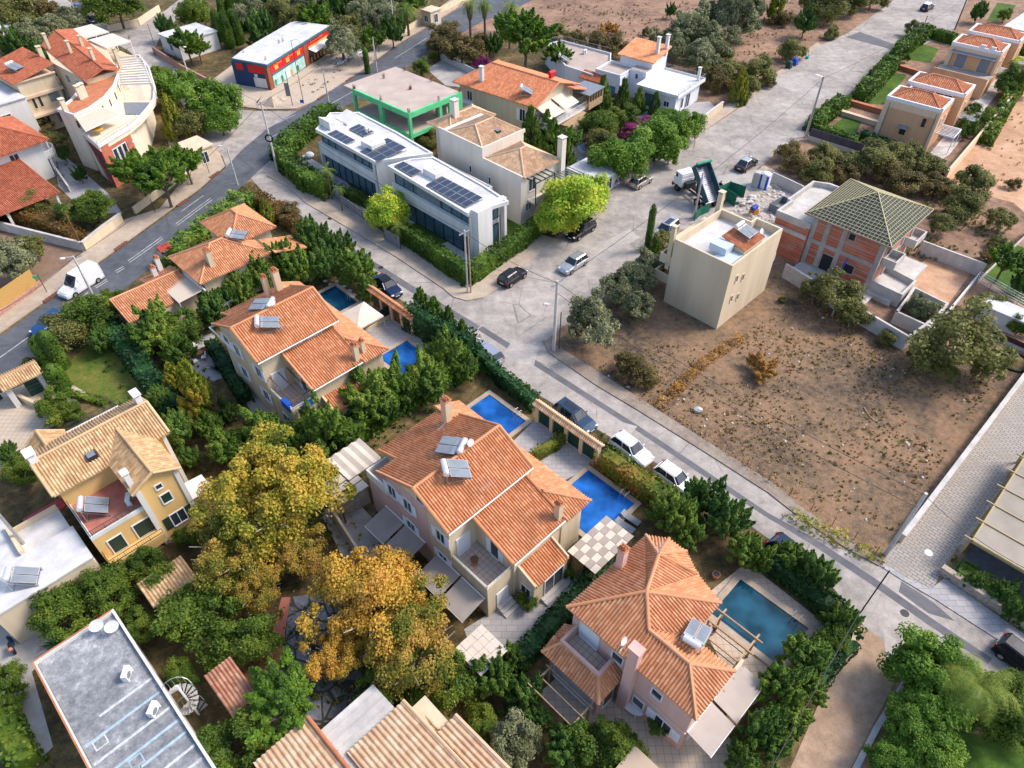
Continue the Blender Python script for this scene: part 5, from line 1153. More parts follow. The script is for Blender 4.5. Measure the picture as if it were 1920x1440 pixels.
Mpost = [mat('poster_mint', (.45,.66,.60),(.30,.50,.45),1.4,.4), mat('poster_green', (.08,.34,.20),(.04,.14,.10),3,.4), mat('poster_white', (.75,.76,.74),(.60,.62,.60),2,.4), mat('poster_orange', (.66,.30,.10),(.5,.2,.06),2,.4), mat('poster_dark', (.05,.10,.09),(.10,.18,.16),3,.4)]
for k, m_ in enumerate([1,0,4,0,2,3,0,4,0,0]):
 b = MB(); x = u0+1.15+k*1.03; b.box(x, x+1.0, v0+.2, v0+.3,.25,2.2); o = b.build('shop_window', Mpost[0 if m_ != 2 else 2], t)
 b = MB(); b.tube((x+.5, v0+.19,1.1),(x+.5, v0+.2,1.1),.34, n=10); b.box(x+.2, x+.8, v0+.185, v0+.2,.35,1.0); b.build('poster', Mpost[m_], o)
b = MB(); b.box(u0+13.2, u1-.7, v0+.2, v0+.3,.1,2.3); o = b.build('shop_window', M_glass, t); b = MB()
for k in range(6): b.box(u0+13.4+k*1.1, u0+13.9+k*1.1, v0+.17, v0+.2,.3+.1*(k % 2),1.2+.3*(k % 3))
b.build('display_goods', Mpost[3], o)
awning(t, [(u0+13.2, v0+.2,2.75),(u1-.6, v0+.2,2.75),(u1-.6, v0-1.2,2.4),(u0+13.2, v0-1.2,2.4)], M_white)
b = MB(); b.box(u0+.12, u0+.2, v0+1.05, v0+4.2,2.7,4.05); b.box(u0+.12, u0+.2, v0+5.2, v0+6.6,2.9,4.0); b.build('side_sign', M_red, t); b = MB(); b.box(u0+.12, u0+.2, v0+1.0, v0+3.5,.3,1.9); b.box(u0+.1, u0+.2, v0+2.6, v0+3.2,2.0,2.5); b.build('side_panel', M_white, t)
b = MB()
for cx_, cy_ in ((u0+1.5, v0+1.2),(u0+9.4, v0+3.6),(u0+10.4, v0+3.4),(u0+3.2, v1-.6),(u0+7, v1+.2)):
 for k in range(6): b.tube((cx_+(k % 3)*.15, cy_+(k//3)*.15,4.5),(cx_+(k % 3)*.17, cy_+(k//3)*.13,5.2),.02, n=4)
b.build('rebar_bundle', M_rust, t)
A = F.px(616,98); b = MB(); b.prism([(A[0]-.3, A[1]+.4),(A[0]+5.2, A[1]-.6),(A[0]+5.2, A[1]-.45),(A[0]-.3, A[1]+.55)], 0,2.0); tag(b.build('hoarding', M_red, F=F, org=(A[0], A[1], 0)), 'plain red hoarding right of the roadside shop', 'hoarding')
A = F.px(650,112); b = MB()
for k in range(60): x = A[0]+R2.uniform(-3.5,4.5); y = A[1]+R2.uniform(-1,1)-.12*(x-A[0]); b.sphere((x, y, .15+R2.random()*.3),(R2.uniform(.3,.6), R2.uniform(.2,.4),.25),7,4, jit=.2)
tag(b.build('covered_goods', mat('plastic_wrap', (.62,.64,.68),(.40,.38,.46),2,.4), F=F, org=(A[0], A[1], 0)), 'low heap of goods under white plastic in front of the red hoarding', 'goods')
A = F.px(503-0,195); A = F.px(511,196); b = MB(); b.prism([(A[0]-1.2, A[1]-1.1),(A[0]+2.6, A[1]-1.1),(A[0]+2.6, A[1]+1.2),(A[0]-1.2, A[1]+1.2)], .15,1.3)
for i in range(4,8): x, y, z = b.v[i]; b.v[i] = (A[0]+.7+(x-A[0]-.7)*.35, A[1]+(y-A[1])*.2, z)
tag(b.build('wedge_planter', M_stone, F=F, org=(A[0], A[1], 0)), 'tan stone wedge on the forecourt corner before the shop', 'planter')
# TILED HOUSE BEHIND GREEN FRAME
F = Fr(52); t = thing('house', 'cream house with wide salmon tiled roof and two pale awnings', 'house', F, (90,69,0))
b = MB(); b.prism(rectP(84.5,94.8,61.8,76.5),0,6.0); b.poly([(84.5,61.8,6),(94.8,61.8,6),(89.7,61.8,7.9)]); b.build('wall', M_cream, t)
fs, cp = hip(83.9,95.5,61.1,77.5,6.0,8.0, 'v', 0,3.5); roof(t, fs, cp, M_tileO2)
fs = [[(96.0,60.0,5.4),(96.0,63.2,5.4),(92.2,63.2,6.6),(92.2,60.0,6.6)]]; roof(t, fs, [], M_tileO2)
b = MB(); b.box(84.5,95.0,59.2,61.8,2.8,3.0); b.build('balcony', M_white, t); rail(t, [(84.5,61.7),(84.5,59.3),(95,59.3)], 3.0,.9, M_whitep)
b = MB(); b.box(95.0,99.0,58.8,62.4,2.6,2.8); b.box(98.8,99,58.8,62.4,2.8,5.0); b.box(95,98.8,58.8,58.9,2.8,3.7)
for k in range(6): b.box(95+k*.75,95.1+k*.75,58.8,58.9,3.7,5.0)
b.build('veranda', M_woodl, t); b = MB(); b.prism(rectP(94.6,99.2,58.6,62.6),5.0,5.1); b.build('veranda_roof', M_shutg, t)
awning(t, [(85.0,61.7,5.5),(88.6,61.7,5.5),(88.6,59.2,4.5),(85.0,59.2,4.5)], M_canvas); awning(t, [(88.9,61.7,5.7),(92.6,61.7,5.7),(92.6,59.2,4.7),(88.9,59.2,4.7)], M_canvas)
opening(t, 'v', 61.8,-1,86.2,4.2,1.2,1.4, shut=M_shut); opening(t, 'u', 84.5,-1,64.0,4.0,1,1.8, shut=M_shut); opening(t, 'u', 84.5,-1,74.5,4.2,1,1.8); opening(t, 'v', 61.8,-1,90.4,4.2,1.2,1.8)
b = MB(); b.box(83.2,84.5,73.5,76.3,2.8,3.7); b.build('balcony', M_white, t)
chimney(t, 85.8,73.0,6.5,8.6,.5,.6, M_white, 'slab')
solar_heater('solar water heater on the wide salmon tiled roof', 85.6,64.8,6.7,-60, F=F, tilt=25, lift=.3);
b = MB(); b.tube((90.6,63.6,8.5),(92,63.6,8.4),.3, n=12); b.box(90.8,91.8,63.4,63.8,7.7,8.3); tag(b.build('water_tank', M_red, F=F, org=(91,63,8)), 'small red tank on the salmon tiled roof by the antenna', 'tank')
u, v = F.px(1075,225,2.4); t = thing('garden_hut', 'small beige hut with brown flat roof below the pale awnings', 'hut', F, (u, v, 0)); b = MB(); b.prism([(u-2.2, v-2.4),(u+1.6, v-2.4),(u+2.4, v),(u+1.6, v+2.2),(u-2.2, v+2.2)], 0,2.3); b.build('wall', M_beige, t); b = MB(); b.prism([(u-2.6, v-2.8),(u+1.9, v-2.8),(u+2.9, v),(u+1.9, v+2.6),(u-2.6, v+2.6)], 2.3, lambda p: 2.45 if p[0] < u else 2.8); b.build('roof', M_woodl, t)
# WHITE CUBIC VILLA
t = thing('house', 'white cubic villa with small orange roofed tower and two slim chimneys', 'house', F, (110,58,0)); Mc = mat('bluish_white_render', (.70,.72,.76),(.64,.66,.70),.5,.8)
b = MB(); b.prism(rectP(106.7,115.0,49.6,56.9),0,3.2); b.prism(rectP(111.2,116.2,57.0,63.2),0,5.7); b.prism(rectP(109.2,111.198,56.902,60),0,4.6); b.prism(rectP(106.2,111.198,60.002,65.0),0,4.0); b.build('wall', Mc, t)
b = MB(); b.prism(rectP(106.1,115.6,49.0,56.898),3.2,3.5); b.build('flat_roof', M_white, t); b = MB(); b.prism(rectP(106.3,111.1,60.1,64.9),4.0,4.1); b.prism(rectP(109.3,111.15,57,59.95),4.6,4.66); b.build('flat_roof', M_slabpink, t)
roof(t, [[(110.8,56.5,5.8),(110.8,63.6,5.8),(116.6,63.6,7.0),(116.6,56.5,7.0)]], [], mat('x_', (1,1,1)) if False else tilemat('bright_orange_roof_tiles', (.62,.24,.10),(.74,.32,.15),(.78,.38,.2)))
b = MB(); b.wallpath(rectP(106.3,111.1,60.2,64.9),.2,4.05,4.4, closed=True); b.wallpath(rectP(106.2,115.5,49.1,56.8),.15,3.5,3.75, closed=True); b.build('parapet', Mc, t)
rail(t, [(106.2,49.1),(115.5,49.1),(115.5,56.8)], 3.75,.7, M_steel, step=.3); chimney(t, 113.6,57.6,5.8,8.8,.5,.5, M_white, 'slab'); chimney(t, 115.6,57.0,5.8,8.8,.5,.5, M_white, 'slab'); chimney(t, 114.4,49.8,3.4,5.4,.4,.4, M_white, 'slab')
opening(t, 'u', 109.2,-1,58.6,3.7,.5,.8, mull=False); opening(t, 'u', 106.7,-1,54.4,1.6,1.6,1.8, pm=M_glassb, fm=M_blue); opening(t, 'u', 106.7,-1,51.2,1.7,.9,.8); opening(t, 'u', 106.2,-1,61.4,1.4,1.4,1.9, pm=mat('blue_door', (.05,.22,.40)), mull=False, nm='blue_door')
opening(t, 'v', 49.6,-1,111.0,1.3,1.4,2.2, nm='patio_door'); opening(t, 'v', 49.6,-1,109,1.5,.8,1.6)
roof(t, [[(104.6,63.0,2.9),(104.6,67.2,2.9),(106.4,67.2,3.7),(106.4,63.0,3.7)]], [], M_tileR)
t = thing('annex', 'long low annex with sandy flat roof joined to the white cubic villa', 'building', F, (110,70,0)); b = MB(); b.prism([(105.5,65.002),(111.2,65.002),(116,68),(116,79),(112.5,80),(106,71)], 0,3.2); b.build('wall', Mc, t); b = MB(); b.prism([(105.7,65.2),(111.0,65.2),(115.8,68.2),(115.8,78.8),(112.5,79.7),(106.2,70.9)], 3.2,3.26); b.build('flat_roof', M_slabpink, t)
b = MB(); b.wallpath([(105.6,65.1),(106.1,71),(112.4,79.8),(115.9,78.9),(115.9,68),(111.2,65.1)], .2,3.2,3.6); b.build('parapet', Mc, t); rail(t, [(112.5,79.8),(115.9,78.9),(115.9,68)], 3.6,.8, M_steel, step=.4)
ac_unit('white air conditioner on the sandy flat roof annex', 113.5,72.0,3.3, F=F); solar_heater('solar water heater on the sandy flat roof annex', 107.5,73.0,3.3,-60, F=F)
# PEACH TERRACE HOUSES
F = Fr(49.5)
def peach(du, dv, label, front):
 U = lambda u: u+du
 V = lambda v: v+dv
 t = thing('house', label, 'house', F, (U(124), V(22),0), 'peach terrace houses with tiled roofs inside white parapets')
 b = MB(); b.prism(rectP(U(118.6), U(124.0), V(18.5), V(26.6)),0,5.9); b.prism(rectP(U(126.6), U(131.8), V(17.6), V(26.2)),0,5.9); b.prism(rectP(U(124.002), U(126.598), V(19.0), V(25.2)),0,4.6); b.build('wall', M_peach, t)
 b = MB(); z = 5.9
 b.wallpath(rectP(U(118.75), U(123.85), V(18.65), V(26.45)),.32, z, 6.4, closed=True); b.wallpath(rectP(U(126.75), U(131.65), V(17.75), V(26.05)),.32, z, 6.4, closed=True)
 b.wallpath([(U(124.0), V(18.9)),(U(126.6), V(18.9))], .25,4.6,5.6); b.wallpath([(U(124.0), V(25.3)),(U(126.6), V(25.3))], .25,4.6,5.9); b.build('parapet', M_whitep, t)
 b = MB(); b.box(U(118.55), U(118.6), V(18.5), V(26.6),4.9,5.9); b.box(U(118.55), U(118.6), V(25.9), V(26.6),0,4.9); b.box(U(118.55), U(118.6), V(18.5), V(18.9),0,4.9); b.build('pale_trim', M_peachl, t)
 for a, c, d, e in ((118.95,123.65,18.85,26.25),(126.95,131.45,17.95,25.85)):
  fs, cp = hip(U(a), U(c), V(d), V(e),6.1,7.3, 'v'); roof(t, fs, cp, M_tileO2, pitch=.3)
 g = MB(); g.box(U(126.5), U(126.59), V(19.2), V(25.6),4.75,5.8); fo = MB()
 for k in range(6): y = V(19.2)+6.4*k/5; fo.box(U(126.42), U(126.56), y-.05, y+.05,4.65,5.88)
 fo.box(U(126.42), U(126.56), V(19.15), V(25.65),4.62,4.72); fo.box(U(126.42), U(126.56), V(19.15), V(25.65),5.8,5.9); o = fo.build('window', M_whitep, t); g.build('pane', M_glass, o)
 for y in (25.8,19.0): b = MB(); b.tube((U(118.5), V(y),5.6),(U(118.5), V(y),.1),.05); b.build('drainpipe', M_shutg, t)
 if front:
  opening(t, 'u', 118.55,-1,20.3,4.0,.55,1.3, mull=False, fm=M_peach); opening(t, 'u', 118.6,-1,22.7,1.9,.9,.9, pm=M_dark, mull=False, fm=M_peach, shut=None)
  awning(t, [(118.6,22.1,2.9),(118.6,23.4,2.9),(117.7,23.4,2.65),(117.7,22.1,2.65)], M_shutg, bar=False)
 else:
  for y in (20.4,24.2): opening(t, 'u', U(118.55),-1, V(y),3.7,1.7,2.2, pm=M_shutg, mull=False, fm=M_peachl, nm='shuttered_door')
  awning(t, [(U(118.6), V(18.9),5.3),(U(118.6), V(26.1),5.3),(U(117.6), V(26.1),5.1),(U(117.6), V(18.9),5.1)], M_shutg, bar=False)
  b = MB(); b.box(U(113.5), U(118.55), V(18.2), V(27.0),0,2.5); b.build('wall', M_peach, t); bx(t, 'terrace_floor', M_conc, U(113.6), U(118.5), V(18.4), V(26.8),2.5,2.53)
  b = MB(); b.wallpath([(U(113.6), V(26.9)),(U(113.6), V(18.3))], .2,2.5,3.4); b.build('parapet', M_peach, t)
 for v_ in (120.2,122.2,129.0): opening(t, 'v', V(18.5 if v_ < 125 else 17.6),-1, U(v_),3.9,.35,1.4, mull=False, fm=M_white)
 for u_ in (119.6,127.6):
  b = MB(); x0 = U(u_); y1 = V(18.4 if u_ < 125 else 17.5)
  for k in range(8): b.box(x0+.05+k*.5, x0+.15+k*.5, y1-2.6, y1,2.62,2.7)
  b.box(x0, x0+3.7, y1-2.7, y1-2.6,2.5,2.72); b.box(x0-.05, x0+.05, y1-2.6, y1,2.5,2.72); b.box(x0+3.65, x0+3.75, y1-2.6, y1,2.5,2.72)
  for q in (x0, x0+3.6): b.box(q, q+.1, y1-2.7, y1-2.6,0,2.5)
  b.build('pergola', M_whitep, t)
 return t
peach(0,0, 'nearest peach house with blank side wall and tiled roofs in white parapets', True)
peach(30.8,-.3, 'farther peach house with two tall dark shuttered doors facing the camera', False)
ac_unit('left air conditioner on the farther peach house roof edge', 149.8,21.4,6.1, F=F, rot=90); ac_unit('right air conditioner on the farther peach house roof edge', 149.8,19.8,6.1, F=F, rot=90)
for i, (a, bb) in enumerate([(((1665,195)),(1722,212)),((1680,128),(1735,145)),((1575,215),(1640,235)),((1590,195),(1650,212))]):
 A = F.px(*a); B = F.px(*bb); b = MB(); b.wallpath([A, B], .5,0,.7); b.wallpath([A, B], .8,.7,.78,0); o = b.build('garden_wall', M_terracotta if i != 2 else M_peachl, F=F, org=(A[0], A[1], 0))
 tag(o, ['terracotta garden wall dividing the two nearest peach house lawns', 'terracotta garden wall before the farther peach house', 'pale peach garden wall beside the small near lawn', 'terracotta garden wall beside the small near lawn'][i], 'wall')
t = thing('house', 'white house corner at the top right edge of the picture', 'house', K, (171,33,0)); b = MB(); b.prism(rectP(166,182,25,35),0,5); b.build('wall', M_white, t); b = MB(); b.prism(rectP(165.6,182,24.6,35.4),5,5.3); b.build('flat_roof', M_whiter, t); opening(t, 'u', 166,-1,33,2.5,1.5,1.5)
# BEIGE BLOCK
t = thing('house', 'plain beige three storey house beside the empty lot with roof terrace', 'house', K, (63,30,0))
b = MB(); b.prism([(58.3,26.6),(68.3,26.6),(68.3,29.9),(67.2,29.9),(67.2,33.7),(58.3,33.7)], 0,7.3); b.build('wall', M_beige, t)
b = MB(); b.wallpath([(58.42,26.72),(68.2,26.72),(68.2,29.8),(67.1,29.8),(67.1,33.6),(58.42,33.6)], .22,7.3,8.3, closed=True); b.build('parapet', M_beige, t)
bx(t, 'terrace_floor', M_whiter, (58.5,68.0,26.8,29.7,7.3,7.34),(58.5,67.0,29.702,33.5,7.3,7.34))
b = MB(); b.box(61.0,64.6,27.0,29.6,7.34,8.7); b.build('stair_tower', M_beige, t)
roof(t, [[(60.9,26.9,8.72),(64.8,26.9,8.72),(64.8,29.8,9.3),(60.9,29.8,9.3)]], [], M_tileO2)
b = MB(); b.box(58.6,60.9,27.0,29.0,7.34,8.2); b.box(59.4,60.9,28.2,30.2,8.2,9.0); b.build('glazed_shelter', mat('frosted_glass', (.52,.60,.68),(.46,.54,.62),1,.2), t)
for u_, z in ((60.0,5.9),(61.4,5.4),(60.0,3.3),(61.4,2.8)): opening(t, 'v', 26.6,-1, u_, z, .3,.75, mull=False, fm=M_beige)
for z, l in ((4.6,1.7),(2.2,2.1)):
 b = MB(); b.box(58.6,58.6+4,33.7,33.7+l, z, z+.2); b.wallpath([(58.7,33.7),(58.7,33.6+l),(62.5,33.6+l),(62.5,33.7)], .15, z+.2, z+1.1); b.build('balcony', M_beige, t); bx(t, 'balcony_floor', M_terracotta, 58.8,62.4,33.71,33.5+l, z+.2, z+.22)
b = MB(); b.prism([(58.5,33.7),(66.5,33.7),(66.5,35.2),(60,35.2)], 6.6,6.9); b.build('eaves_slab', M_beige, t)
b = MB(); b.box(68.3,69.8,27.2,29.2,6.0,6.15); b.wallpath([(68.3,27.2),(69.8,27.2),(69.8,29.2)], .12,3.2,4.2); b.box(68.3,69.8,27.2,29.2,3.0,3.2); b.box(69.68,69.8,27.2,27.32,4.2,6.0); b.build('balcony', M_beige, t)
chimney(t, 66.9,33.9,5,10.2,.55,.55, M_beige, 'slab'); chimney(t, 58.8,34.3,4,9.2,.4,.5, M_beige, 'slab')
solar_heater('solar water heater with tank on the small tiled stair tower', 63.0,28.9,9.1,-90, tilt=15, w=2, lift=.4); dish('left dish on the beige house terrace', 66.1,30.2,7.34, r=.35); dish('right dish on the beige house terrace', 66.3,28.0,7.34, r=.35); antenna('thin antenna on the beige house terrace', 66.0,29.2,7.3,1.4)
# UNFINISHED BRICK HOUSE
t = thing('unfinished_building', 'unfinished red brick and concrete house with batten covered hipped roof', 'building', K, (80,23,0)); M_bat = mat('yellow_battens', (.50,.45,.25),(.42,.37,.21),3,.7); M_memb = mat('dark_roof_membrane', (.05,.065,.06),(.035,.045,.045),1,.8)
u0, u1, v0, v1 = 76.2,85.4,18.0,26.4; ze = 7.2
b = MB(); b.box(u0+.05, u1-.05, v0+.05, v1-.05,0,7); b.build('wall', M_brickh, t)
b = MB(); b.box(u0+.02, u0+.045, v0+.1, v1-.1,.2,7); b.box(u0-.2, u0,1,1.1,0,0) if False else None; b.build('wall', M_brickh2, t)
b = MB()
for z0, z1 in ((3.3,3.75),(6.7,7.0),(0,.5)): b.box(u0-.04, u1+.04, v0-.04, v1+.04, z0, z1)
for y in (v0-.05, v0+4.3, v0+6.3, v1-.5): b.box(u0-.05, u0+.3, y, y+.55,0,7)
for x in (u0+3.0, u0+6.2, u1-.5): b.box(x, x+.5, v0-.06, v0+.3,0,7)
for z in (1.6,2.4,4.9,5.9): b.box(u0-.01, u0+.06, v0, v1, z, z+.08)
b.build('concrete_frame', M_conc, t)
for v_, z, w, h in ((v0+2.9,2.0,1.3,1.1),(v0+3.7,5.9,.7,.8)): opening(t, 'u', u0,-1, v_, z, w, h, fm=M_conc, pm=M_dark, mull=False)
opening(t, 'u', u0,-1, v0+5.5,1.5,1.3,2.2, fm=M_conc, pm=M_dark, mull=False, nm='doorway'); opening(t, 'v', v0,-1, u0+4.6,1.7,1.8,2.2, fm=M_conc, pm=M_dark, mull=False, nm='doorway'); opening(t, 'v', v0,-1, u0+2,5.2,1.2,2, fm=M_conc, pm=M_dark, mull=False, nm='doorway')
ap = ((u0+u1)/2,(v0+v1)/2,9.5); A0, B0, C0, D0 = (75.1,17.15,7.1),(86.35,17.15,7.1),(86.35,27.3,7.1),(75.1,27.3,7.1)
b = MB()
for p, q in ((A0, B0),(B0, C0),(C0, D0),(D0, A0)): b.poly([p, q, ap])
b.poly([D0, C0, B0, A0]); ro = b.build('roof', M_memb, t); b = MB()
b.box(75.05,86.4,17.1,27.35,6.98,7.08); b.build('eaves_board', mat('mauve_eaves', (.34,.20,.18),(.28,.16,.15)), t)
b = MB()
for p, q in ((A0, B0),(B0, C0),(C0, D0),(D0, A0)):
 p, q, a_ = Vector(p), Vector(q), Vector(ap); n = (q-p).cross(a_-p).normalized()*.05; b.tube(p+n, a_+n, .07, n=5)
 for k in range(0,14): s = k/14; b.tube(p.lerp(a_, s)+n, q.lerp(a_, s)+n, .03, n=4)
 mid = (p+q)/2; d = (q-p).normalized(); N = 22
 for k in range(1, N):
  s = k/N; x = p.lerp(q, s); f = 1-abs(2*s-1); top = x.lerp(mid+(a_-mid),0); e = x+(a_-mid)*f; b.tube(x+n*.7, e+n*.7,.022, n=4)
b.build('battens', M_bat, ro)
# flat low part to the left/back
b = MB(); b.prism([(75.9,26.5),(86.5,26.5),(86.5,29.6),(85.6,31.4),(79.3,31.4),(79.3,30.9),(76.0,30.9)], 0,4.9); b.build('wall', M_brickh2, t); b = MB(); b.prism([(75.95,26.45),(86.45,26.45),(86.45,29.55),(85.55,31.35),(79.35,31.35),(79.25,30.85),(76.05,30.85)], 4.9,4.96); b.build('flat_roof', M_concl, t)
b = MB(); P = [(76.05,26.7),(76.05,30.85),(79.3,30.85),(79.4,31.3),(85.5,31.3),(86.4,29.6),(86.4,27.4)]; b.wallpath(P, .28,4.7,5.6); b.wallpath([(75.88,26.6),(75.88,30.9)], .1,3.4,3.9); b.build('parapet', M_concl, t)
b = MB(); b.box(u0+1.0, u0+3.6, v0-1.5, v0-.06,3.4,3.6); b.wallpath([(u0+1.1, v0-.06),(u0+1.1, v0-1.45),(u0+3.5, v0-1.45),(u0+3.5, v0-.06)], .15,3.6,4.4); b.build('balcony', M_concl, t); b = MB(); b.box(u1-2.2, u1+.8, v0-1.3, v0-.06,3.4,3.6); b.wallpath([(u1-2.1, v0-.06),(u1-2.1, v0-1.25),(u1+.7, v0-1.25),(u1+.7, v0)], .15,3.6,4.4); b.build('balcony', M_concl, t)
b = MB(); b.box(u0-.6, u1+.5, v0-3.0, v0-.06,0,.6); b.box(u0-2.6, u0-.1, v0-1, v1,0,.35); b.build('platform', M_concl, t)
b = MB(); u, v = u0-1.0, v0+3.4; b.tube((u, v, .35),(u+.6, v-.2,3.4),.09, n=8); tag(b.build('blue_pipe', M_bluetarp, F=K, org=(u, v, .3)), 'deep blue pipe leaning against the unfinished brick wall', 'pipe')
for i, (P, h) in enumerate([([(1617,545),(1680,575),(1705,550),(1650,520)], 1.5),([(1672,605),(1730,632),(1765,590),(1705,560)], 1.3)]):
 Q = K.pl(P, 0); o = thing('concrete_basin', ['open concrete basin at the lower corner of the unfinished house', 'lower open concrete planter beside the basin of the unfinished house'][i], 'basin', K, (Q[0][0], Q[0][1], 0)); b = MB(); b.wallpath(Q, .25,0, h+.3, closed=True); b.build('basin_wall', M_concl, o); b = MB(); b.prism(Q, 0, h-.4); b.build('basin_floor', M_concl if i == 0 else M_soil, o)
# CANOPY AND EDGE AT THE RIGHT
t = thing('car_canopy', 'large brown panelled canopy with yellow beams at the right edge', 'canopy', K, (54,-6,0))
b = MB(); b.box(47.4,62,-14,-3.4,2.75,2.8); b.build('canopy_panels', mat('dusty_panel', (.33,.29,.24),(.26,.23,.19),.4,.8, col3=(.22,.15,.12)), t)
b = MB(); b.box(47.2,62,-3.4,-3.28,2.6,2.86); b.box(47.2,47.35,-14,-3.1,2.6,2.86)
for k in range(7): x = 47.3+k*2.35; b.box(x-.05, x+.05,-14,-2.7,2.81,2.9); b.box(x-.08, x+.08,-3.3,-3.14,0,2.6)
b.build('canopy_frame', mat('ochre_beam', (.40,.31,.15),(.34,.26,.13),2,.6), t)
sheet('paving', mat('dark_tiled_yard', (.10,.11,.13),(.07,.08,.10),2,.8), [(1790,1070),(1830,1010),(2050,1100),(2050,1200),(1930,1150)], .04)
# VILLA TOP LEFT OF CENTRE (L shaped tiled roofs)
t = thing('house', 'low cream house with sprawling salmon hipped roofs beside the main road', 'house', K, (24,71,0))
b = MB(); b.prism(rectP(20.8,28.3,68.2,74.3),0,4.4); b.prism(rectP(26.5,31.2,71.5,77.6),0,5.0); b.prism(rectP(12.9,19.9,69.0,74.3),0,2.8); b.build('wall', M_cream, t)
fs, cp = hip(20.2,28.9,67.6,74.9,4.5,6.3, 'u'); roof(t, fs, cp, M_tileP)
fs, cp = hip(25.9,31.8,71.0,78.2,5.1,6.8, 'v'); roof(t, fs, cp, M_tileP)
roof(t, [[(33.0,66.9,3.6),(33.0,70.4,3.6),(29.0,70.4,4.8),(29.0,66.9,4.8)]], [], M_tileP)
roof(t, [[(12.4,68.9,2.9),(20.2,68.9,2.9),(20.2,73.0,3.7),(12.4,73.0,3.7)], [(20.2,75.4,3.1),(16.4,75.4,3.1),(16.4,73.05,3.75),(20.2,73.05,3.75)]], [((12.4,73.0,3.7),(20.2,73.0,3.7))], M_tileP)
chimney(t, 22.6,69.2,4.6,7.0,.6,.9, M_cream); chimney(t, 19.0,75.2,2.8,4.9,.5,.5, M_white); chimney(t, 18.0,74.2,2.8,4.6,.5,.5, M_white)
awning(t, [(20.4,72.4,3.5),(20.4,67.9,3.5),(17.6,67.9,3.3),(17.6,72.4,3.3)], mat('cream_awning', (.56,.47,.38),(.51,.43,.34),.6,.9))
b = MB()
for y in (67.9,70.2,72.4): b.tube((17.6, y, 0),(17.6, y, 3.25),.05)
b.wallpath([(20.5,72.6),(20.5,67.6)], .15,3.5,3.7); b.build('awning_frame', M_whitep, t)
solar_heater('single collector of a solar water heater on the sprawling salmon roof', 26.5,71.2,5.9,-45, tilt=10, lift=.3); antenna('left television antenna on the sprawling salmon roof', 29.0,77.6,5.8,1.6); antenna('right television antenna on the sprawling salmon roof', 30.0,74.9,6.6,1.2)
u, v = K.px(298,470,2.4); b = MB(); b.prism([(u, v-.5),(u+1.5, v-.5),(u+1.5, v+.5),(u, v+.5)], 2.2, lambda p: 2.3 if p[1] < v else 2.7); tag(b.build('awning', mat('faded_red_canvas', (.36,.05,.04)), F=K, org=(u, v, 2.2)), 'red awning poking out of the hedge beside the main road', 'awning')
# gate house at left edge
t = thing('tiled_gate', 'sandy tiled gate roof on pillars beside the tall clipped cypresses', 'gate', K, (3,67,0)); A = K.px(28,725,0); B = K.px(-60,790,0)
Fg = K; u0, u1, v0, v1 = K.rect((-5,715),(12,735),(72,686),2.7)
roof(t, [[(u0-.2, v0-.5,2.7),(u1, v0-.5,2.7),(u1, v0+.8,3.3),(u0-.2, v0+.8,3.3)], [(u1, v0+2.1,2.7),(u0-.2, v0+2.1,2.7),(u0-.2, v0+.8,3.3),(u1, v0+.8,3.3)]], [((u0-.2, v0+.8,3.3),(u1, v0+.8,3.3))], M_tileT)
b = MB(); b.box(u0, u0+.5, v0-.1, v0+1.6,0,2.7); b.box(u1-.6, u1-.1, v0-.1, v0+1.6,0,2.7); b.build('pillar', M_white, t); b = MB(); b.box(u0+1.6, u1-.7, v0+.5, v0+.6,0,2.4)
for k in range(5): b.box(u0+1.6, u1-.7, v0+.44, v0+.5,.2+k*.45,.5+k*.45)
b.build('gate_panel', M_darkgreen, t)
P = K.px(10,745); b = MB(); b.box(P[0]-3, P[0]-.2, P[1]-.05, P[1]+.05,0,1.9)
for k in range(4): b.box(P[0]-3, P[0]-.2, P[1]-.12, P[1]-.05,.2+k*.45,.5+k*.45)
tag(b.build('sliding_gate', M_darkgreen, F=K, org=(P[0]-1.5, P[1], 0)), 'dark green slatted sliding gate cut by the left edge', 'gate')
wall('low cream forecourt wall with blue and white items by the left gate', [(28,745),(72,765)], .8, M_cream, .3); wall('low wall between the clipped cypresses and the gate', [(58,712),(100,735)], .8, M_cream, .3)
# HOUSES AT THE LEFT TOP
F = Fr(50)
t = thing('house', 'cream apartment house with red tiled roof and solar heater at the left edge', 'house', F, (38,130,0)); b = MB(); b.prism(rectP(34.8,40.4,126.5,136),0,8); b.build('wall', M_cream, t); b = MB(); b.prism(rectP(34.6,40.8,126.2,126.5),5.5,5.9); b.prism(rectP(34.6,41.6,125.2,126.5),2.9,3.2); b.box(34.6,40.6,126.2,126.48,8,8.2); b.build('cornice', M_peachl, t)
fs, cp = hip(34.3,40.7,126.1,136.4,8.05,9.5, 'v', 0,0,37.6) if False else ([[(34.2,126.1,8.1),(34.2,136.6,8.1),(40.9,136.6,9.4),(40.9,126.1,9.4)]], []); roof(t, fs, cp, M_tileR)
for u_, w in ((36.0,.4),(36.9,.4)): opening(t, 'v', 126.5,-1, u_, 4.6, w, 1.5, mull=False, fm=M_cream)
for u_ in (36.0,36.9): opening(t, 'v', 126.5,-1, u_, 1.5,.4,1.5, mull=False, fm=M_cream)
opening(t, 'v', 126.5,-1,39.1,4.8,1.6,1.5, pm=M_shutg, fm=M_cream, mull=False); opening(t, 'v', 126.5,-1,39.1,1.6,1.6,1.5, pm=M_shutg, fm=M_cream, mull=False)
chimney(t, 41.1,130.5,8,10.6,.6,.6, M_cream, 'slab'); solar_heater('solar water heater on the red roof at the left edge', 36.4,130.6,8.6,-70, F=F, tilt=18, w=2)
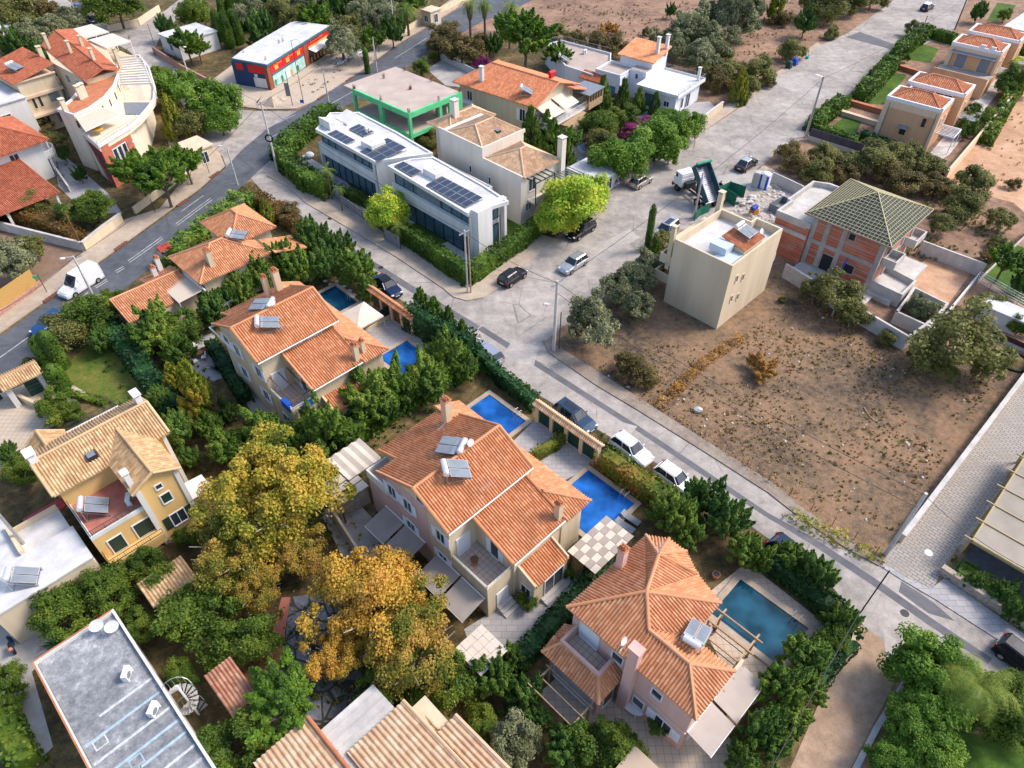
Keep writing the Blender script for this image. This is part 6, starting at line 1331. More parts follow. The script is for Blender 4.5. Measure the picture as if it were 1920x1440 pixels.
t = thing('house', 'white house wing left of the cream apartment house', 'house', F, (30,128,0)); b = MB(); b.prism(rectP(26,34.598,124.5,137),0,6.5); b.build('wall', M_white, t); b = MB(); b.prism(rectP(25.8,34.59,124.3,137),6.5,6.65); b.build('flat_roof', M_whiter, t); opening(t, 'v', 124.5,-1,31,4.5,1.2,1); opening(t, 'v', 124.5,-1,31.5,1.8,1.5,1.6)
t = thing('house', 'long cream apartment house with red tiled roof and many chimneys', 'house', F, (46,127,0)); b = MB(); b.prism([(41.3,117.2),(46.4,117.2),(49.6,127),(50,138),(44,136.8),(41.3,128)], 0,8.9); b.build('wall', M_cream, t)
b = MB(); b.prism([(40.8,116.7),(46.8,116.7),(47.5,119),(41,121)], 5.9,6.2); b.wallpath([(41.2,117),(43.2,137)], .5,5.9,6.2); b.wallpath([(41.2,117),(43.2,137)], .5,2.9,3.2); b.build('cornice', M_peachl, t)
roof(t, [[(40.8,116.5,9.0),(43.6,136.6,9.0),(47.2,138.6,9.9),(44.0,116.5,9.9)], [(50.6,140,9.1),(46.2,116.5,9.1),(44.0,116.5,9.9),(47.2,138.6,9.9)]], [((44.0,116.5,9.9),(47.2,138.6,9.9))], M_tileR)
for i, (a, c, h) in enumerate([(43.6,133.5,11.6),(44.4,127.5,11.6),(47.0,129.0,11.4),(44.9,121.0,11.8),(47.0,117.6,12.0)]): chimney(t, a, c, 8.8, h-.4,.42,.5, M_cream, 'slab')
for v_ in (120.5,124,128): opening(t, 'u', 41.3,-1, v_, 7.4,1,1.2); opening(t, 'u', 41.3,-1, v_, 4.4,1,1.2)
for i, (x, y) in enumerate([(165,60),(205,78)]):
 u, v = F.px(x, y, 9); t = thing('roof_canopy', ['upper cream roof canopy behind the long apartment house', 'lower cream roof canopy behind the long apartment house'][i], 'canopy', F, (u, v, 0)); b = MB(); b.box(u-2, u+2.2, v-3, v+3,9,9.15); b.build('canopy_roof', M_canvas, t); b = MB()
 for a in (-1.9,2.1):
  for c in (-2.9,2.8): b.box(u+a-.06, u+a+.06, v+c-.06, v+c+.06,6.2,9)
 b.build('post', M_white, t); b = MB(); b.prism([(u-2.2, v-3.1),(u+2.5, v-3.1),(u+2.5, v+3.1),(u-2.2, v+3.1)], 0,6.2); b.build('wall', M_cream, t)
# curved building
t = thing('house', 'curved cream building with crescent red roof and brick red end wall', 'house', F, (40,110,0))
Mcv = mat('curved_cream_render', (.72,.62,.48),(.66,.56,.43),.5,.85)
cres = F.pl([(110,208),(140,218),(168,205),(196,185),(214,163),(223,138),(208,140),(165,155),(158,152),(150,172),(134,190)], 8.2)
b = MB(); b.prism(cres, 0,8.15); b.build('wall', Mcv, t); b = MB(); b.prism(cres, 8.15,8.22); b.build('crescent_roof', M_terracotta, t); b = MB(); b.wallpath(cres, .22,8.1,8.5, closed=True); b.build('parapet', M_white, t)
ter = F.pl([(141,222),(157,252),(186,277),(242,243),(262,226),(278,208),(290,190),(291,165),(280,130),(262,108),(223,112),(222,150),(210,172),(190,196)], 6.0)
b = MB(); b.prism(ter, 5.4,6.0); Pw = F.pl([(143,224),(158,252),(186,276),(240,243),(252,215),(262,190),(268,160),(262,130),(225,118),(222,150),(210,172),(190,196)], 6.0); b.prism(Pw, 0,5.398); b.build('wall', Mcv, t); b = MB(); b.wallpath(ter, .25,6.0,6.5, closed=True); b.build('parapet', M_white, t)
P0, P1_ = Pw[2], Pw[3]; dx, dy = P1_[0]-P0[0], P1_[1]-P0[1]; l = math.hypot(dx, dy); nx, ny = dy/l, -dx/l
Mbr = mat('brick_red_cladding', (.48,.15,.09),(.38,.11,.07),1,.85)
b = MB(); b.prism([(P0[0]+nx*.12, P0[1]+ny*.12),(P1_[0]+nx*.12, P1_[1]+ny*.12),(P1_[0]+nx*.003, P1_[1]+ny*.003),(P0[0]+nx*.003, P0[1]+ny*.003)], 0,5.9); b.build('wall', Mbr, t)['label'] = 'brick red end wall with three slim windows'
q0, q1 = Pw[1], Pw[2]; ex, ey = q1[0]-q0[0], q1[1]-q0[1]; el = math.hypot(ex, ey); mx_, my_ = ey/el*.05,-ex/el*.05; b = MB(); b.poly([(q0[0]+mx_, q0[1]+my_, 5.3),(q1[0]+mx_, q1[1]+my_, 0),(q1[0]+mx_, q1[1]+my_, 5.3)]); b.poly([(q0[0]+mx_+ex*.55, q0[1]+my_+ey*.55,0),(q1[0]+mx_, q1[1]+my_, 0),(q1[0]+mx_, q1[1]+my_, 5.3),(q0[0]+mx_, q0[1]+my_, 5.3)]); b.build('wall', mat('maroon_cladding', (.24,.05,.06),(.36,.13,.12),1.5,.85), t)['label'] = 'maroon painted slanted wall panel'
for k in range(3):
 s = .36+k*.16; cx_, cy_ = P0[0]+dx*s+nx*.12, P0[1]+dy*s+ny*.12; q = MB(); w = .3
 q.prism([(cx_-dx/l*(w+.12), cy_-dy/l*(w+.12)),(cx_+dx/l*(w+.12), cy_+dy/l*(w+.12)),(cx_+dx/l*(w+.12)+nx*.06, cy_+dy/l*(w+.12)+ny*.06),(cx_-dx/l*(w+.12)+nx*.06, cy_-dy/l*(w+.12)+ny*.06)], 3.0,4.9); o = q.build('window', M_whitep, t)
 q = MB(); q.prism([(cx_-dx/l*w, cy_-dy/l*w),(cx_+dx/l*w, cy_+dy/l*w),(cx_+dx/l*w+nx*.08, cy_+dy/l*w+ny*.08),(cx_-dx/l*w+nx*.08, cy_-dy/l*w+ny*.08)], 3.12,4.78); q.build('pane', M_glass, o)
cu, cv = cres[3]
for k in range(7):
 i = 1+k*4/7; j = int(i); f = i-j; a, c = cres[j], cres[j+1]; x, y = a[0]+(c[0]-a[0])*f, a[1]+(c[1]-a[1])*f; dx_, dy_ = c[0]-a[0], c[1]-a[1]; l_ = math.hypot(dx_, dy_)
 q = MB(); n_ = (dy_/l_, -dx_/l_); q.prism([(x-dx_/l_*.18, y-dy_/l_*.18),(x+dx_/l_*.18, y+dy_/l_*.18),(x+dx_/l_*.18+n_[0]*.05, y+dy_/l_*.18+n_[1]*.05),(x-dx_/l_*.18+n_[0]*.05, y-dy_/l_*.18+n_[1]*.05)], 6.6,7.6); q.build('window', M_glass, t)
for x, y in ((123,207),(152,182),(159,178)): u, v = F.px(x, y, 8.5); chimney(t, u, v, 8.2,9.9,.6,.6, Mcv, 'slab')
A = [(*F.px(143,222,7.9),7.9),(*F.px(190,200,7.9),7.9),(*F.px(226,215,7.4),7.4),(*F.px(160,246,7.4),7.4)]; awning(t, A, MATS['cream_awning'] if 'cream_awning' in MATS else M_canvas)
rail(t, [ter[1], ter[2], ter[3], ter[4]], 6.5,.5, M_steel, step=.5)
b = MB(); Q = F.pl([(220,118),(268,112),(286,160),(226,162)], 8.0); a_, c_, d_, e_ = Q
for k in range(11): s = k/10; p = (a_[0]+(e_[0]-a_[0])*s, a_[1]+(e_[1]-a_[1])*s, 8.3); q = (c_[0]+(d_[0]-c_[0])*s, c_[1]+(d_[1]-c_[1])*s, 8.3); b.tube(p, q, .13, n=4)
for p in Q: b.tube((*p, 6),(*p, 8.3),.08, n=5)
b.tube((*c_, 8.2),(*d_, 8.2),.1, n=4); b.tube((*a_, 8.2),(*e_, 8.2),.1, n=4); b.build('roof_pergola', M_white, t)
b = MB(); Q = F.pl([(232,192),(288,192),(268,214),(236,214)], 6.1); b.prism(Q, 6.02,6.12); b.build('terrace_canopy', M_shutg, t)
u, v = F.px(187,250,6.1); t2 = thing('terrace_table', 'yellow and grey furniture on the corner terrace of the curved building', 'table', F, (u, v, 6.0)); b = MB(); b.tube((u, v, 6),(u, v, 6.7),.06); b.tube((u, v, 6.68),(u, v, 6.74),.7, n=14); b.build('table_top', mat('ochre_top', (.6,.35,.06)), t2)
# red roof houses lower left edge
t = thing('house', 'white house with red hipped roof and round balcony at the left edge', 'house', F, (27,115,0)); b = MB(); b.prism(rectP(18,30.0,111.2,120.5),0,5.4); b.build('wall', M_white, t)
fs, cp = hip(14,31.1,110.2,121.8,5.5,8.3, 'u', 4,5.8); roof(t, fs, cp, M_tileR); chimney(t, 27.3,119.2,6,9.4,.7,.7, M_white, 'tiles')
opening(t, 'v', 111.2,-1,26.2,4.3,1.1,.9); opening(t, 'v', 111.2,-1,22,4.2,1.2,1.2)
b = MB(); n = 14; P = [(30.0+1.9*math.sin(math.pi*k/n),113.2-1.9*math.cos(math.pi*k/n)) for k in range(n+1)]; b.prism(P, 2.6,2.85); b.wallpath(P, .15,2.85,3.7); b.build('balcony', M_white, t); b = MB(); b.tube((31.0,112,3.7),(31.0,112,5.4),.15, n=8); b.tube((30.4,111.6,0),(30.4,111.6,2.6),.15, n=8); b.build('pillar', M_white, t)
roof(t, [[(14,100.5,2.7),(26.6,100.5,2.7),(26.6,111.1,4.0),(14,111.1,4.0)]], [((26.6,100.5,2.7),(26.6,111.1,4.0))], M_tileR)
b = MB()
for x, y in ((26.2,101),(20,101),(15,101),(26.2,106)): b.box(x-.15, x+.15, y-.15, y+.15,0,2.7)
b.build('post', M_white, t)
# curved driveway wall, small white huts at the top
wall('curved white railing wall right of the red roofed porch', [(97,300),(112,330),(133,360)], 1.0, M_white, .2)
def hut(label, px, z, w, d, m, rm, F_=Fr(50), nm='hut', op=True):
 u, v = F_.px(*px, z); t = thing(nm, label, nm.replace('_', ' '), F_, (u, v, 0)); b = MB(); b.box(u-w/2, u+w/2, v-d/2, v+d/2,0, z); b.build('wall', m, t); b = MB(); b.prism([(u-w/2-.2, v-d/2-.2),(u+w/2+.2, v-d/2-.2),(u+w/2+.2, v+d/2+.2),(u-w/2-.2, v+d/2+.2)], z, z+.2); b.build('flat_roof', rm, t)
 if op: opening(t, 'u', u-w/2,-1, v, z*.5,1.0,1.1); opening(t, 'v', v-d/2,-1, u, z*.5,1.0,1.6)
 return t
hut('white house with two flat roofs under the round tree near the side road', (352,62),3.2,8,7, M_white, M_whiter, nm='house'); hut('tan flat roofed kiosk beside the pavement corner pine', (365,272),2.6,3.2,4, M_beige, M_peachl, nm='kiosk'); hut('small cream gate lodge at the top edge by the pavement', (808,18),2.8,3,2.6, M_beige, M_beige, nm='gate_lodge')
hut('white structure in the top left grove', (18,45),2.6,5,3, M_white, M_whiter, nm='hut')
hut('white rounded car shelter behind the bright green trees', (1115,318),2.3,5,5.4, M_white, M_whiter, F_=K, nm='car_shelter')
hut('small white garden shed beside the right edge fence', (1885,580),1.9,4.0,2.2, M_white, M_whiter, F_=Fr(135), nm='garden_shed', op=False)
# beam fence by right garden
A = K.px(1828,532); B = K.px(1930,590); t = thing('rail_fence', 'pale horizontal rail fence of the right edge garden', 'fence', K, (A[0], A[1], 0)); b = MB()
for k in range(5): b.tube((A[0], A[1], .5+k*.3),(B[0], B[1], .5+k*.3),.04, n=4)
b.build('rails', M_whitep, t); b = MB()
for k in range(5): s = k/4; x, y = A[0]+(B[0]-A[0])*s, A[1]+(B[1]-A[1])*s; b.tube((x, y, 0),(x, y, 1.8),.05, n=5)
b.build('fence_posts', M_steel, t)
# VEGETATION
R = random.Random(11)
LG = dict(
 conifer=leafmat('conifer_leaves', C3('2c4c1a', '4a7024', '6c9232', 'a0ac44')),
 conifer2=leafmat('dark_conifer_leaves', C3('23401a', '3a6226', '568036', '7a9c48')),
 broad=leafmat('citrus_leaves', C3('26400f', '42641a', '627f24', '98a236')),
 olive=leafmat('olive_leaves', C3('45503c', '66735a', '87937a', 'aab298')),
 autumn=leafmat('autumn_leaves', C3('56681a', '86901e', 'b8a426', 'ceac30', 'c89c3c')),
 autumn2=leafmat('turning_leaves', C3('3c5414', '5e701c', '948824', 'c0943a', 'b88448')),
 pine=leafmat('pine_needles', C3('22400f', '3c6314', '5f8a1c', '86a62c')),
 pepper=leafmat('bright_green_leaves', C3('34581a', '4e7a22', '6c962e', '8aaa44')),
 lime=leafmat('lime_yellow_leaves', C3('5e8c10', '84ac14', 'a8c41c', 'd0d234', 'd8c83c')),
 brush=leafmat('dry_scrub_leaves', C3('44422a', '5e5a36', '787046', '948660')),
 brushg=leafmat('field_shrub_leaves', C3('424c2a', '5e6838', '788046', '949058')),
 golden=leafmat('golden_conifer_leaves', C3('3f5a16', '6f8a20', 'a0a02c', 'c09c3a')),
 straw=leafmat('straw_leaves', C3('7a6238', '9a7c4c', 'b0925c', 'c2a874')),
 rust=leafmat('rusty_leaves', C3('74701a', 'ac9020', 'd2a82a', 'd8a23c', 'cc8e44')),
 gold=leafmat('dry_gold_straw_leaves', C3('8a5c1c', 'b07c2c', 'c8963c')),
 purple=leafmat('bougainvillea_flowers', C3('3c4a1c', '8a1f78', 'a02c94', 'c040a8'),1.2),
 palm=leafmat('palm_fronds', C3('3a5a1c', '587a28', '7a943a', 'a0a848')),
 hedge=leafmat('clipped_hedge_leaves', C3('24400f', '3a5c18', '527a22', '6e922e')),
 hedged=leafmat('deep_green_hedge_leaves', C3('12301c', '1c4428', '2c5c34', '447848')),
 hedgeb=leafmat('brownish_hedge_leaves', C3('3a3a1c', '5c4c24', '7c5c30', '5c6a24')),
 photinia=leafmat('red_tipped_hedge_leaves', C3('2c4a14', '4f6e1e', '7a7a24', '96582a')),
)
def leaf(mb, c, nrm, s, el=1.3, up=None):
 """one leaf spray: a slightly folded diamond"""
 n = Vector(nrm).normalized()
 a = Vector((R.uniform(-1,1), R.uniform(-1,1), R.uniform(-1,1))) if up is None else Vector(up)+Vector((R.uniform(-.4,.4), R.uniform(-.4,.4), R.uniform(-.3,.3)))
 x = n.cross(a)
 if x.length < 1e-3: x = n.cross(Vector((1,0,0)))
 x.normalize(); y = x.cross(n).normalized() if up is None else -n.cross(x).normalized()
 c = Vector(c); w = s*.5; l = s*.5*el
 i = len(mb.v); mb.v += [tuple(c-y*l), tuple(c+x*w+n*s*.1), tuple(c+y*l), tuple(c-x*w+n*s*.1)]
 mb.f.append((i, i+1, i+2, i+3)); mb.m.append(0); mb.uv.append(None)
def rdir(zmin=-1):
 while True:
  v = Vector((R.gauss(0,1), R.gauss(0,1), R.gauss(0,1)))
  if v.length > .1:
   v.normalize()
   if v.z >= zmin: return v
def crown(n_cl, n_lf, s, rx=3, rz=3, cl=.36, el=1.3, flat=1, shape='ball', up=None, core=.6, zmin=-.55, wild=.32):
 mb = MB(); f1, f2, f3 = R.uniform(0,6.28), R.uniform(0,6.28), R.uniform(0,6.28); n_lf = int(n_lf*2.2); s *= .63
 for k in range(n_cl):
  if shape == 'cone':
   h = R.random()**.8; ang = R.uniform(0,6.283); rr = (1-h)**.75*.8*rx*R.uniform(.75,1.1)
   c = Vector((rr*math.cos(ang), rr*math.sin(ang),(h*2-1)*rz)); cr = rx*cl*(1.1-h*.6)*R.uniform(.8,1.2); d = Vector((math.cos(ang), math.sin(ang),.7))
  elif shape == 'col':
   h = R.random(); ang = R.uniform(0,6.283); rr = rx*.55*(1-max(0, h-.5)*1.6)*(.6+.4*min(1, h*5)); c = Vector((rr*math.cos(ang), rr*math.sin(ang),(h*2-1)*rz)); cr = rx*.55; d = Vector((math.cos(ang), math.sin(ang),.3))
  else:
   d = rdir(zmin); q = R.uniform(.5,.82) if R.random() < .85 else R.uniform(.1,.5)
   az = math.atan2(d.y, d.x); q *= 1+wild*(.5*math.sin(2*az+f1)+.42*math.sin(3*az+f2+d.z*2)+.36*math.sin(d.z*5+f3)+R.uniform(-.35,.35)); c = Vector((d.x*rx*q, d.y*rx*q, d.z*rz*q*flat)); cr = rx*cl*R.uniform(.5,1.3)
  if core:
   mb.sphere(tuple(c-d*cr*.1),(cr*core, cr*core, cr*core*.9),7,5, jit=.15, R=R)
  for j in range(n_lf):
   e = (rdir()+d*.75+Vector((0,0,.35))).normalized()
   if up is not None and shape != 'col':
    f = R.random(); D_ = (d*.9+Vector((0,0,.8))).normalized(); w_ = rdir(); p = c+D_*cr*(f*1.9-.3)+w_*cr*(1-f)*.85; e = (w_+D_*.4).normalized()
   else: p = c+e*cr*R.uniform(.55,1.3)
   nn = (e+rdir()*1.0+Vector((0,0,.3 if up is None else .9))).normalized()
   leaf(mb, p, nn, s*R.uniform(.65,1.35), el, up)
 return mb
def trunk_mb(h, r, n=4, spread=1.6, top=None):
 mb = MB(); top = top or h
 mb.tube((0,0,-.1),(R.uniform(-.1,.1), R.uniform(-.1,.1), h*.5), r, r*.75,7)
 for k in range(n):
  a = 6.283*k/n+R.uniform(-.4,.4); m = Vector((math.cos(a)*spread*.5, math.sin(a)*spread*.5, h*.75)); mb.tube((0,0, h*.48), m, r*.6, r*.4,6)
  for q in range(2): mb.tube(m, m+Vector((math.cos(a+q-.5)*spread*.6, math.sin(a+q-.5)*spread*.6, h*.3)), r*.38, r*.12,5)
 return mb
# kind: (crown args, crown material, centre height / r, height scale, trunk material)
KD = {}
def kind(name, mt, n, kz, zc, bark=M_bark, tr=(3.0,.2,4,1.6), **kw):
 ms = []
 for i in range(n):
  me = crown(**kw); o = me.build('crown', LG[mt]); m = o.data; bpy.data.objects.remove(o); ms.append(m)
 o = trunk_mb(*tr).build('trunk', bark); tm = o.data; bpy.data.objects.remove(o)
 KD[name] = (ms, kz, zc, tm, tr[0])
kind('conifer', 'conifer', 3,1.5,1.35, n_cl=95, n_lf=64, s=.34, el=1.9, cl=0.21, up=(0,0,1), shape='cone', rz=3)
kind('conifer2', 'conifer2', 3,1.4,1.25, n_cl=85, n_lf=64, s=.36, el=1.7, cl=0.22, up=(0,0,1), shape='ball', rz=3)
kind('leyland', 'conifer', 3,1.15,1.2, n_cl=95, n_lf=64, s=.32, el=1.9, cl=0.21, up=(0,0,1), shape='ball', rz=3)
kind('broad', 'broad', 3,.85,1.1, n_cl=70, n_lf=85, s=.27, el=1.2, cl=.25, wild=.4)
kind('olive', 'olive', 3,.95,1.05, n_cl=80, n_lf=85, s=.24, el=2.0, cl=.22, core=.5, wild=.5, tr=(3,.28,5,1.6))
kind('autumn', 'autumn', 2,1.0,1.3, M_barkp, n_cl=120, n_lf=125, s=.19, el=1.1, cl=.19, core=.35, tr=(3.4,.22,7,2.6), wild=.6)
kind('autumn2', 'autumn2', 2,.95,1.15, M_barkp, n_cl=105, n_lf=120, s=.2, el=1.1, cl=.2, core=.4, tr=(3.4,.22,7,2.6), wild=.6)
kind('rust', 'rust', 2,1.0,1.25, M_barkp, n_cl=115, n_lf=125, s=.19, el=1.1, cl=.19, core=.35, tr=(3.4,.22,7,2.6), wild=.7)
kind('pine', 'pine', 2,.75,1.6, tr=(4.2,.2,5,2.0), n_cl=90, n_lf=60, s=.3, el=1.5, cl=0.2, up=(0,0,1))
kind('pepper', 'pepper', 2,.95,1.0, n_cl=44, n_lf=130, s=.27, el=2.0, cl=.31)
kind('big', 'pepper', 2,.9,.95, n_cl=110, n_lf=120, s=.20, el=1.6, cl=.2, core=.7)
kind('lime', 'lime', 2,.95,1.1, n_cl=42, n_lf=130, s=.3, el=1.3, cl=.32)
kind('brush', 'brush', 2,.75,.75, n_cl=30, n_lf=110, s=.32, el=1.4, cl=.33, core=.5)
kind('brushg', 'brushg', 3,.8,.85, n_cl=34, n_lf=115, s=.32, el=1.4, cl=.33, core=.6)
kind('golden', 'golden', 2,1.4,1.3, n_cl=90, n_lf=64, s=.32, el=1.9, cl=0.21, up=(0,0,1), shape='cone', rz=3)
kind('straggly', 'brushg', 2,.8,1.1, M_barkp, n_cl=40, n_lf=75, s=.3, el=1.5, cl=.26, core=.35, tr=(3.2,.14,6,2.0))
kind('column', 'hedge', 1,3.5,3.6, n_cl=60, n_lf=110, s=.42, el=1.6, shape='col', rz=3, up=(0,0,1), core=.95)
kind('straw', 'gold', 1,.6,.6, n_cl=24, n_lf=110, s=.3, el=2.4, cl=.32, up=(0,0,1), core=.4)
kind('purple', 'purple', 1,.6,.9, n_cl=24, n_lf=110, s=.4, el=1.1, cl=.36)
NAME = dict(rust='plane_tree', big='broadleaf_tree', conifer='conifer_tree', conifer2='conifer_tree', leyland='conifer_tree', broad='citrus_tree', olive='olive_tree', autumn='plane_tree', autumn2='plane_tree', pine='pine_tree', pepper='pepper_tree', lime='broadleaf_tree', brush='shrub', brushg='shrub', golden='conifer_tree', straggly='fig_tree', column='cypress_tree', straw='dry_shrub', purple='bougainvillea')
def tree(k, cx, cy, rpx, label, kz=1.0, zc=None, group=None):
 ms, z_, zcf, tm, th = KD[k]
 r = rpx*mpp(cy, 0)
 for _ in range(3):
  c = zc if zc is not None else zcf*r*kz
  c = min(c, 9); r = rpx*mpp(cy, c)
 g_ = (.486+.514*(z_*kz)**2)**.36; r /= g_; c = min(c, max(r*zcf*kz, c*.85)); X, Y = G(cx, cy, c); small = k in ('brush', 'brushg', 'straw', 'purple')
 t = bpy.data.objects.new(NAME[k], None); COL.objects.link(t); t.location = (X, Y, 0); t.empty_display_size = .3
 a = R.uniform(0,6.28); t.rotation_euler = (0,0, a)
 tag(t, label, 'shrub' if small else 'tree', group)
 o = bpy.data.objects.new('crown', R.choice(ms)); COL.objects.link(o); o.parent = t; o.location = (0,0, c); q = r/3*1.02
 o.scale = (q*R.uniform(.92,1.14), q*R.uniform(.92,1.14), q*z_*kz*R.uniform(.92,1.1))
 o = bpy.data.objects.new('trunk', tm); COL.objects.link(o); o.parent = t; o.scale = (q, q, max(.2,(c+r*.15)/th))
 return t
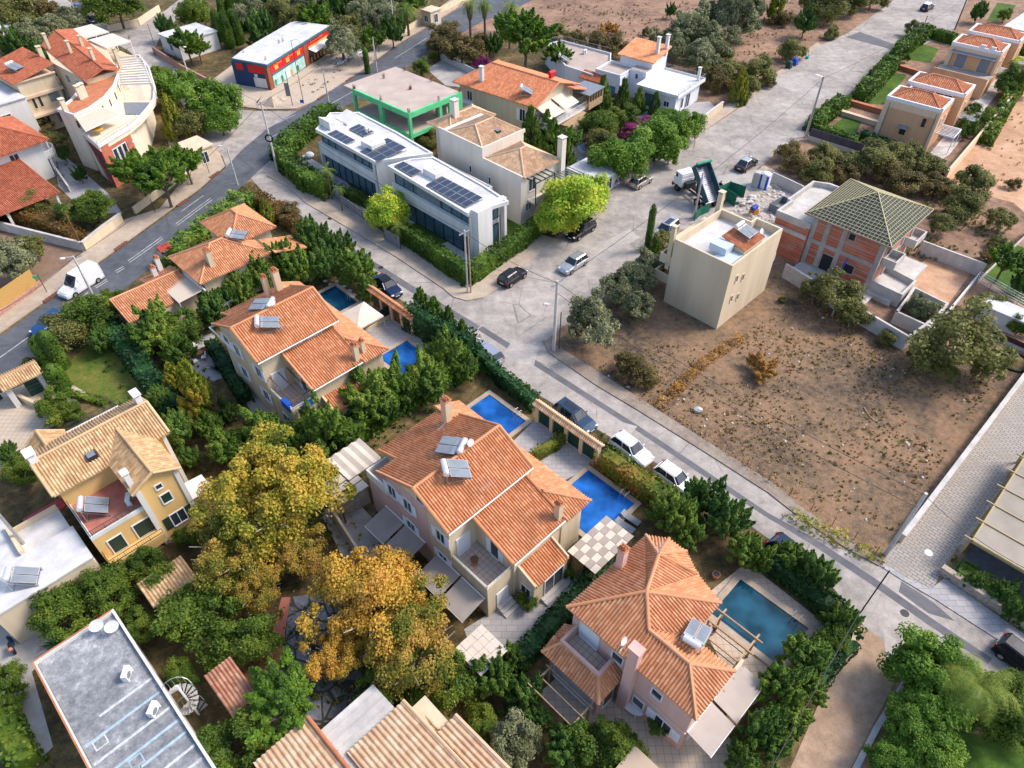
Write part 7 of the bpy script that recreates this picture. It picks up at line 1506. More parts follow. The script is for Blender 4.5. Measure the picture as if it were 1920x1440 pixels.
T_ = [
 # --- villas' quarter, top to bottom
 ('leyland', 452,545,30, 'conifer between the two solar roofed villas, nearest the long cream awning'),('leyland', 490,515,34, 'conifer left of the two tall chimneys of the teal pool duplex'),('leyland', 535,490,38, 'conifer right behind the two tall chimneys of the teal pool duplex'),
 ('conifer2', 590,455,40, 'tall conifer at the street, topmost in the dark clump above the teal pool'),('conifer2', 630,475,38, 'tall conifer right of the topmost one in the clump above the teal pool'),('leyland', 670,505,36, 'olive green conifer at the right end of the clump beside the parked blue car'),
 ('leyland', 560,505,34, 'shaded conifer at the upper left edge of the teal pool'),('leyland', 690,545,22, 'low conifer beside the stepping stones of the teal pool'),('conifer2', 610,500,34, 'dark conifer deep in the clump above the teal pool'),
 ('conifer2', 398,585,34, 'dark conifer below the cream awning of the sprawling roof'),('conifer2', 432,560,26, 'dark conifer between the cream awning and the teal pool duplex'),
 ('broad', 175,585,42, 'dark green tree below the long brown tiled wing at the left'),('broad', 215,560,22, 'small dark tree at the left tip of the long tiled wing'),('brushg', 116,630,40, 'broad olive green bush by the road left of the lawn'),('brushg', 150,600,30, 'olive green bush beside the road behind the clipped cypresses'),('conifer2', 190,640,24, 'dark bush at the top of the shaded lawn'),
 ('leyland', 290,615,45, 'grey green conifer right of the shaded lawn'),('broad', 345,615,38, 'green tree between the lawn and the outdoor dining table'),('broad', 285,598,28, 'green tree close under the long tiled wing'),('leyland', 335,660,30, 'conifer beside the wooden dining table'),('conifer2', 260,640,26, 'bluish conifer at the corner of the lawn hedge'),
 ('golden', 370,740,58, 'golden green conifer left of the teal pool duplex'),('golden', 330,715,34, 'smaller golden conifer at the lawn corner'),('conifer2', 330,810,36, 'dark conifer behind the ridge end of the yellow villa'),
 ('leyland', 425,840,38, 'pale green conifer above the big yellow plane tree'),('leyland', 495,812,46, 'green conifer below the balcony with blue cloths'),('leyland', 607,805,54, 'bright green conifer left of the stained canvas canopy'),('conifer2', 560,830,32, 'dark conifer between the two bright ones above the plane tree'),
 ('leyland', 690,745,50, 'leftmost conifer of the thick row between the two duplexes'),('leyland', 742,728,46, 'second conifer of the thick row between the two duplexes'),('leyland', 800,708,44, 'third conifer of the thick row between the two duplexes, below the deep blue pool'),('leyland', 840,665,44, 'yellow tinged conifer of the thick row nearest the silver street car'),('conifer2', 720,770,34, 'dark conifer behind the thick row at the big duplex roof'),('conifer', 838,655,30, 'pointed conifer at the upper right of the deep blue pool'),('leyland', 870,690,30, 'low conifer beside the silver car hidden by the hedge'),
 ('conifer', 790,575,30, 'leftmost pointed conifer in the tall street hedge'),('conifer', 815,590,30, 'second pointed conifer in the tall street hedge'),('conifer', 842,610,30, 'third pointed conifer in the tall street hedge'),('conifer', 868,632,28, 'last pointed conifer in the tall street hedge'),
 ('leyland', 1262,965,44, 'feathery conifer above the octagonal bay of the pink villa'),('conifer2', 1320,935,42, 'dark conifer beside the last white car of the row'),('conifer2', 1360,975,48, 'large deep green conifer by the street above the pink villa'),('leyland', 1290,1000,34, 'conifer just above the bay of the pink villa'),('leyland', 1395,1030,34, 'conifer at the upper corner of the pink villa garden'),('leyland', 1425,1050,30, 'conifer above the big blue green pool'),
 ('leyland', 1480,1045,32, 'conifer hiding a parked dark car by the street'),('conifer2', 1535,1080,44, 'bushy dark conifer right of the big blue green pool'),('leyland', 1580,1165,36, 'conifer at the corner of the dirt lane'),('broad', 1555,1200,30, 'yellow green bush between pool and dirt lane'),('leyland', 1510,1230,44, 'conifer at the lower end of the big blue green pool'),('leyland', 1520,1288,32, 'conifer on the left edge of the dirt lane'),('leyland', 1465,1290,48, 'large conifer right of the wooden garden table'),('leyland', 1484,1345,36, 'conifer halfway down the dirt lane'),('conifer2', 1430,1370,50, 'dark conifer below the wooden garden table'),('leyland', 1452,1400,36, 'conifer low down on the dirt lane edge'),('leyland', 1395,1425,40, 'conifer at the bottom edge right of the pink villa'),
 ('big', 1752,1275,76, 'broad bright green tree crown beside the dirt lane mouth'),('big', 1715,1355,58, 'bright green tree on the right side of the dirt lane'),('big', 1672,1425,44, 'bright green tree at the bottom edge right of the dirt lane'),('big', 1800,1290,60, 'bright green tree behind the palm at the lower right'),('broad', 1870,1330,62, 'darker tree at the lower right edge below the parked dark car'),('big', 1740,1400,60, 'green tree at the bottom edge above the shadowed lawn'),('broad', 1905,1290,40, 'tree crown cut by the right edge near the dark car'),('conifer2', 1880,1110,26, 'dark shrub behind the stone wall at the right edge'),('conifer2', 1830,1090,20, 'small dark shrub behind the stone wall'),('conifer2', 1905,1150,28, 'dark shrub behind the stone wall near the edge'),
 ('broad', 1130,1395,52, 'dark green tree below the small paved court of the pink villa'),('broad', 1180,1410,34, 'yellow green tree beside the flat beige shed roof'),('conifer2', 1060,1400,44, 'dark tree left of the small paved court of the pink villa'),('olive', 965,1400,50, 'grey green olive tree at the bottom edge'),('broad', 905,1355,30, 'small yellow green tree above the sandy tiled roof'),('leyland', 925,1270,44, 'dark green tree right of the orange plane tree'),('conifer2', 985,1300,36, 'dark tree in the shade left of the pink villa'),('leyland', 960,1235,30, 'small green tree beside the white checkered pergola'),('conifer2', 1010,1350,30, 'shaded bush left of the pole pergola'),
 ('autumn', 520,925,108, 'largest golden yellow plane tree left of the duplex'),('autumn2', 440,1020,80, 'orange green plane tree below the largest golden one'),('autumn2', 562,1038,50, 'greener plane tree right of the orange green one'),('rust', 702,1118,98, 'orange plane tree in front of the grey awnings'),('rust', 648,1212,56, 'orange plane tree over the crazy paving'),('autumn2', 775,1215,84, 'yellow green plane tree near the white checkered pergola'),('broad', 845,1270,50, 'olive green tree right below the plane trees'),('broad', 710,1290,48, 'dark green tree under the plane trees by the concrete roof panel'),('autumn2', 480,1100,50, 'dark leaved plane tree above the brick path'),('broad', 790,1300,36, 'green tree at the peak of the sandy tiled roof'),
 ('broad', 375,1150,62, 'large citrus tree below the striped lean-to'),('broad', 455,1205,54, 'citrus tree beside the brown tiled shed'),('broad', 285,1070,44, 'citrus tree right under the balcony of the yellow villa'),('broad', 205,1110,50, 'citrus tree at the top corner of the grey felt roof'),('broad', 115,1150,52, 'citrus tree left above the grey felt roof'),('broad', 260,1172,32, 'dark citrus tree along the right side of the grey felt roof'),('broad', 160,1120,34, 'yellow green citrus tree below the low white house'),('broad', 340,1260,26, 'small yellow green tree by the spiral staircase'),('pine', 525,1310,62, 'dense dark green tree below the brick path'),('broad', 425,1405,58, 'tree at the bottom edge right of the grey felt roof'),('broad', 350,1005,22, 'small shrub at the foot of the yellow villa gable'),('broad', 20,1310,30, 'hedge like tree at the lower left edge'),('broad', 5,1270,30, 'tree cut by the left edge above the courtyard'),
 ('broad', 100,762,28, 'round bush above the rear terrace of the yellow villa'),('broad', 135,772,20, 'small round bush beside the rear terrace railing'),('broad', 35,885,28, 'tree left of the yellow villa'),('conifer2', 15,850,22, 'dark shrub at the left edge beside the yellow villa'),('brushg', 60,690,18, 'grey green shrub over the sandy gate roof'),('brushg', 480,660,1, 'x') if False else ('broad', 1258-270,1125,18, 'shrub at the entrance steps of the large duplex'),('broad', 1062,1068,16, 'dark round shrub beside the checkered pergola'),('broad', 1233,1360,20, 'round shrub in the small court of the pink villa'),
 ('conifer2', 300,752,30, 'dark conifer just behind the shaded lawn corner'),('leyland', 392,800,28, 'conifer below the golden green conifer'),('conifer2', 355,860,24, 'dark shrub beside the gable of the yellow villa'),('leyland', 455,855,26, 'conifer at the upper left of the golden plane tree'),('conifer2', 430,775,22, 'dark conifer at the lower corner of the teal pool duplex'),
 # --- modern houses and tan villa gardens
 ('lime', 725,395,38, 'lime green tree over the grey street gate'),('lime', 1078,380,58, 'bright lime yellow tree on the street corner'),('lime', 1045,405,38, 'lime yellow lower crown at the end of the clipped hedge'),('lime', 1110,360,34, 'lime green crown over the parked black car'),('golden', 500,400,22, 'yellow bush in the street hedge by the sprawling roof'),('brush', 540,400,22, 'reddish dry bush by the street near the small tiled roof'),('brush', 465,370,22, 'dull green bush where the street meets the main road'),
 ('conifer', 1035,275,38, 'dark conifer behind the tan roofed villa'),('conifer', 1060,295,32, 'dark conifer right of the tall white chimney'),('conifer', 995,245,32, 'dark conifer below the wide salmon roof'),('conifer', 1025,245,26, 'dark conifer left of the spiral stair of the salmon roofed house'),('pine', 1060,262,28, 'pine beside the green parasol'),('broad', 870,262,22, 'bush between the green frame and the tan villa'),('brushg', 800,262,20, 'yellowing bush at the foot of the green frame'),
 ('conifer', 1130,182,28, 'tall dark conifer left in front of the white cubic villa'),('conifer', 1168,185,26, 'second conifer in front of the white cubic villa'),('conifer', 1198,190,20, 'third narrow conifer in front of the white cubic villa'),('conifer', 1228,198,18, 'last narrow conifer in front of the white cubic villa'),('broad', 1125,235,32, 'round tree above the blue round pool cover'),('broad', 1165,222,26, 'round tree between conifers and purple blossom'),('brushg', 1130,270,26, 'dull green shrub right of the blue pool cover'),('purple', 1188,242,20, 'purple blossom among the bright green trees'),('purple', 1215,228,15, 'small purple blossom beside the bright green trees'),('purple', 902,117,15, 'purple blossom behind the salmon roofed house'),('purple', 1155,178,10, 'tiny pink blossom by the blue door'),
 ('pepper', 1172,295,44, 'left bright green tree along the wide street'),('pepper', 1232,262,42, 'middle bright green tree along the wide street'),('pepper', 1282,238,32, 'right bright green tree along the wide street'),('pepper', 1248,228,26, 'bright green tree behind the middle one'),('broad', 1255,290-0,18, 'low green foliage at the street below the bright trees'),
 # --- upper middle
 ('pine', 985,62,52, 'umbrella pine behind the salmon roofed house'),('pine', 1045,100,26, 'leaning pine crown right of the umbrella pine'),('pine', 955,45,28, 'left crown of the umbrella pine'),('conifer2', 926,88,18, 'dark pointed tree left of the umbrella pine'),('brush', 835,68,30, 'yellow brown bush beside the palms'),('brush', 865,95,34, 'large yellow brown bush above the concrete yard'),('brush', 822,90,20, 'bare twiggy bush beside the main road'),('brush', 900,85,22, 'dry bush below the palms'),('broad', 788,125,17, 'round clipped bush behind the green frame'),('broad', 812,105,10, 'small round bush by the road'),
 ('olive', 1290,58,42, 'olive tree in the middle of the upper grove'),('olive', 1335,75,36, 'olive tree right in the upper grove'),('olive', 1265,92,30, 'lower left olive tree of the upper grove'),('olive', 1318,105,36, 'lower right olive tree of the upper grove'),('olive', 1375,28,40, 'large olive tree above the upper grove'),('olive', 1400,8,30, 'olive tree at the top edge'),('olive', 1240,80,22, 'left olive tree of the upper grove'),('olive', 1340,35,30, 'olive tree between the grove and the large one'),('brushg', 1350,100,24, 'greener olive at the right of the grove'),
 ('brush', 1120,80,22, 'left autumn bush behind the annex railing'),('brush', 1150,88,24, 'right autumn bush behind the annex railing'),('brush', 1080,72,18, 'bush at the end of the annex railing'),('brushg', 1045,62,16, 'bush beside the umbrella pine trunk'),('straw', 1140,55,16, 'dry yellow shrub in the pinkish field'),('brushg', 1212,60,8, 'small green shrub in the pinkish field'),('conifer2', 1258,22,12, 'dark shrub at the top of the pinkish field'),
 ('golden', 1388,165,26, 'yellow tree by the street right of the white villa'),('brushg', 1420,135,30, 'round brown green bush by the street'),('brushg', 1375,140,26, 'brown green bush behind the yellow tree'),('brushg', 1400,165,24, 'low bush at the kerb by the yellow tree'),('brush', 1345,150,24, 'brown green bush behind the white villa'),('brushg', 1320,140,20, 'bush at the corner of the white villa terrace'),
 ('golden', 1458,12,24, 'yellow green tree at the top edge'),('conifer2', 1510,45,24, 'dark round shrub in the upper field'),('brushg', 1486,97,20, 'round shrub above the blue bin'),('brush', 1468,35,16, 'brown shrub below the yellow green tree'),('brushg', 1560,12,34, 'olive green scrub at the top of the wide street'),('brushg', 1600,5,26, 'scrub at the top edge by the wide street'),('brushg', 1525,12,26, 'scrub left at the top edge of the street'),('brushg', 1635,0,20, 'scrub at the very top beside the wide street'),('brushg', 1560,62,12, 'small shrub at the kerb'),('brush', 1440,155,12, 'small dry shrub at the kerb'),
 # --- right field
 ('brush', 1478,285,22, 'leftmost scrub bush below the cream fence wall'),('brush', 1500,310,24, 'scrub bush near the unfinished house parapet'),('brushg', 1545,298,28, 'second scrub bush below the mauve fence'),('brushg', 1535,325,26, 'dark scrub bush behind the unfinished parapet'),('brush', 1590,322,24, 'scrub bush between parapet and batten roof'),('brushg', 1630,300,36, 'big scrub bush below the fence corner'),('brush', 1665,325,26, 'scrub bush above the batten roof'),('brushg', 1695,300,34, 'big scrub bush in front of the peach house'),('brushg', 1735,310,28, 'scrub bush right below the peach house'),('brush', 1700,345,28, 'brown scrub bush right above the batten roof'),('brush', 1755,350,26, 'brown scrub bush left of the sandy field'),('brushg', 1825,345,32, 'large dark bush on the sandy field edge'),('brushg', 1800,385,32, 'dark green bush right of the batten roof'),('straggly', 1765,420,22, 'thin grey bush above the pale yard wall'),('straggly', 1880,410,24, 'small straggly tree on the slope at the right'),('brushg', 1870,455,14, 'small bush beside the right garden fence'),('brush', 1900,345,12, 'small dry bush on the sandy field'),('brush', 1850,480,12, 'tiny dry bush by the right garden'),
 ('olive', 1105,600,52, 'silvery olive tree beside the concrete pole'),('olive', 1190,520,40, 'dark olive tree left of the beige house'),('olive', 1160,545,34, 'lower left crown beside the beige house olive'),('olive', 1222,500,34, 'right olive crown touching the beige house balcony'),('olive', 1195,570,34, 'low dark olive at the beige house corner'),('brushg', 1245,450,20, 'green shrub behind the beige house balconies'),('conifer', 1230,470,18, 'dark spiky shrub at the beige house balconies'),
 ('straggly', 1575,555,44, 'straggly fig tree in front of the raw concrete wall'),('straggly', 1530,540,26, 'left part of the straggly tree by the concrete wall'),('straggly', 1600,590,26, 'low straggly growth at the split trunk'),('olive', 1728,580,26, 'thin pale olive tree on the concrete corner'),('straggly', 1800,640,72, 'large pale green straggly tree at the right'),('straggly', 1850,670,44, 'right lower part of the large straggly tree'),('straggly', 1740,655,34, 'left part of the large straggly tree'),('brushg', 1770,695,22, 'dark scrub under the large straggly tree'),('brushg', 1665,635,16, 'small dark shrub below the concrete basins'),('brushg', 1735,675,14, 'small dark shrub left of the large straggly tree'),('brushg', 1467,562,7, 'tiny green shrub beside the beige house'),('straw', 1432,690,28, 'golden dry shrub in the middle of the empty lot'),('brush', 1185,690,32, 'flat grey brown scrub on the lower edge of the empty lot'),('brush', 1215,705,22, 'grey scrub near the kerb of the empty lot'),
 ('pine', 1890,488,32, 'round tree on the right edge lawn'),('conifer2', 1915,535,24, 'dark shrub at the right edge lawn'),('brushg', 1860,570,22, 'green shrub beside the white garden shed'),('broad', 1915,610,20, 'green shrub under the white garden shed'),('broad', 1830,218,24, 'round tree in the peach house back garden'),('broad', 1812,240,18, 'low bush in the peach house back garden'),('broad', 1905,150,26, 'green tree at the right edge behind the peach house'),('broad', 1890,165,20, 'bright green bush right of the farther peach house'),('lime', 1900,122,16, 'yellow bush behind the farther peach house'),('broad', 1910,95,20, 'green tree right of the farther peach house'),('brushg', 1712,55,16, 'dark bush at the top of the peach house hedge'),('broad', 1698,108,8, 'small clipped ball by the white pillar'),('conifer2', 1835,25,16, 'green bush by the top right lawn'),('brushg', 1640,175,1, 'x') if False else ('broad', 1885,28,12, 'bush beside the white house corner'),
 # --- top left
 ('pine', 255,320,40, 'left rounded pine above the left pavement'),('pine', 300,330,42, 'middle rounded pine above the left pavement'),('pine', 345,300,32, 'right rounded pine beside the kiosk'),('pine', 300,300,30, 'rear rounded pine below the brick red wall'),('golden', 325,225,34, 'layered yellow green conifer right of the curved building'),('pepper', 388,190,46, 'weeping green tree at the side road corner'),('pepper', 412,225,30, 'hanging branches of the weeping tree over the side road'),('pepper', 325,165,34, 'feathery green tree beside the roof pergola'),('brushg', 360,235,30, 'dark green tree behind the tan kiosk'),('broad', 300,145,22, 'dark bush along the curved building near the side road'),
 ('olive', 60,75,32, 'left grey tree in the row behind the apartment houses'),('olive', 100,60,32, 'middle grey tree in the row behind the apartment houses'),('olive', 130,40,26, 'right grey tree in the row behind the apartment houses'),('conifer2', 30,90,30, 'dark tree at the top left edge behind the red roof'),('brushg', 35,30,34, 'green thicket in the top left corner'),('brush', 75,20,30, 'yellowish thicket at the top left'),('conifer2', 75,105,24, 'dark tree between the two red roofed houses'),('olive', 5,85,24, 'grey tree cut by the left edge'),
 ('broad', 215,5,42, 'large round green tree at the top edge by the side road'),('broad', 180,8,26, 'left crown of the round green tree at the top'),('broad', 365,25,32, 'round green tree above the white flat roofed house'),('pine', 348,78,26, 'bright pine in front of the white flat roofed house'),('pine', 370,90,18, 'small pine crown at the garden corner'),('conifer2', 312,55,22, 'dark bush left of the white flat roofed house'),
 ('broad', 175,385,34, 'round tree beside the white corner pillar'),('broad', 145,395,28, 'tree left of the white corner pillar'),('brushg', 60,385,24, 'yellow green shrub below the red porch roof'),('brush', 80,240,18, 'green shrub beside the red hipped roof'),('brushg', 100,265,20, 'green shrub between red hipped roof and apartments'),('conifer2', 120,290,14, 'dark shrub along the paved drive'),('conifer2', 150,330,14, 'dark shrub lower along the paved drive'),('conifer2', 75,305,18, 'dark bush under the round balcony'),('olive', 25,490,42, 'grey olive tree at the left edge beside the driveway'),('brushg', 50,470,30, 'green crown behind the left edge olive tree'),('brush', 110,410,18, 'brown shrub by the leaning wooden pole'),
]
for a in T_: tree(*a)
# rows of dark cypresses and park trees at the top
for i, (x, y, r) in enumerate([(408,50,14),(425,60,15),(442,55,14),(418,25,13),(435,20,14),(455,30,13),(505,40,7)]):
 tree('column', x, y, r, 'dark cypress in the clump left of the roadside shop' if i < 6 else 'slim single cypress behind the roadside shop roof', kz=.62 if i < 6 else .9, group='cypresses left of the shop' if i < 6 else None)
prk = [(470,20),(490,60),(530,30),(560,10),(590,30),(615,45),(640,25),(660,60),(685,30),(700,70),(715,35),(735,60),(560,45),(600,5),(650,0),(690,0),(480,0),(520,5),(740,20),(770,5),(640,80),(450,5)]
for i, (x, y) in enumerate(prk):
 tree(['olive', 'conifer2', 'brushg', 'olive', 'pine'][i % 5], x, y, R.uniform(24,34), 'park tree behind the roadside shop, one of a dense grove', group='trees of the grove behind the shop')
# clipped cypresses by the left gate
def clipped(x0, y0, xb, yb, rp, label):
 X, Y = G(xb, yb, 0); r = rp*mpp(yb)
 lo, hi = 1,14
 best = min(((abs(proj(X, Y, z*.1)[1]-y0), z*.1) for z in range(10,120)))
 h = best[1]; o = bpy.data.objects.new('cypress_tree', None); COL.objects.link(o); o.location = (X, Y, 0); tag(o, label, 'tree')
 mb = MB(); n = 10
 for k in range(n): z = h*(k+.5)/n; rr = r*(1 if k < n-2 else (.85 if k == n-2 else .6)); mb.sphere((0,0, z),(rr*.9, rr*.9, h/n*.9),9,5, R=R)
 for k in range(int(260*h*r)):
  a = R.uniform(0,6.283); z = R.uniform(.1, h); f = 1 if z < h*.85 else math.sqrt(max(.02,1-((z-h*.85)/(h*.16))**2)); rr = r*f
  leaf(mb, (rr*math.cos(a), rr*math.sin(a), z),(math.cos(a), math.sin(a),.3+(1-f)),.22*R.uniform(.7,1.3),1.6,(0,0,1))
 c = mb.build('crown', LG['hedge'], o) if False else mb.build('crown', LG['hedge']); c.parent = o
 t = MB(); t.tube((0,0,-.1),(0,0,.8),.12); c = t.build('trunk', M_bark); c.parent = o
def proj(X, Y, Z):
 d = Z-CAM_H; dep = Y*_c-d*_s; up = Y*_s+d*_c
 return 960+FPX*X/dep, 720-FPX*up/dep
clipped(57,632,100,690,15, 'left tall clipped cypress column at the street gate'); clipped(70,622,118,688,15, 'right tall clipped cypress column at the street gate'); clipped(97,686,118,728,17, 'short clipped cypress cone before the lawn'); clipped(686,90,690,138,5, 'thin cypress on the pavement behind the green frame'); clipped(1228,385,1213,470,6, 'tall thin cypress beside the beige house'); clipped(1183,1365,1190,1395,7, 'small cone shrub in the pink villa court') if False else None
# ------------------------------------------------------------------ hedges
def hedge(label, pts, w, h, m='hedge', z0=0.0, dens=26, s=.22, rough=.25, name='hedge', cat='hedge', px=True, kind_=None):
 core = kind_ is None
 P = [Vector((*G(x, y, z0),0)) for x, y in pts] if px else [Vector((x, y, 0)) for x, y in pts]
 o = P[0].copy(); mb = MB()
 for a, b in zip(P, P[1:]):
  d = b-a; L_ = d.length; d.normalize(); nr = Vector((-d.y, d.x, 0)); n = max(2, int(L_/1.0)); rows = []
  for k in range(n+1):
   s_ = k/n; c = a+d*(L_*s_); ww = w/2*.84*R.uniform(.88,1.08); hh = h*.93*R.uniform(.93,1.04)
   rows.append([c-nr*ww, c-nr*ww*1.02+Vector((0,0, hh*.8)), c-nr*ww*.6+Vector((0,0, hh)), c+nr*ww*.6+Vector((0,0, hh)), c+nr*ww*1.02+Vector((0,0, hh*.8)), c+nr*ww])
  for r0, r1 in (zip(rows, rows[1:]) if core else ()):
   for q in range(5): mb.poly([tuple(v-o) for v in (r0[q], r0[q+1], r1[q+1], r1[q])])
  if core: mb.poly([tuple(v-o) for v in rows[0][::-1]]); mb.poly([tuple(v-o) for v in rows[-1]])
  N = int(L_*(w+2*h)*dens)
  for k in range(N):
   s_ = R.uniform(-w*.4/L_, 1+w*.4/L_); f = R.uniform(0, w+2*h); bul = R.uniform(-rough, rough)*.5
   wob = .12*math.sin(s_*L_*1.7+a.x)+.1*math.sin(s_*L_*3.1)
   if f < h: p = a+d*(s_*L_)-nr*(w/2+bul*.5)+Vector((0,0, f)); nn = -nr
   elif f < h+w: p = a+d*(s_*L_)+nr*(f-h-w/2)+Vector((0,0, h+bul*.6+wob*rough*3)); nn = Vector((0,0,1))
   else: p = a+d*(s_*L_)+nr*(w/2+bul*.5)+Vector((0,0, f-h-w)); nn = nr
   if s_ < 0 or s_ > 1: p = p-Vector((0,0, R.random()*p.z));
   leaf(mb, p-o, (nn+rdir()*.7).normalized(), s*R.uniform(.6,1.4),1.4)
 ob = mb.build(name, LG[m]); ob.location = o; tag(ob, label, cat);
 if kind_: ob['kind'] = kind_
 return ob
hedge('tall clipped hedge along the street side of the near modern house', [(762,455),(800,480),(845,512),(876,532)], 1.5,2.5, 'hedge')
hedge('clipped hedge on the right road side of the near modern house', [(880,530),(930,495),(975,465),(1010,436)], 1.6,2.3, 'hedge')
hedge('thick hedge wrapping the corner of the farther modern house', [(615,368),(580,352),(545,322),(530,298),(560,270),(600,240),(625,222)], 2.6,2.6, 'hedge', rough=.6, s=.3)
hedge('low hedge behind the grey gate of the farther modern house', [(640,365),(690,388)], 1.4,1.4, 'hedge')
hedge('tall street hedge between teal pool gate and the silver car', [(775,615),(820,640),(885,672)], 2.0,3.2, 'hedged')
hedge('low clipped hedge along the street above the big duplex gate', [(890,668),(940,718),(1000,765)], 1.2,1.7, 'hedged')
hedge('small hedge beside the deep blue pool path', [(870,700),(905,690)], 1.0,1.2, 'hedged')
hedge('clipped red tipped hedge along the street below the tiled gate', [(1132,872),(1175,905),(1235,945),(1275,972)], 1.9,2.1, 'photinia')
hedge('clipped red tipped hedge between the two entrance yards', [(1002,862),(1040,840),(1062,818)], .9,1.2, 'photinia')
hedge('dark clipped hedge between duplex yard and pink villa', [(960,1260),(1010,1205),(1060,1150),(1110,1090),(1150,1050)], 1.5,1.5, 'hedged')
hedge('dense dark hedge along the right end of the big pool', [(1445,1065),(1500,1105),(1560,1165),(1590,1195)], 1.6,1.8, 'hedged')
hedge('narrow dark hedge along the left wall of the teal pool duplex', [(402,655),(432,705),(462,755)], 1.3,1.5, 'hedged')
hedge('long hedge from the lawn towards the golden conifer', [(215,625),(255,680),(300,740),(335,790)], 2.0,2.2, 'hedged', rough=.5)
hedge('irregular green hedge along the main road above the sprawling roof', [(336,500),(372,468),(412,434),(450,404),(474,388)], 2.6,2.6, 'conifer', rough=.9, s=.32)
hedge('brownish hedge along the street behind the small tiled roof', [(470,375),(520,405),(560,435)], 2.0,1.8, 'hedgeb', rough=.6)
hedge('thick dark hedge at the rear wall between the two duplexes', [(640,840),(700,800),(770,755),(840,715)], 2.2,2.6, 'hedge', rough=.7, s=.3)
hedge('brownish clipped hedge behind the white driveway wall', [(-20,395),(40,415),(100,432),(150,455)], 1.8,1.8, 'hedgeb', rough=.5)
hedge('low flowering border along the lawn path', [(118,738),(150,745),(200,760)], .7,.5, 'broad')
hedge('tall leafy hedge along the street at the nearest peach house', [(1612,190),(1640,160),(1668,128)], 2.6,2.4, 'hedge', rough=.8, s=.35)
hedge('leafy hedge along the street at the farther peach house', [(1682,108),(1705,88),(1735,68)], 2.4,2.2, 'hedge', rough=.8, s=.35)
hedge('clipped hedge behind the farther peach house lawn', [(1735,68),(1785,82)], 1.6,1.8, 'hedge', s=.3)
hedge('leafy hedge left of the small lawn at the grey lamp pole', [(1522,245),(1550,220),(1578,200)], 2.2,1.9, 'hedge', rough=.8, s=.35)
hedge('clipped hedge behind the mauve panel fence', [(1530,252),(1600,278)], 1.4,1.7, 'hedge', s=.3)
hedge('hedge along the foot of the nearest peach house', [(1612,262),(1680,290),(1760,320)], 1.3,1.5, 'hedged', s=.3)
hedge('dark clipped hedge beside the garden of the tan villa', [(1000,352),(1045,330),(1070,310)], 2.2,1.7, 'hedged')
hedge('clipped hedge beside the covered goods near the shop', [(648,85),(675,98)], 2.4,1.6, 'hedge', s=.35)
hedge('yellow green hedge strip by the upper pavement', [(735,60),(760,50)], 1.6,1.8, 'photinia', s=.35)
hedge('dark bushes lining the lane wall at the lower right', [(1790,1075),(1850,1110),(1930,1160)], 1.8,1.1, 'hedge', rough=.6)
hedge('green foliage along the far right side yard', [(1845,270),(1890,190),(1930,140)], 2.0,1.6, 'broad', rough=.7, s=.35)
hedge('yellow green weeds at the lower corner of the empty lot', [(1480,962),(1510,985),(1560,1008),(1610,1036),(1650,1048)], 1.0,.4, 'golden', rough=1.2, dens=40, s=.18, name='weed_strip', cat='weeds', kind_='stuff')
hedge('dry straw coloured grass line across the empty lot', [(1235,760),(1270,730),(1310,690),(1350,660),(1385,640)], .9,.25, 'gold', rough=1.0, dens=90, s=.15, name='dry_grass_line', cat='weeds', kind_='stuff')
hedge('dry grass line at the lower fence of the empty lot', [(1240,765),(1300,805),(1370,855),(1450,905),(1540,960)], .35,.18, 'straw', rough=1.2, s=.15, name='dry_grass_line', cat='weeds', kind_='stuff', dens=22)
hedge('left green growth beside the courtyard of the grey felt roof', [(0,1330),(30,1385),(60,1440)], 1.8,1.5, 'broad', rough=.6)
hedge('hedge on the left side of the dirt lane', [(1590,1215),(1550,1255),(1530,1290)], 1.0,1.2, 'hedged', rough=.7)
# scattered tufts and stones over open ground
def scatter(name, label, area, n, m, smin, smax, kind_='stuff', leafy=True, cat='weeds', avoid=None):
 mb = MB(); P = GP(area); x0 = min(p[0] for p in P); x1 = max(p[0] for p in P); y0 = min(p[1] for p in P); y1 = max(p[1] for p in P)
 def inside(x, y):
  c = False
  for (ax, ay),(bx_, by) in zip(P, P[1:]+P[:1]):
   if (ay > y) != (by > y) and x < (bx_-ax)*(y-ay)/(by-ay)+ax: c = not c
  return c
 k = 0; g = 0
 while k < n and g < n*20:
  g += 1; x = R.uniform(x0, x1); y = R.uniform(y0, y1)
  if not inside(x, y) or math.sin(x*.55+1.3*math.sin(y*.31))+math.sin(y*.47+x*.2) < R.uniform(-1.6,1.2): continue
  if avoid:
   ku, kv = K.loc(x, y)
   if any(a-.6 < ku < b_+.6 and c-.6 < kv < d_+.6 for a, b_, c, d_ in avoid): continue
  k += 1; s = R.uniform(smin, smax)*(R.random()**.6+.3)
  if leafy:
   for j in range(int(6+s*14)):
    d = rdir(.0); p = Vector((x, y, .02))+d*s*.5*R.random()+Vector((0,0, s*.12)); leaf(mb, p, (d+rdir()*.6), min(.13,.08+s*.1)*R.uniform(.6,1.4),2.0,(0,0,1))
  else: mb.sphere((x, y, s*.2),(s*R.uniform(.7,1.2), s, s*.6),6,4, jit=.25, R=R)
 o = mb.build(name, m); tag(o, label, cat, kind=kind_)
lot = [(1110,700),(1170,650),(1380,640),(1500,540),(1660,650),(1880,690),(1680,1000),(1450,910)]
scatter('dry_tufts', 'dry straw tufts scattered over the empty lot', lot, 1900, LG['straw'], .08,.34); scatter('green_tufts', 'grey green tufts scattered over the empty lot', lot, 260, LG['brush'], .12,.45); scatter('stones', 'pale stones scattered over the empty lot', lot, 160, M_concl, .05,.14, leafy=False, cat='stones')
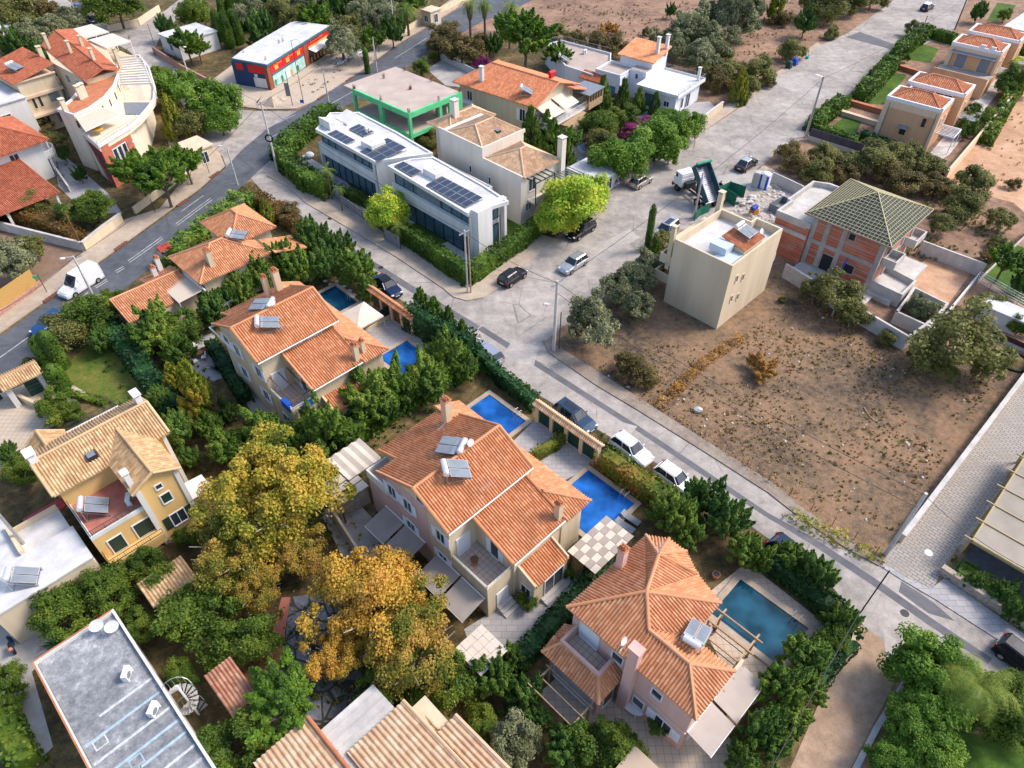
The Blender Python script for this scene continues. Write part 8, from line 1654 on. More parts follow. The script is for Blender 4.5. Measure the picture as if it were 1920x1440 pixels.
scatter('dry_tufts', 'tufts scattered over the upper fields', [(1000,10),(1540,0),(1560,60),(1420,120),(1240,110),(1060,60)], 500, LG['brush'], .3,.8); scatter('dry_tufts', 'dry tufts on the sandy field at the right', [(1780,350),(1930,170),(2000,500),(1900,400)], 70, LG['straw'], .3,.7)
scatter('green_tufts', 'low scrub under the bushes right of the wide street', [(1460,280),(1620,285),(1760,345),(1900,430),(1800,500),(1700,480),(1700,330),(1600,330),(1500,330)], 500, LG['brushg'], .3,.9); scatter('fallen_leaves', 'fallen leaves and litter along the kerbs and gardens', [(400,1000),(640,950),(900,1100),(900,1400),(520,1400)], 800, LG['autumn'], .1,.35)
scatter('rubble', 'pale rubble in the building yard', [(1370,400),(1440,340),(1500,370),(1450,420)], 260, M_concl, .08,.3, leafy=False, cat='rubble'); scatter('ground_cover', 'low garden plants under the villas trees', [(140,640),(470,380),(880,640),(1400,1000),(1500,1400),(900,1430),(560,1300),(380,1000),(300,820)], 900, LG['hedge'], .3,.8, cat='garden plants', avoid=[(14,34.6,17,34.5),(13,33.6,18,24),(16,35,42,64),(16.5,34,1,14.5),(30,34.6,31,37),(20,34,66,76),(14,34,1,24)])
scatter('ground_cover', 'low plants of the upper left gardens', [(30,390),(240,420),(420,320),(300,120),(640,60),(720,90),(600,180),(150,40),(0,100)], 500, LG['brushg'], .3,.9, cat='garden plants')
# ------------------------------------------------------------------ palms
def palm(x, y, ztop, label, n=26, L_=2.6, skirt=False, r=.22):
 X, Y = G(x, y, ztop); t = bpy.data.objects.new('palm_tree', None); COL.objects.link(t); t.location = (X, Y, 0); tag(t, label, 'palm tree')
 b = MB(); b.tube((0,0,-.1),(0,0, ztop), r*1.25, r, 8)
 if skirt: b.tube((0,0, ztop-2.6),(0,0, ztop-.1), r*1.8, r*3.4,10)
 o = b.build('trunk', M_bark); o.parent = t; b = MB()
 for k in range(n):
  a = 6.283*k/n+R.uniform(-.2,.2); el = R.uniform(-.5,1.2); d = Vector((math.cos(a), math.sin(a),0)); prev = Vector((0,0, ztop)); side = Vector((-d.y, d.x, 0)); vz = el
  for q in range(8):
   nx = prev+(d*math.cos(vz)+Vector((0,0,1))*math.sin(vz))*L_/8; w = L_*.13*math.sin(math.pi*(q+1.2)/9.5)
   for sg in (-1,1):
    for e in range(4): p = prev.lerp(nx, e*.25); p2 = prev.lerp(nx, e*.25+.12); b.poly([tuple(p), tuple(p2), tuple(p2+(nx-prev)*.5+side*sg*w*1.5-Vector((0,0, w*.5)))])
   prev = nx; vz -= .26
 o = b.build('crown', LG['palm']); o.parent = t
palm(880,8,9, 'tall fan palm with shaggy trunk beside the main road', skirt=True); palm(908,5,9.5, 'second tall fan palm with shaggy trunk right of the first', skirt=True); palm(958,12,5, 'palm left above the umbrella pine', L_=3.2, n=34); palm(762,18,5, 'short palm in the park by the upper pavement', L_=3.2, n=34); palm(612,318,4.5, 'slender yellow green palm in front of the farther modern house', L_=1.8, n=16, r=.1); palm(634,352,3.5, 'small palm at the light grey gate', L_=1.5, n=12, r=.08); palm(746,425,2.8, 'small palm beside the lime green tree', L_=1.8, n=16, r=.1); palm(1835,1285,5, 'palm crown among the trees at the lower right', L_=3.0, n=30)
for i, (x, y, l) in enumerate([(685,68, 'left spiky yucca by the upper pavement'),(728,60, 'right spiky yucca by the upper pavement'),(700,72, 'middle spiky yucca by the upper pavement'),(10,862, 'spiky agave at the left edge beside the yellow villa'),(405,690, 'dark sago palm beside the outdoor dining table'),(100,1205, 'small green agave on the grey courtyard')]):
 X, Y = G(x, y, .6 if i < 3 else .3); b = MB()
 for k in range(60):
  d = rdir(-.1); b.poly([(.05*d.y, -.05*d.x, .5 if i < 3 else .2),(-.05*d.y, .05*d.x, .5 if i < 3 else .2), tuple(Vector((0,0,.5 if i < 3 else .2))+d*1.1)])
 b.tube((0,0,-.05),(0,0,.5),.1); o = b.build('yucca' if i < 3 else 'agave', LG['olive'] if i < 4 else LG['hedged']); o.location = (X, Y, 0); tag(o, l, 'plant')
# VEHICLES
def carpaint(name, col, metal=.3): return mat('car_paint_'+name, col, tuple(v*.92 for v in col),.5,.22, metal=metal, spec=.6)
M_cg = mat('car_glass', (.015,.02,.03),(.012,.016,.025),1,.06, spec=.8)
M_hl = mat('headlight_glass', (.7,.72,.75),(.6,.62,.65),3,.15); M_tl = mat('tail_light_glass', (.45,.01,.01),(.35,.01,.01),3,.2)
def car(label, cx, cy, hx, hy, paint, L_=4.2, w=1.75, h=1.48, typ='hatch', roofm=None, name='parked_car', cat='car', grp='cars parked or driving in the streets'):
 """centre pixel, heading pixel"""
 X, Y = G(cx, cy, .6); X2, Y2 = G(hx, hy, .6); a = math.atan2(Y2-Y, X2-X)
 t = bpy.data.objects.new(name, None); COL.objects.link(t); t.location = (X, Y, .035); t.rotation_euler = (0,0, a); tag(t, label, cat, grp)
 k = L_/4.2; hw = w/2
 if typ == 'van': prof = [(-.5,.55,1.0),(-.495,1.6,.97),(.1,1.6,.98),(.30,1.02,.98),(.46,.82,.93),(.5,.6,.85)]
 else: prof = [(-.5,.62,.84),(-.485,.86,.95),(-.3,.94,1),(.16,.93,1),(.36,.84,.97),(.46,.72,.90),(.5,.55,.78)]
 def xs(f): return f*L_
 b = MB(); rows = []
 for f, z, ws in prof:
  x = xs(f); W_ = hw*ws; z = z*(h/1.48 if typ != 'van' else h/1.6) if False else z
  rows.append([(x, -W_*.96,.22),(x, -W_, .45),(x, -W_*.985, z*.86),(x, -W_*.86, z),(x, 0, z*1.03),(x, W_*.86, z),(x, W_*.985, z*.86),(x, W_, .45),(x, W_*.96,.22)])
 for r0, r1 in zip(rows, rows[1:]):
  for q in range(8): b.poly([r0[q], r1[q], r1[q+1], r0[q+1]])
  b.poly([r0[8], r1[8], r1[0], r0[0]])
 b.poly(rows[0]); b.poly(rows[-1][::-1])
 for sx in (-.31,.31):
  for sy in (-1,1):
   n = 10; x0 = sx*L_; y0 = sy*hw*1.005
   P = [(x0+.4*math.cos(math.pi*q/n), y0,.32+.4*math.sin(math.pi*q/n)) for q in range(n+1)]
   for p, q in zip(P, P[1:]): b.poly([p, q, (q[0], y0*.93, q[2]),(p[0], y0*.93, p[2])])
 o = b.build('body', paint); o.parent = t
 # cabin
 if typ == 'van': z0, z1, cab = 1.55, h, [(-.49,-.47),(.13,.02)]
 elif typ == 'suv': z0, z1, cab = .92, h, [(-.47,-.42),(.20,.06)]
 elif typ == 'sedan': z0, z1, cab = .90, h, [(-.40,-.24),(.22,.06)]
 else: z0, z1, cab = .90, h, [(-.47,-.38),(.22,.06)]
 if typ == 'open': z1 = 1.38; cab = [(-.30,-.12),(.16,.04)]
 (rb, rt),(fb, ft) = cab; wb, wt = hw*.90, hw*.70
 if typ == 'van': wb, wt = hw*.97, hw*.86; z0 = 1.0; (rb, rt),(fb, ft) = (-.495,-.48),(.30,.12)
 def ring(z, r_, f_, W_): return [(xs(r_),-W_, z),(xs(f_)-.12,-W_, z),(xs(f_),-W_*.7, z),(xs(f_), W_*.7, z),(xs(f_)-.12, W_, z),(xs(r_), W_, z)]
 lo, hi = ring(z0-.04, rb, fb, wb), ring(z1-.06, rt, ft, wt); b = MB()
 for q in range(6): b.poly([lo[q], lo[(q+1) % 6], hi[(q+1) % 6], hi[q]], 0)
 if typ == 'van':
  for q in (0,4,5): b.m[q] = 1
 g = b.build('windows', [M_cg, paint]); g.parent = t
 b = MB(); top = [(x*.985+.0, y*.8, z+.075) for x, y, z in hi]
 for q in range(6): b.poly([hi[q], hi[(q+1) % 6], top[(q+1) % 6], top[q]])
 b.poly(top);
 for (i, rr) in ((0,.045),(1,.04),(4,.04),(5,.045)): b.tube(lo[i], hi[i], rr, rr, 5)
 if typ != 'van':
  for sg in (-1,1):
   m0 = Vector((xs((rb+fb)/2), sg*wb*1.0, z0)); m1 = Vector((xs((rt+ft)/2), sg*wt, z1-.05)); b.tube(m0, m1,.04,.04,4)
 else:
  for sg in (-1,1): b.poly([(xs(.12), sg*hw*.985,1.05),(xs(.12), sg*wt*1.12, z1-.35),(xs(.04), sg*wt*1.12, z1-.35),(xs(.02), sg*hw*.985,1.05)])
 o = b.build('roof', roofm or paint); o.parent = t
 if typ == 'suv' or typ == 'glassroof':
  b = MB(); b.box(xs(rt)+.5, xs(ft)-.15,-wt*.55, wt*.55, z1+.016, z1+.024); o2 = b.build('sunroof', M_cg); o2.parent = o
 whl = None
 for sx in (-.31,.31):
  for sy in (-1,1):
   y = sy*(hw-.1)
   if whl is None:
    b = MB(); b.tube((0,-.11,0),(0,.11,0),.32, n=18); w_ = b.build('wheel', M_black); r_ = MB(); r_.tube((0,-.118,0),(0,.118,0),.2, n=10); rm = r_.build('rim', M_steel); rm.parent = w_; whl = w_
    wo = w_
   else:
    wo = whl.copy(); COL.objects.link(wo); r2 = rm.copy(); COL.objects.link(r2); r2.parent = wo
   wo.parent = t; wo.location = (sx*L_, y, .32)
 for sy in (-1,1):
  b = MB(); f = .475 if typ != 'van' else .485; b.sphere((xs(f), sy*hw*.66,.66),(.14,.2,.09),8,5); o = b.build('headlight', M_hl); o.parent = t
  b = MB(); b.sphere((xs(-.492), sy*hw*.76,.82),(.06,.16,.12),8,5); o = b.build('tail_light', M_tl); o.parent = t
  b = MB(); b.sphere((xs(fb)-.35, sy*(hw+.08), z0+.06 if typ != 'van' else 1.15),(.08,.12,.08),7,5); o = b.build('wing_mirror', paint); o.parent = t
 b = MB(); b.box(xs(-.503)-.01, xs(-.503)+.02,-.26,.26,.55,.66); b.box(xs(.503)-.03, xs(.503),-.26,.26,.38,.48); o = b.build('number_plate', M_whitep); o.parent = t
 return t
PA_ = dict(silver=carpaint('silver', (.50,.52,.55),.6), black=carpaint('black', (.012,.012,.015)), white=carpaint('white', (.78,.79,.81),0), navy=carpaint('navy', (.01,.025,.07)), bluegrey=carpaint('blue_grey', (.045,.08,.13),.5), beige=carpaint('champagne', (.42,.38,.33),.5), blue=carpaint('blue', (.02,.08,.22)))
car('silver hatchback driving down the wide street in the middle of the picture', 1075,494,1049,511, PA_['silver'], 4.1, typ='hatch')
car('black compact car parked at the hedge corner with its tail to the camera', 961,518,992,497, PA_['black'], 3.9, typ='hatch')
car('black car half hidden under the lime yellow tree', 1089,431,1066,446, PA_['black'], 4.6,1.85,1.6, typ='suv')
car('grey car with dark glass roof parked behind the thin cypress', 1248,432,1226,450, PA_['silver'], 4.6,1.85,1.6, typ='suv')
car('black car driving up the wide street past the blue toilet cabin', 1400,307,1422,292, PA_['black'], 4.4, typ='sedan', roofm=PA_['silver'])
car('champagne hatchback parked at the left kerb below the bright green trees', 1202,339,1226,325, PA_['beige'], 3.9,1.65, typ='hatch')
car('dark car with pale roof at the top of the wide street', 1739,13,1762,0, PA_['black'], 4.2, typ='hatch', roofm=PA_['white'])
car('dark blue open car parked behind the tiled gate by the teal pool', 726,536,742,550, PA_['navy'], 4.5,1.8,1.4, typ='sedan', roofm=PA_['black'])
car('silver estate car half hidden by the tall hedge', 912,660,895,646, PA_['silver'], 4.3, typ='hatch')
car('blue grey estate car parked at the long tiled gate', 1078,781,1100,797, PA_['bluegrey'], 4.6,1.8, typ='suv')
car('first white car parked along the red tipped hedge', 1184,842,1208,860, PA_['white'], 4.2,1.75, typ='hatch')
car('second white car parked along the hedge, lower one', 1266,898,1288,914, PA_['white'], 4.0,1.7, typ='hatch')
car('dark car hidden under the conifers above the big pool', 1487,1042,1508,1058, PA_['navy'], 4.2, typ='hatch')
car('black car cut by the lower right edge', 1922,1240,1940,1254, PA_['black'], 3.9, typ='suv')
car('grey blue car parked at the top left under the trees', 168,36,152,26, PA_['bluegrey'], 4.2, typ='hatch'); car('dark blue car behind the grey blue one at the top left', 146,14,130,4, PA_['blue'], 4.2, typ='hatch')
car('silver car inside the white rounded car shelter', 1141,334,1125,326, PA_['silver'], 4.0, typ='hatch')
car('blue car on the main road hidden behind the olive green bush', 92,606,72,620, PA_['blue'], 4.0, typ='hatch')
car('white box van driving on the main road at the left', 151,532,121,551, PA_['white'], 5.1,1.9,2.2, typ='van', name='white_van', cat='van', grp=None)
# ------------------------------------------------------------------ tipper truck
X, Y = G(1305,362,.8); X2, Y2 = G(1275,340,.8); a = math.atan2(Y2-Y, X2-X)
t = bpy.data.objects.new('tipper_truck', None); COL.objects.link(t); t.location = (X, Y, .03); t.rotation_euler = (0,0, a); tag(t, 'white cab tipper truck with its green load bed raised', 'truck')
def tp(name, m, fn, par=None):
 b = MB(); fn(b); o = b.build(name, m); o.parent = par or t; return o
def cabf(b):
 b.prism([(2.0,-1.15),(3.7,-1.15),(3.9,-.9),(3.9,.9),(3.7,1.15),(2.0,1.15)], .9,2.0); b.prism([(2.1,-1.1),(3.5,-1.1),(3.5,1.1),(2.1,1.1)], 2.5,2.75)
 b.prism([(2.05,-1.1),(3.0,-1.1),(3.0,1.1),(2.05,1.1)], 2.0,2.5)
cb = tp('cab', PA_['white'], cabf); tp('windscreen', M_cg, lambda b: b.prism([(3.001,-1.05),(3.55,-1.05),(3.55,1.05),(3.001,1.05)], 2.001,2.499), cb); tp('bumper', M_dark, lambda b: b.box(3.75,4.0,-1.15,1.15,.45,.9), cb)
tp('chassis', M_dark, lambda b: (b.box(-3.6,3.6,-.45,-.25,.7,.95), b.box(-3.6,3.6,.25,.45,.7,.95), b.box(.3,1.3,-1.1,-.5,.5,1.0), b.box(1.2,1.9,-.8,.8,.9,1.7), b.tube((-.2,0,.8),(.2,0,3.0),.13, n=8), b.box(1.6,1.8,-1.0,-.8,.9,3.0)))
for x in (2.8,-1.6,-2.8):
 for y in (-1,1): w = tp('wheel', M_black, lambda b: b.tube((x, y-.17,.5),(x, y+.17,.5),.5, n=16)); tp('rim', M_rust if x > 0 else M_woodl, lambda b: b.tube((x, y-.18,.5),(x, y+.18,.5),.26, n=10), w)
M_bed = mat('dark_teal_bed', (.03,.10,.12),(.02,.07,.09),2,.5); M_bedin = mat('worn_steel_floor', (.34,.34,.40),(.16,.17,.22),1.5,.4, metal=.4)
ca, sa = math.cos(RAD(42)), math.sin(RAD(42)); hx, hz = -3.4,1.1
def bp_(x, y, z): return (hx+x*ca-z*sa, y, hz+x*sa+z*ca)
def slab(b, x0, x1, y0, y1, z0, z1):
 P = [bp_(x, y, z) for z in (z0, z1) for x, y in ((x0, y0),(x1, y0),(x1, y1),(x0, y1))]
 for q in ((0,3,2,1),(4,5,6,7),(0,1,5,4),(1,2,6,5),(2,3,7,6),(3,0,4,7)): b.poly([P[k] for k in q])
bd = tp('load_bed', M_bed, lambda b: (slab(b, 0,5.2,-1.25,-1.15,0,.95), slab(b, 0,5.2,1.15,1.25,0,.95), slab(b, 5.1,5.2,-1.15,1.15,0,1.1), slab(b, 0,5.1,-1.15,1.15,-.12,-.02)))
tp('bed_floor', M_bedin, lambda b: [slab(b, k*.26, k*.26+.2,-1.14,1.14,-.02,.03) for k in range(19)], bd); tp('rolled_cover', mat('green_cover', (.05,.30,.20)), lambda b: b.tube(bp_(5.15,-1.2,1.25), bp_(5.15,1.2,1.25),.17, n=8), bd)
# ------------------------------------------------------------------ person beside the truck
def person(px, py, face_px, label):
 X, Y = G(px, py, 0); X2, Y2 = G(*face_px, 0); a = math.atan2(Y2-Y, X2-X)
 t = bpy.data.objects.new('person', None); COL.objects.link(t); t.location = (X, Y, .03); t.rotation_euler = (0,0, a); tag(t, label, 'person')
 V = [(0,0,.95),(0,0,1.2),(.01,0,1.42),(.02,0,1.52),(.03,0,1.66),(0,.19,1.42),(.04,.26,1.15),(.22,.16,1.02),(0,-.19,1.42),(.02,-.27,1.14),(.16,-.2,.93),(.02,.1,.88),(.05,.11,.5),(0,.12,.08),(.14,.13,.03),(-.02,-.1,.88),(0,-.11,.5),(-.06,-.12,.08),(.08,-.13,.03)]
 Eg = [(0,1),(1,2),(2,3),(3,4),(2,5),(5,6),(6,7),(2,8),(8,9),(9,10),(0,11),(11,12),(12,13),(13,14),(0,15),(15,16),(16,17),(17,18)]
 Rr = [.15,.15,.14,.06,.105,.07,.05,.035,.07,.05,.035,.09,.065,.045,.04,.09,.065,.045,.04]
 def skin(name, m, keep, extra=0):
  me = bpy.data.meshes.new(name); me.from_pydata(V, [], [])
  idx = {o: i for i, o in enumerate(keep)}; me = bpy.data.meshes.new(name); me.from_pydata([V[i] for i in keep], [(idx[p], idx[q]) for p, q in Eg if p in idx and q in idx], [])
  o = bpy.data.objects.new(name, me); COL.objects.link(o); o.parent = t; md = o.modifiers.new('skin', 'SKIN');
  for i, k in enumerate(keep): me.skin_vertices[0].data[i].radius = (Rr[k]+extra,)*2
  me.skin_vertices[0].data[0].use_root = True; s = o.modifiers.new('sub', 'SUBSURF'); s.levels = s.render_levels = 2; me.materials.append(m); return o
 bpy.context.view_layer.objects.active = None
 def addlayer(me):
  pass
 # body as one skinned mesh
 me = bpy.data.meshes.new('body'); me.from_pydata(V, Eg, []); o = bpy.data.objects.new('body', me); COL.objects.link(o); o.parent = t
 me.materials.append(mat('skin', (.52,.32,.23),(.48,.29,.21),3,.6)); md = o.modifiers.new('skin', 'SKIN')
 if not me.skin_vertices:
  bpy.context.view_layer.objects.active = o
  import bmesh
  bm = bmesh.new(); bm.from_mesh(me); bm.verts.layers.skin.verify(); bm.to_mesh(me); bm.free()
 for i in range(len(V)): me.skin_vertices[0].data[i].radius = (Rr[i], Rr[i])
 me.skin_vertices[0].data[0].use_root = True; s = o.modifiers.new('sub', 'SUBSURF'); s.levels = s.render_levels = 2
 # clothing: lofted jacket and trousers over the body
 def loft(b, pts, n=10):
  rings = []
  for c, r in pts: rings.append([(c[0]+r[0]*math.cos(6.283*k/n), c[1]+r[1]*math.sin(6.283*k/n), c[2]) for k in range(n)])
  for p, q in zip(rings, rings[1:]):
   for k in range(n): b.poly([p[k], p[(k+1) % n], q[(k+1) % n], q[k]])
  b.poly(rings[0][::-1]); b.poly(rings[-1])
 b = MB(); loft(b, [((0,0,.9),(.15,.2)),((0,0,1.1),(.155,.2)),((0,0,1.35),(.15,.235)),((0,0,1.46),(.11,.18)),((.01,0,1.52),(.07,.08))])
 for sg, el, hd in ((1,6,7),(-1,9,10)): b.tube((0, sg*.2,1.42), V[el], .075,.06,8); b.tube(V[el], tuple(Vector(V[el]).lerp(Vector(V[hd]),.8)),.06,.045,8)
 c = b.build('jacket', mat('dark_jacket', (.012,.014,.03),(.01,.01,.02),4,.9)); c.parent = t
 b = MB()
 loft(b, [((0,0,.80),(.13,.18)),((0,0,.97),(.135,.18))])
 for l in ((0,11,12,13),(0,15,16,17)): b.tube((0, V[l[1]][1], .9), V[l[2]], .1,.075,8); b.tube(V[l[2]], V[l[3]], .075,.06,8)
 c = b.build('trousers', mat('dark_trousers', (.02,.02,.035),(.015,.015,.025),4,.9)); c.parent = t
 b = MB(); b.sphere((.03,0,1.66),(.095,.078,.12),14,10); b.sphere((.125,0,1.65),(.018,.014,.022),6,4)
 for sg in (-1,1): b.sphere((.03, sg*.08,1.655),(.02,.012,.03),6,4); b.sphere((.112, sg*.03,1.675),(.012,.014,.008),6,4)
 b.box(.105,.118,-.025,.025,1.60,1.608); c = b.build('head', mat('skin', ()) if False else MATS['skin']); c.parent = t
 b = MB(); b.sphere((.005,0,1.70),(.10,.085,.105),12,8); c = b.build('hair', mat('short_brown_hair', (.10,.05,.035),(.07,.035,.025),8,.8)); c.parent = t
 for hd, sg in ((7,1),(10,-1)):
  p = Vector(V[hd]); b = MB(); b.sphere(tuple(p),(.045,.02,.04),8,6)
  for q in range(4):
   o_ = p+Vector((.03,0,.028-q*.019)); m_ = o_+Vector((.035,0,-.008)); b.tube(o_, m_, .009,.008,5); b.tube(m_, m_+Vector((.022-.004*abs(q-1),-.01*sg, -.014)),.008,.006,5)
  b.tube(p+Vector((.005,-.01*sg, .03)), p+Vector((.035,-.03*sg, .035)),.01,.008,5); c = b.build('hand', MATS['skin']); c.parent = t
 b = MB()
 for k in (13,17): x, y, z = V[k]; b.sphere((x+.05, y, .05),(.14,.05,.055),8,5)
 c = b.build('shoe', M_black); c.parent = t
person(1348,361,(1335,372), 'person in dark clothes standing beside the raised truck bed')
# ------------------------------------------------------------------ scooter at the lower left
X, Y = G(22,1210,.4); t = bpy.data.objects.new('scooter', None); COL.objects.link(t); t.location = (X, Y, .02); t.rotation_euler = (0,0, RAD(128)); tag(t, 'dark scooter parked on the concrete courtyard at the lower left', 'scooter')
for nm, m, fn in (('body', M_blue, lambda b: (b.sphere((-.35,0,.6),(.45,.17,.2),10,6), b.box(-.1,.4,-.14,.14,.25,.33), b.tube((.45,0,.3),(.55,0,.85),.13,.1,8))),('seat', M_black, lambda b: b.sphere((-.3,0,.8),(.42,.14,.08),10,6)),('handlebar', M_steel, lambda b: (b.tube((.55,-.33,.98),(.55,.33,.98),.02), b.tube((.55,0,.8),(.52,0,1.0),.03))),('top_box', M_terracotta, lambda b: b.sphere((-.75,0,.95),(.17,.17,.15),8,6))):
 b = MB(); fn(b); o = b.build(nm, m); o.parent = t
for x in (-.5,.62): b = MB(); b.tube((x, -.06,.24),(x, .06,.24),.24, n=14); o = b.build('wheel', M_black); o.parent = t
# ------------------------------------------------------------------ poles
PT = {}
def topz(bp, tp_, z0=.0):
 X, Y = G(*bp, z0); return min((math.dist(proj(X, Y, z*.05), tp_), z*.05) for z in range(10,300))[1]
def pole(key, label, bp, tpx, r=.12, r2=None, m=None, arms=0, lamp=None, name='utility_pole', grp=None, lean=0, h=None):
 X, Y = G(*bp, 0); h = h or topz(bp, tpx); t = bpy.data.objects.new(name, None); COL.objects.link(t); t.location = (X, Y, 0); tag(t, label, name.replace('_', ' '), grp)
 tt = (lean*.5, lean, h); b = MB(); b.tube((0,0,-.1), tt, r, r2 or r*.7,10); o = b.build('post', m or M_concl); o.parent = t
 if arms:
  b = MB()
  for k in range(arms): z = h-.35-k*.6; b.box(-.8,.8,-.05,.05, z, z+.09); [b.tube((x, 0, z+.09),(x, 0, z+.24),.04, n=6) for x in (-.7,0,.7)]
  b.rotated(0,(0,0), RAD(45)); o = b.build('crossarm', M_steel); o.parent = t
 if lamp:
  dx, dy = lamp; b = MB(); l = math.hypot(dx, dy); b.tube((0,0, h-.1),(dx, dy, h+.2),.035, n=6); o = b.build('lamp_arm', M_steel); o.parent = t
  b = MB(); b.sphere((dx*1.15, dy*1.15, h+.15),(.3,.2,.1),10,6); q = b.build('lamp_head', M_whitep); q.parent = t
 PT[key] = (X+tt[0], Y+tt[1], h-.25); return t
GU = 'utility poles along the streets'
pole('mid', 'thick concrete pole at the corner of the empty lot', (1038,658),(1041,526),.2,.14, M_concl, 1, grp=GU, name='utility_pole'); pole('steel', 'tall grey pole at the mauve fence on the wide street', (1510,258),(1541,143),.2,.13, M_steel, 0,(-.9,.2), grp=GU)
pole('twin', 'twin grey pole at the hedge corner by the narrow pool', (877,549),(869,432),.11,.09, M_concl, 1, grp=GU); pole('twin2', 'wooden half of the twin pole at the hedge corner', (883,550),(874,440),.09,.08, M_woodl, 0, grp=GU)
pole('coil', 'concrete pole with a black cable coil on the pavement corner', (521,322),(487,190),.17,.11, M_concl, 1, grp=GU); pole('l1', 'grey street lamp on the pavement by the kiosk', (446,347),(423,278),.12,.08, M_concl, 0,(-.9,.3), name='street_lamp', grp='street lamps'); pole('l2', 'thin lamp post in front of the brick red end wall', (262,328),(238,268),.06,.05, M_steel, 0,(.9,0), name='street_lamp', grp='street lamps')
pole('p360', 'pole behind the curved building on the side road', (360,163),(332,90),.16,.1, M_concl, 0,(.9,-.3), grp=GU); pole('p152', 'concrete pole at the top left by the parked cars', (152,50),(131,-5),.16,.12, M_concl, 0, grp=GU); pole('van', 'pole rising in front of the white van', (174,553),(133,482),.14,.1, M_concl, 1,(-.7,-.6), grp=GU)
pole('wood', 'leaning wooden pole at the corner pillar', (156,468),(120,398),.13,.1, M_wood, 0, grp=GU); pole('bare1', 'bare concrete pole before the farther modern house', (618,200),(602,134),.15,.1, M_concl, 0, grp=GU); pole('bare2', 'bare pole behind the green frame', (707,135),(698,70),.14,.1, M_concl, 0, grp=GU); pole('thin1', 'thin tall post by the yuccas on the upper pavement', (711,99),(697,10),.07,.05, M_rust, 0, grp=GU); pole('p740', 'grey pole at the yellow green hedge strip', (741,72),(730,2),.15,.1, M_concl, 0, grp=GU)
pole('s1', 'thin dark lamp post on the shop forecourt', (570,196),(544,76),.06,.04, M_dark, 0,(.9,.1), name='street_lamp', grp='street lamps'); pole('s2', 'short dark post with grey board near the stone wedge', (549,199),(532,135),.06,.04, M_dark, 0, name='sign_post'); pole('g1', 'thin green topped sign post by the reed screen', (89,549),(67,517),.04,.04, M_dark, 0, name='sign_post'); pole('g2', 'small thin post on the left pavement below the pines', (292,400),(283,373),.04,.04, M_dark, 0, name='sign_post'); pole('g3', 'thin dark post beside the side road curve', (292,91),(286,40),.05,.04, M_dark, 0, name='sign_post'); pole('g4', 'small post at the kerb right of the kiosk', (393,326),(386,297),.04,.04, M_dark, name='sign_post')
pole('t1', 'tall pole at the top of the wide street beside the farther peach house', (1790,55),(1818,-10),.15,.11, M_wood, 0, grp=GU); pole('t2', 'dark short pole standing in the peach house hedge', (1727,62),(1740,30),.09,.08, M_wood, 0, grp=GU); pole('lane', 'concrete pole leaning on the wall at the lower corner of the empty lot', (1660,1040),(1737,925),.17,.13, M_concl, 0, grp=GU); pole('truck', 'tall light grey pole in front of the raised truck bed', (1301,409),(1319,323),.14,.1, M_concl, 0, grp=GU); pole('wlot', 'thin brown post beside the silvery olive tree', (1048,655),(1054,585),.07,.06, M_wood, 0, grp=GU)
t = pole('sg', 'thin dark sign post with round plate at the dirt lane corner', (1608,1156),(1657,1062),.05,.05, M_dark, 0, name='sign_post')
b = MB(); b.tube((0,-.04,.7),(0,.04,.7),.36, n=16); b.rotated(0,(0,0), RAD(40)); o = b.build('round_sign', M_blue); o.parent = t
c = PT['coil']; b = MB()
for k in range(16):
 a0, a1 = 6.283*k/16,6.283*(k+1)/16; b.tube((.5*math.cos(a0),-.22,.5*math.sin(a0)),(.5*math.cos(a1),-.22,.5*math.sin(a1)),.11, n=6)
o = b.build('cable_coil', M_black); o.location = (c[0], c[1], 5.2); tag(o, 'black cable coil hanging on the concrete pole', 'cable coil')
b = MB(); b.box(-.35,.35,-.05,.05,.8,3.0); o = b.build('notice_board', M_shutg); X, Y = G(543,190); o.location = (X, Y, .1); tag(o, 'grey notice board on the shop forecourt', 'board')
b = MB(); b.box(-.3,.3,-.04,.04,-.25,.25); o = b.build('small_sign', M_bluetarp); X, Y = G(566,190,1.8); o.location = (X, Y, 1.8); tag(o, 'small blue sign on the forecourt lamp post', 'sign'); b = MB(); b.box(-.35,.35,-.04,.04,-.2,.2); o = b.build('small_sign', M_green); X, Y = G(67,520,2.2); o.location = (X, Y, 2.2); tag(o, 'small green sign at the reed screen', 'sign')
def wire(a, b_, label, sag=.6, r=.022):
 a, b_ = Vector(a), Vector(b_); n = 14; P = [a.lerp(b_, k/n)-Vector((0,0, sag*4*(k/n)*(1-k/n))) for k in range(n+1)]; m = MB(); m.path(P, r, 4); tag(m.build('overhead_wire', M_dark), label, 'wire', 'overhead wires')
def far(x, y, z): return (*G(x, y, z), z)
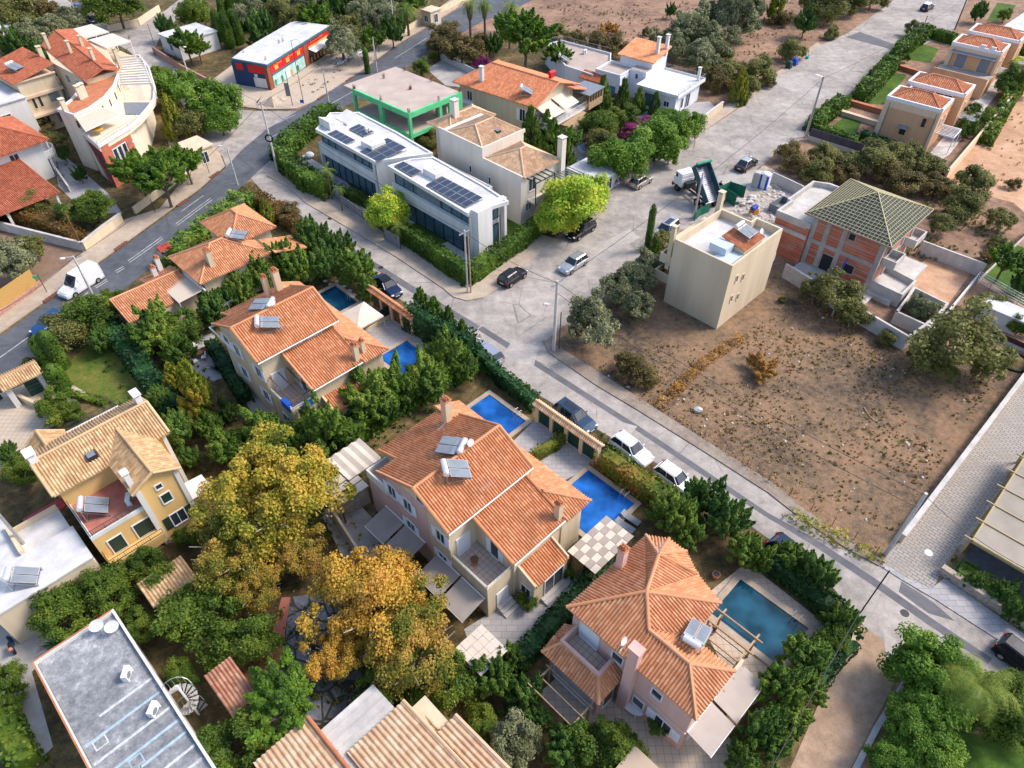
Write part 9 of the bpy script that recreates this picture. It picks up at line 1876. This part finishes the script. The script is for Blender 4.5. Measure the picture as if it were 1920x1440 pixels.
wire(PT['mid'], PT['lane'], 'upper wire over the empty lot from concrete pole to lane pole', .9); wire((PT['mid'][0], PT['mid'][1], PT['mid'][2]-1.2),(PT['lane'][0]-.4, PT['lane'][1]-.4, PT['lane'][2]-.9), 'lower wire over the empty lot from concrete pole to lane pole', 1.1); wire(PT['mid'], PT['steel'], 'wire along the wide street to the tall grey pole', 1.2); wire(PT['mid'], PT['twin'], 'wire from the concrete pole to the twin pole', .5); wire(PT['twin'], PT['coil'], 'wire along the street to the coil pole', .8); wire(PT['lane'], far(1960,1085,7), 'wire from the lane pole across the car canopy'); wire(PT['steel'], PT['t1'], 'wire from the tall grey pole up the wide street', 1.0); wire(PT['coil'], PT['van'], 'wire along the main road to the van pole', 1.2); wire(PT['coil'], PT['p360'], 'wire across the junction towards the side road', .9); wire(PT['coil'], PT['p740'], 'wire along the upper main road', 1.2); wire(PT['van'], far(-120,640,8), 'wire leaving at the left edge', .8); wire(PT['mid'], far(820,470,5), 'thin wire across the street to the near modern house', .4,.015); wire(far(1611,1149,4), far(1380,1560,5), 'grey cable over the conifers beside the dirt lane', .3,.03)
# ------------------------------------------------------------------ street objects
def obj_px(name, label, cat, x, y, parts, z=0, rot=0, grp=None, zb=.0):
 X, Y = G(x, y, z); t = bpy.data.objects.new(name, None); COL.objects.link(t); t.location = (X, Y, zb); t.rotation_euler = (0,0, RAD(rot)); tag(t, label, cat, grp)
 for nm, m, fn in parts: b = MB(); fn(b); o = b.build(nm, m); o.parent = t
 return t
for x, y, m, l in ((1478,128, M_darkgreen, 'dark green wheeled bin at the kerb of the wide street'),(1489,122, M_bluetarp, 'blue wheeled bin beside the dark green one')):
 obj_px('wheeled_bin', l, 'bin', x, y, [('body', m, lambda b: (b.prism([(-.55,-.45),(.55,-.45),(.55,.45),(-.55,.45)], .15,1.15), b.box(-.6,.6,-.5,.5,1.15,1.2))),('lid', m, lambda b: b.sphere((0,0,1.2),(.58,.48,.2),10,6)),('wheel', M_black, lambda b: (b.tube((-.4,-.5,.12),(-.4,-.4,.12),.12), b.tube((.4,-.5,.12),(.4,-.4,.12),.12)))], rot=50, grp='bins at the kerb')
obj_px('rubbish_bag', 'small cyan bag at the kerb beside the bins', 'bag', 1513,110, [('bag', mat('cyan_plastic', (.03,.35,.45)), lambda b: (b.sphere((0,0,.25),(.4,.3,.28),9,6, jit=.12), b.sphere((.3,.2,.45),(.15,.12,.15),7,5, jit=.1)))])
obj_px('portable_toilet', 'blue and white portable toilet cabin in the building yard', 'toilet cabin', 1431,352, [('cabin', M_whitep, lambda b: b.box(-.58,.58,-.58,.58,.1,2.15)),('side_panels', M_bluetarp, lambda b: (b.box(-.6,-.32,-.6,-.3,.1,2.1), b.box(.32,.6,-.6,-.3,.1,2.1), b.box(-.6,-.3,.3,.6,.1,2.1), b.box(-.64,.64,-.64,.64,0,.1))),('door', M_whitep, lambda b: b.box(-.28,.28,-.62,-.58,.15,2.0)),('roof', M_whitep, lambda b: b.sphere((0,0,2.13),(.66,.66,.25),12,6))], rot=-40)
obj_px('concrete_block', 'pale upright concrete block beside the toilet cabin', 'block', 1417,348, [('block', M_concl, lambda b: (b.box(-.5,.5,-.6,.6,0,2.0), b.box(-.4,.4,-.5,.5,2.0,2.1)))], rot=-40)
obj_px('mesh_screen', 'dark green mesh screens standing in the building yard', 'screen', 1370,372, [('mesh', mat('green_mesh', (.015,.16,.10),(.01,.11,.07),3,.8), lambda b: (b.wallpath([(-1.8,.2),(0,1.6),(1.8,.2)], .05,0,1.7), b.wallpath([(-.9,-.6),(0,-2.2)], .05,0,1.8))),('frame', M_darkgreen, lambda b: [b.tube((x, y, 0),(x, y, 1.85),.04) for x, y in ((-1.8,.2),(0,1.6),(1.8,.2),(-.9,-.6),(0,-2.2))])])
obj_px('mesh_screen', 'dark green mesh heap behind the light grey pole', 'screen', 1312,405, [('mesh', MATS['green_mesh'], lambda b: b.wallpath([(-.9,-1.2),(0,0),(1.4,1.0)], .05,0,1.3))])
obj_px('skip', 'grey and blue metal skip beside the unfinished house', 'skip', 1462,392, [('body', M_shutg, lambda b: (b.wallpath([(-1.5,-.8),(1.5,-.8),(1.5,.8),(-1.5,.8)], .08,0,1.1, closed=True), b.box(-1.45,1.45,-.75,.75,0,.2))),('blue_band', M_bluetarp, lambda b: b.box(-1.3,1.3,-.9,-.845,.1,.6))], rot=40)
obj_px('cement_mixer', 'small blue and orange cement mixer in the building yard', 'mixer', 1412,402, [('drum', M_bluetarp, lambda b: (b.tube((-.35,0,.9),(.35,0,1.2),.42,.3,12))),('frame', mat('orange_paint', (.55,.22,.04)), lambda b: (b.box(-.4,.4,-.4,-.3,0,.9), b.box(-.4,.4,.3,.4,0,.9), b.tube((.5,-.3,.25),(.5,.3,.25),.22, n=10)))], rot=30)
obj_px('sack_heap', 'heap of pale sacks and boards in the building yard', 'sacks', 1398,380, [('sacks', M_concl, lambda b: [b.sphere((R.uniform(-1.4,1.4), R.uniform(-.7,.7),.15+.15*(k % 3)),(.4,.25,.16),8,5, jit=.1) for k in range(26)]),('boards', M_woodl, lambda b: [b.box(-1.8+k*.3,-1.65+k*.3,1.0,2.6,.05+.03*k, .09+.03*k) for k in range(6)])], rot=25)
obj_px('garden_table', 'long weathered wooden table under the beige awning', 'table', 1372,1350, [('table_top', mat('weathered_wood', (.26,.19,.12),(.16,.11,.075),5,.85), lambda b: [b.box(-1.2,1.2,-.45+k*.18,-.29+k*.18,.70,.75) for k in range(5)]),('leg', M_wood, lambda b: [b.box(x-.06, x+.06, y-.06, y+.06,0,.7) for x in (-1,1) for y in (-.35,.35)]),('bench', M_wood, lambda b: (b.box(-1.1,1.1,.65,.95,.40,.45), b.box(-1,-.9,.7,.9,0,.4), b.box(.9,1,.7,.9,0,.4)))], rot=45, z=.7, zb=.025)
obj_px('garden_chair', 'dark chair at the upper end of the weathered table', 'chair', 1389,1327, [('seat', M_dark, lambda b: b.box(-.25,.25,-.25,.25,.4,.46)),('backrest', M_dark, lambda b: b.box(-.25,.25,.22,.27,.46,.95)),('leg', M_dark, lambda b: [b.box(x-.02, x+.02, y-.02, y+.02,0,.4) for x in (-.22,.22) for y in (-.22,.22)])], rot=-45, zb=.025)
obj_px('oval_table', 'oval white table in the small court of the pink villa', 'table', 1184,1322, [('table_top', M_whitep, lambda b: b.prism([(.95*math.cos(k*.314),.5*math.sin(k*.314)) for k in range(20)], .68,.73)),('leg', M_whitep, lambda b: [b.tube((x, y, 0),(x*.9, y*.9,.68),.035) for x in (-.6,.6) for y in (-.3,.3)])], rot=-42, z=.7, zb=.025)
for x, y, l in ((1191,982, 'upper grey sun lounger behind the pink villa'),(1180,996, 'lower grey sun lounger behind the pink villa')):
 obj_px('sun_lounger', l, 'sun lounger', x, y, [('seat', M_shutg, lambda b: b.prism([(-.95,-.3),(.4,-.3),(.4,.3),(-.95,.3)], .28,.38)),('backrest', M_shutg, lambda b: b.prism([(-1.35,-.3),(-.951,-.3),(-.951,.3),(-1.35,.3)], lambda p: .28+max(0,-.95-p[0])*.6, lambda p: .38+max(0,-.95-p[0])*.6)),('leg', M_dark, lambda b: [b.box(q-.02, q+.02, w-.02, w+.02,0,.28) for q in (-.8,.3) for w in (-.25,.25)])], rot=-40, grp='sun loungers', zb=.01)
obj_px('dining_table', 'long dark outdoor dining table in the shade', 'table', 366,663, [('table_top', M_wood, lambda b: b.box(-1.5,1.5,-.45,.45,.7,.75)),('leg', M_wood, lambda b: [b.box(x-.05, x+.05, y-.05, y+.05,0,.7) for x in (-1.3,1.3) for y in (-.35,.35)])], rot=38, z=.7, zb=.01)
for i, (x, y) in enumerate([(350,655),(365,647),(365,676),(395,648),(382,668)]):
 obj_px('patio_chair', ['white chair at the left end of the dining table', 'white chair on the far side of the dining table', 'white chair on the near side of the dining table', 'pale blue chair at the right end of the dining table', 'white chair at the near right of the dining table'][i], 'chair', x, y, [('seat', M_shut, lambda b: b.box(-.25,.25,-.25,.25,.42,.46)),('backrest', M_shut, lambda b: b.box(-.25,.25,.21,.25,.46,.95)),('leg', M_shut, lambda b: [b.box(q-.02, q+.02, w-.02, w+.02,0,.42) for q in (-.22,.22) for w in (-.22,.22)])], rot=i*70, grp='chairs at the dining table', z=.5, zb=.01)
obj_px('round_table', 'small round brown table on the roof terrace of the large duplex', 'table', 890,1057, [('table_top', M_wood, lambda b: b.tube((0,0,.62),(0,0,.66),.32, n=16)),('stand', M_terracotta, lambda b: (b.tube((0,0,0),(0,0,.62),.05), b.tube((0,0,0),(0,0,.06),.26, n=12)))], z=3.3, zb=3.29)
obj_px('pool_cover', 'round pale blue pool in the yard below the garden hut', 'pool', 1098,283, [('rim', M_white, lambda b: b.tube((0,0,0),(0,0,.55),1.25, n=24)),('water', watermat('pale_blue_cover', (.28,.42,.62)), lambda b: b.tube((0,0,.55),(0,0,.57),1.12, n=24))])
obj_px('folded_parasol', 'closed green parasol beside the round pale pool', 'parasol', 1090,276, [('canopy', mat('green_parasol', (.02,.28,.17)), lambda b: (b.tube((0,0,1.3),(0,0,2.9),.28,.06,10))),('pole', M_steel, lambda b: b.tube((0,0,0),(0,0,3.0),.03))])
obj_px('hammock_tub', 'white round tub chair on the deck of the farther modern house', 'chair', 580,290, [('shell', M_shut, lambda b: (b.sphere((0,0,.45),(.7,.7,.4),12,7),)),('cushion', M_white, lambda b: b.sphere((0,0,.7),(.5,.5,.2),10,6))], z=.5)
obj_px('tyre_pond', 'dark ring of a small round pond at the right edge', 'pond', 1900,678, [('ring', M_dark, lambda b: [b.tube((1.6*math.cos(k*.349),1.6*math.sin(k*.349),.12),(1.6*math.cos((k+1)*.349),1.6*math.sin((k+1)*.349),.12),.16, n=6) for k in range(18)])])
obj_px('branch', 'pale fallen branch lying on the empty lot', 'branch', 1628,778, [('wood', M_woodl, lambda b: b.path([(-.9,.4,.08),(-.3,.1,.12),(.3,-.1,.08),(.9,-.2,.06)], .05,5))], rot=-60)
obj_px('boulder', 'large pale boulder on the empty lot edge', 'stone', 1308,771, [('stone', M_concl, lambda b: b.sphere((0,0,.2),(.5,.35,.3),8,6, jit=.15))]); obj_px('plastic_sheet', 'crumpled pale plastic on the road beside the concrete pole', 'litter', 1024,571, [('sheet', M_whitep, lambda b: b.sphere((0,0,.06),(.4,.2,.08),8,4, jit=.3))], zb=.03)
obj_px('flower_pot', 'terracotta pot on the terrace behind the pole pergola', 'flower pot', 1331,1187, [('pot', M_terracotta, lambda b: b.tube((0,0,0),(0,0,.55),.25,.38,12)),('soil', M_dark, lambda b: b.tube((0,0,.55),(0,0,.56),.33, n=12))], zb=.025); obj_px('flower_pot', 'orange pot beside the shallow end of the largest pool', 'flower pot', 1341,1083, [('pot', M_terracotta, lambda b: b.tube((0,0,0),(0,0,.5),.22,.32,12)),('soil', M_dark, lambda b: b.tube((0,0,.5),(0,0,.51),.28, n=12))], zb=.025)
for i, (x, y) in enumerate([(610,527),(620,533),(632,528),(645,537),(655,545),(665,553),(675,560)]):
 b = MB(); b.prism([(.28*math.cos(k*.785),.22*math.sin(k*.785)) for k in range(8)], 0,.05); o = b.build('stepping_stone', M_concl); X, Y = G(x, y); o.location = (X, Y, 0); tag(o, 'pale stepping stone in the row around the teal pool', 'stepping stone', 'stepping stones by the teal pool')
for i, (x, y) in enumerate([(1322,1400),(1318,1418),(1330,1388)]):
 b = MB(); b.box(-.25,.25,-.25,.25,0,.05); o = b.build('stepping_stone', M_paveb); X, Y = G(x, y); o.location = (X, Y, 0); tag(o, 'square stepping stone in the row below the corner of the pink villa', 'stepping stone', 'stepping stones below the pink villa')
# low wire fence posts on the lot edge
t = bpy.data.objects.new('wire_fence', None); COL.objects.link(t); tag(t, 'thin rusty post and wire fence along the lower edge of the empty lot', 'fence')
FP = [G(1240+i*40,765+i*27.5) for i in range(11)]; t.location = (*FP[0], 0); b = MB()
for x, y in FP: b.tube((x-FP[0][0], y-FP[0][1], 0),(x-FP[0][0], y-FP[0][1], 1.2),.03, n=5)
o = b.build('fence_posts', M_rust); o.parent = t; b = MB()
for z in (.5,1.0):
 for p, q in zip(FP, FP[1:]): b.tube((p[0]-FP[0][0], p[1]-FP[0][1], z),(q[0]-FP[0][0], q[1]-FP[0][1], z),.01, n=4)
o = b.build('fence_wires', M_rust); o.parent = t
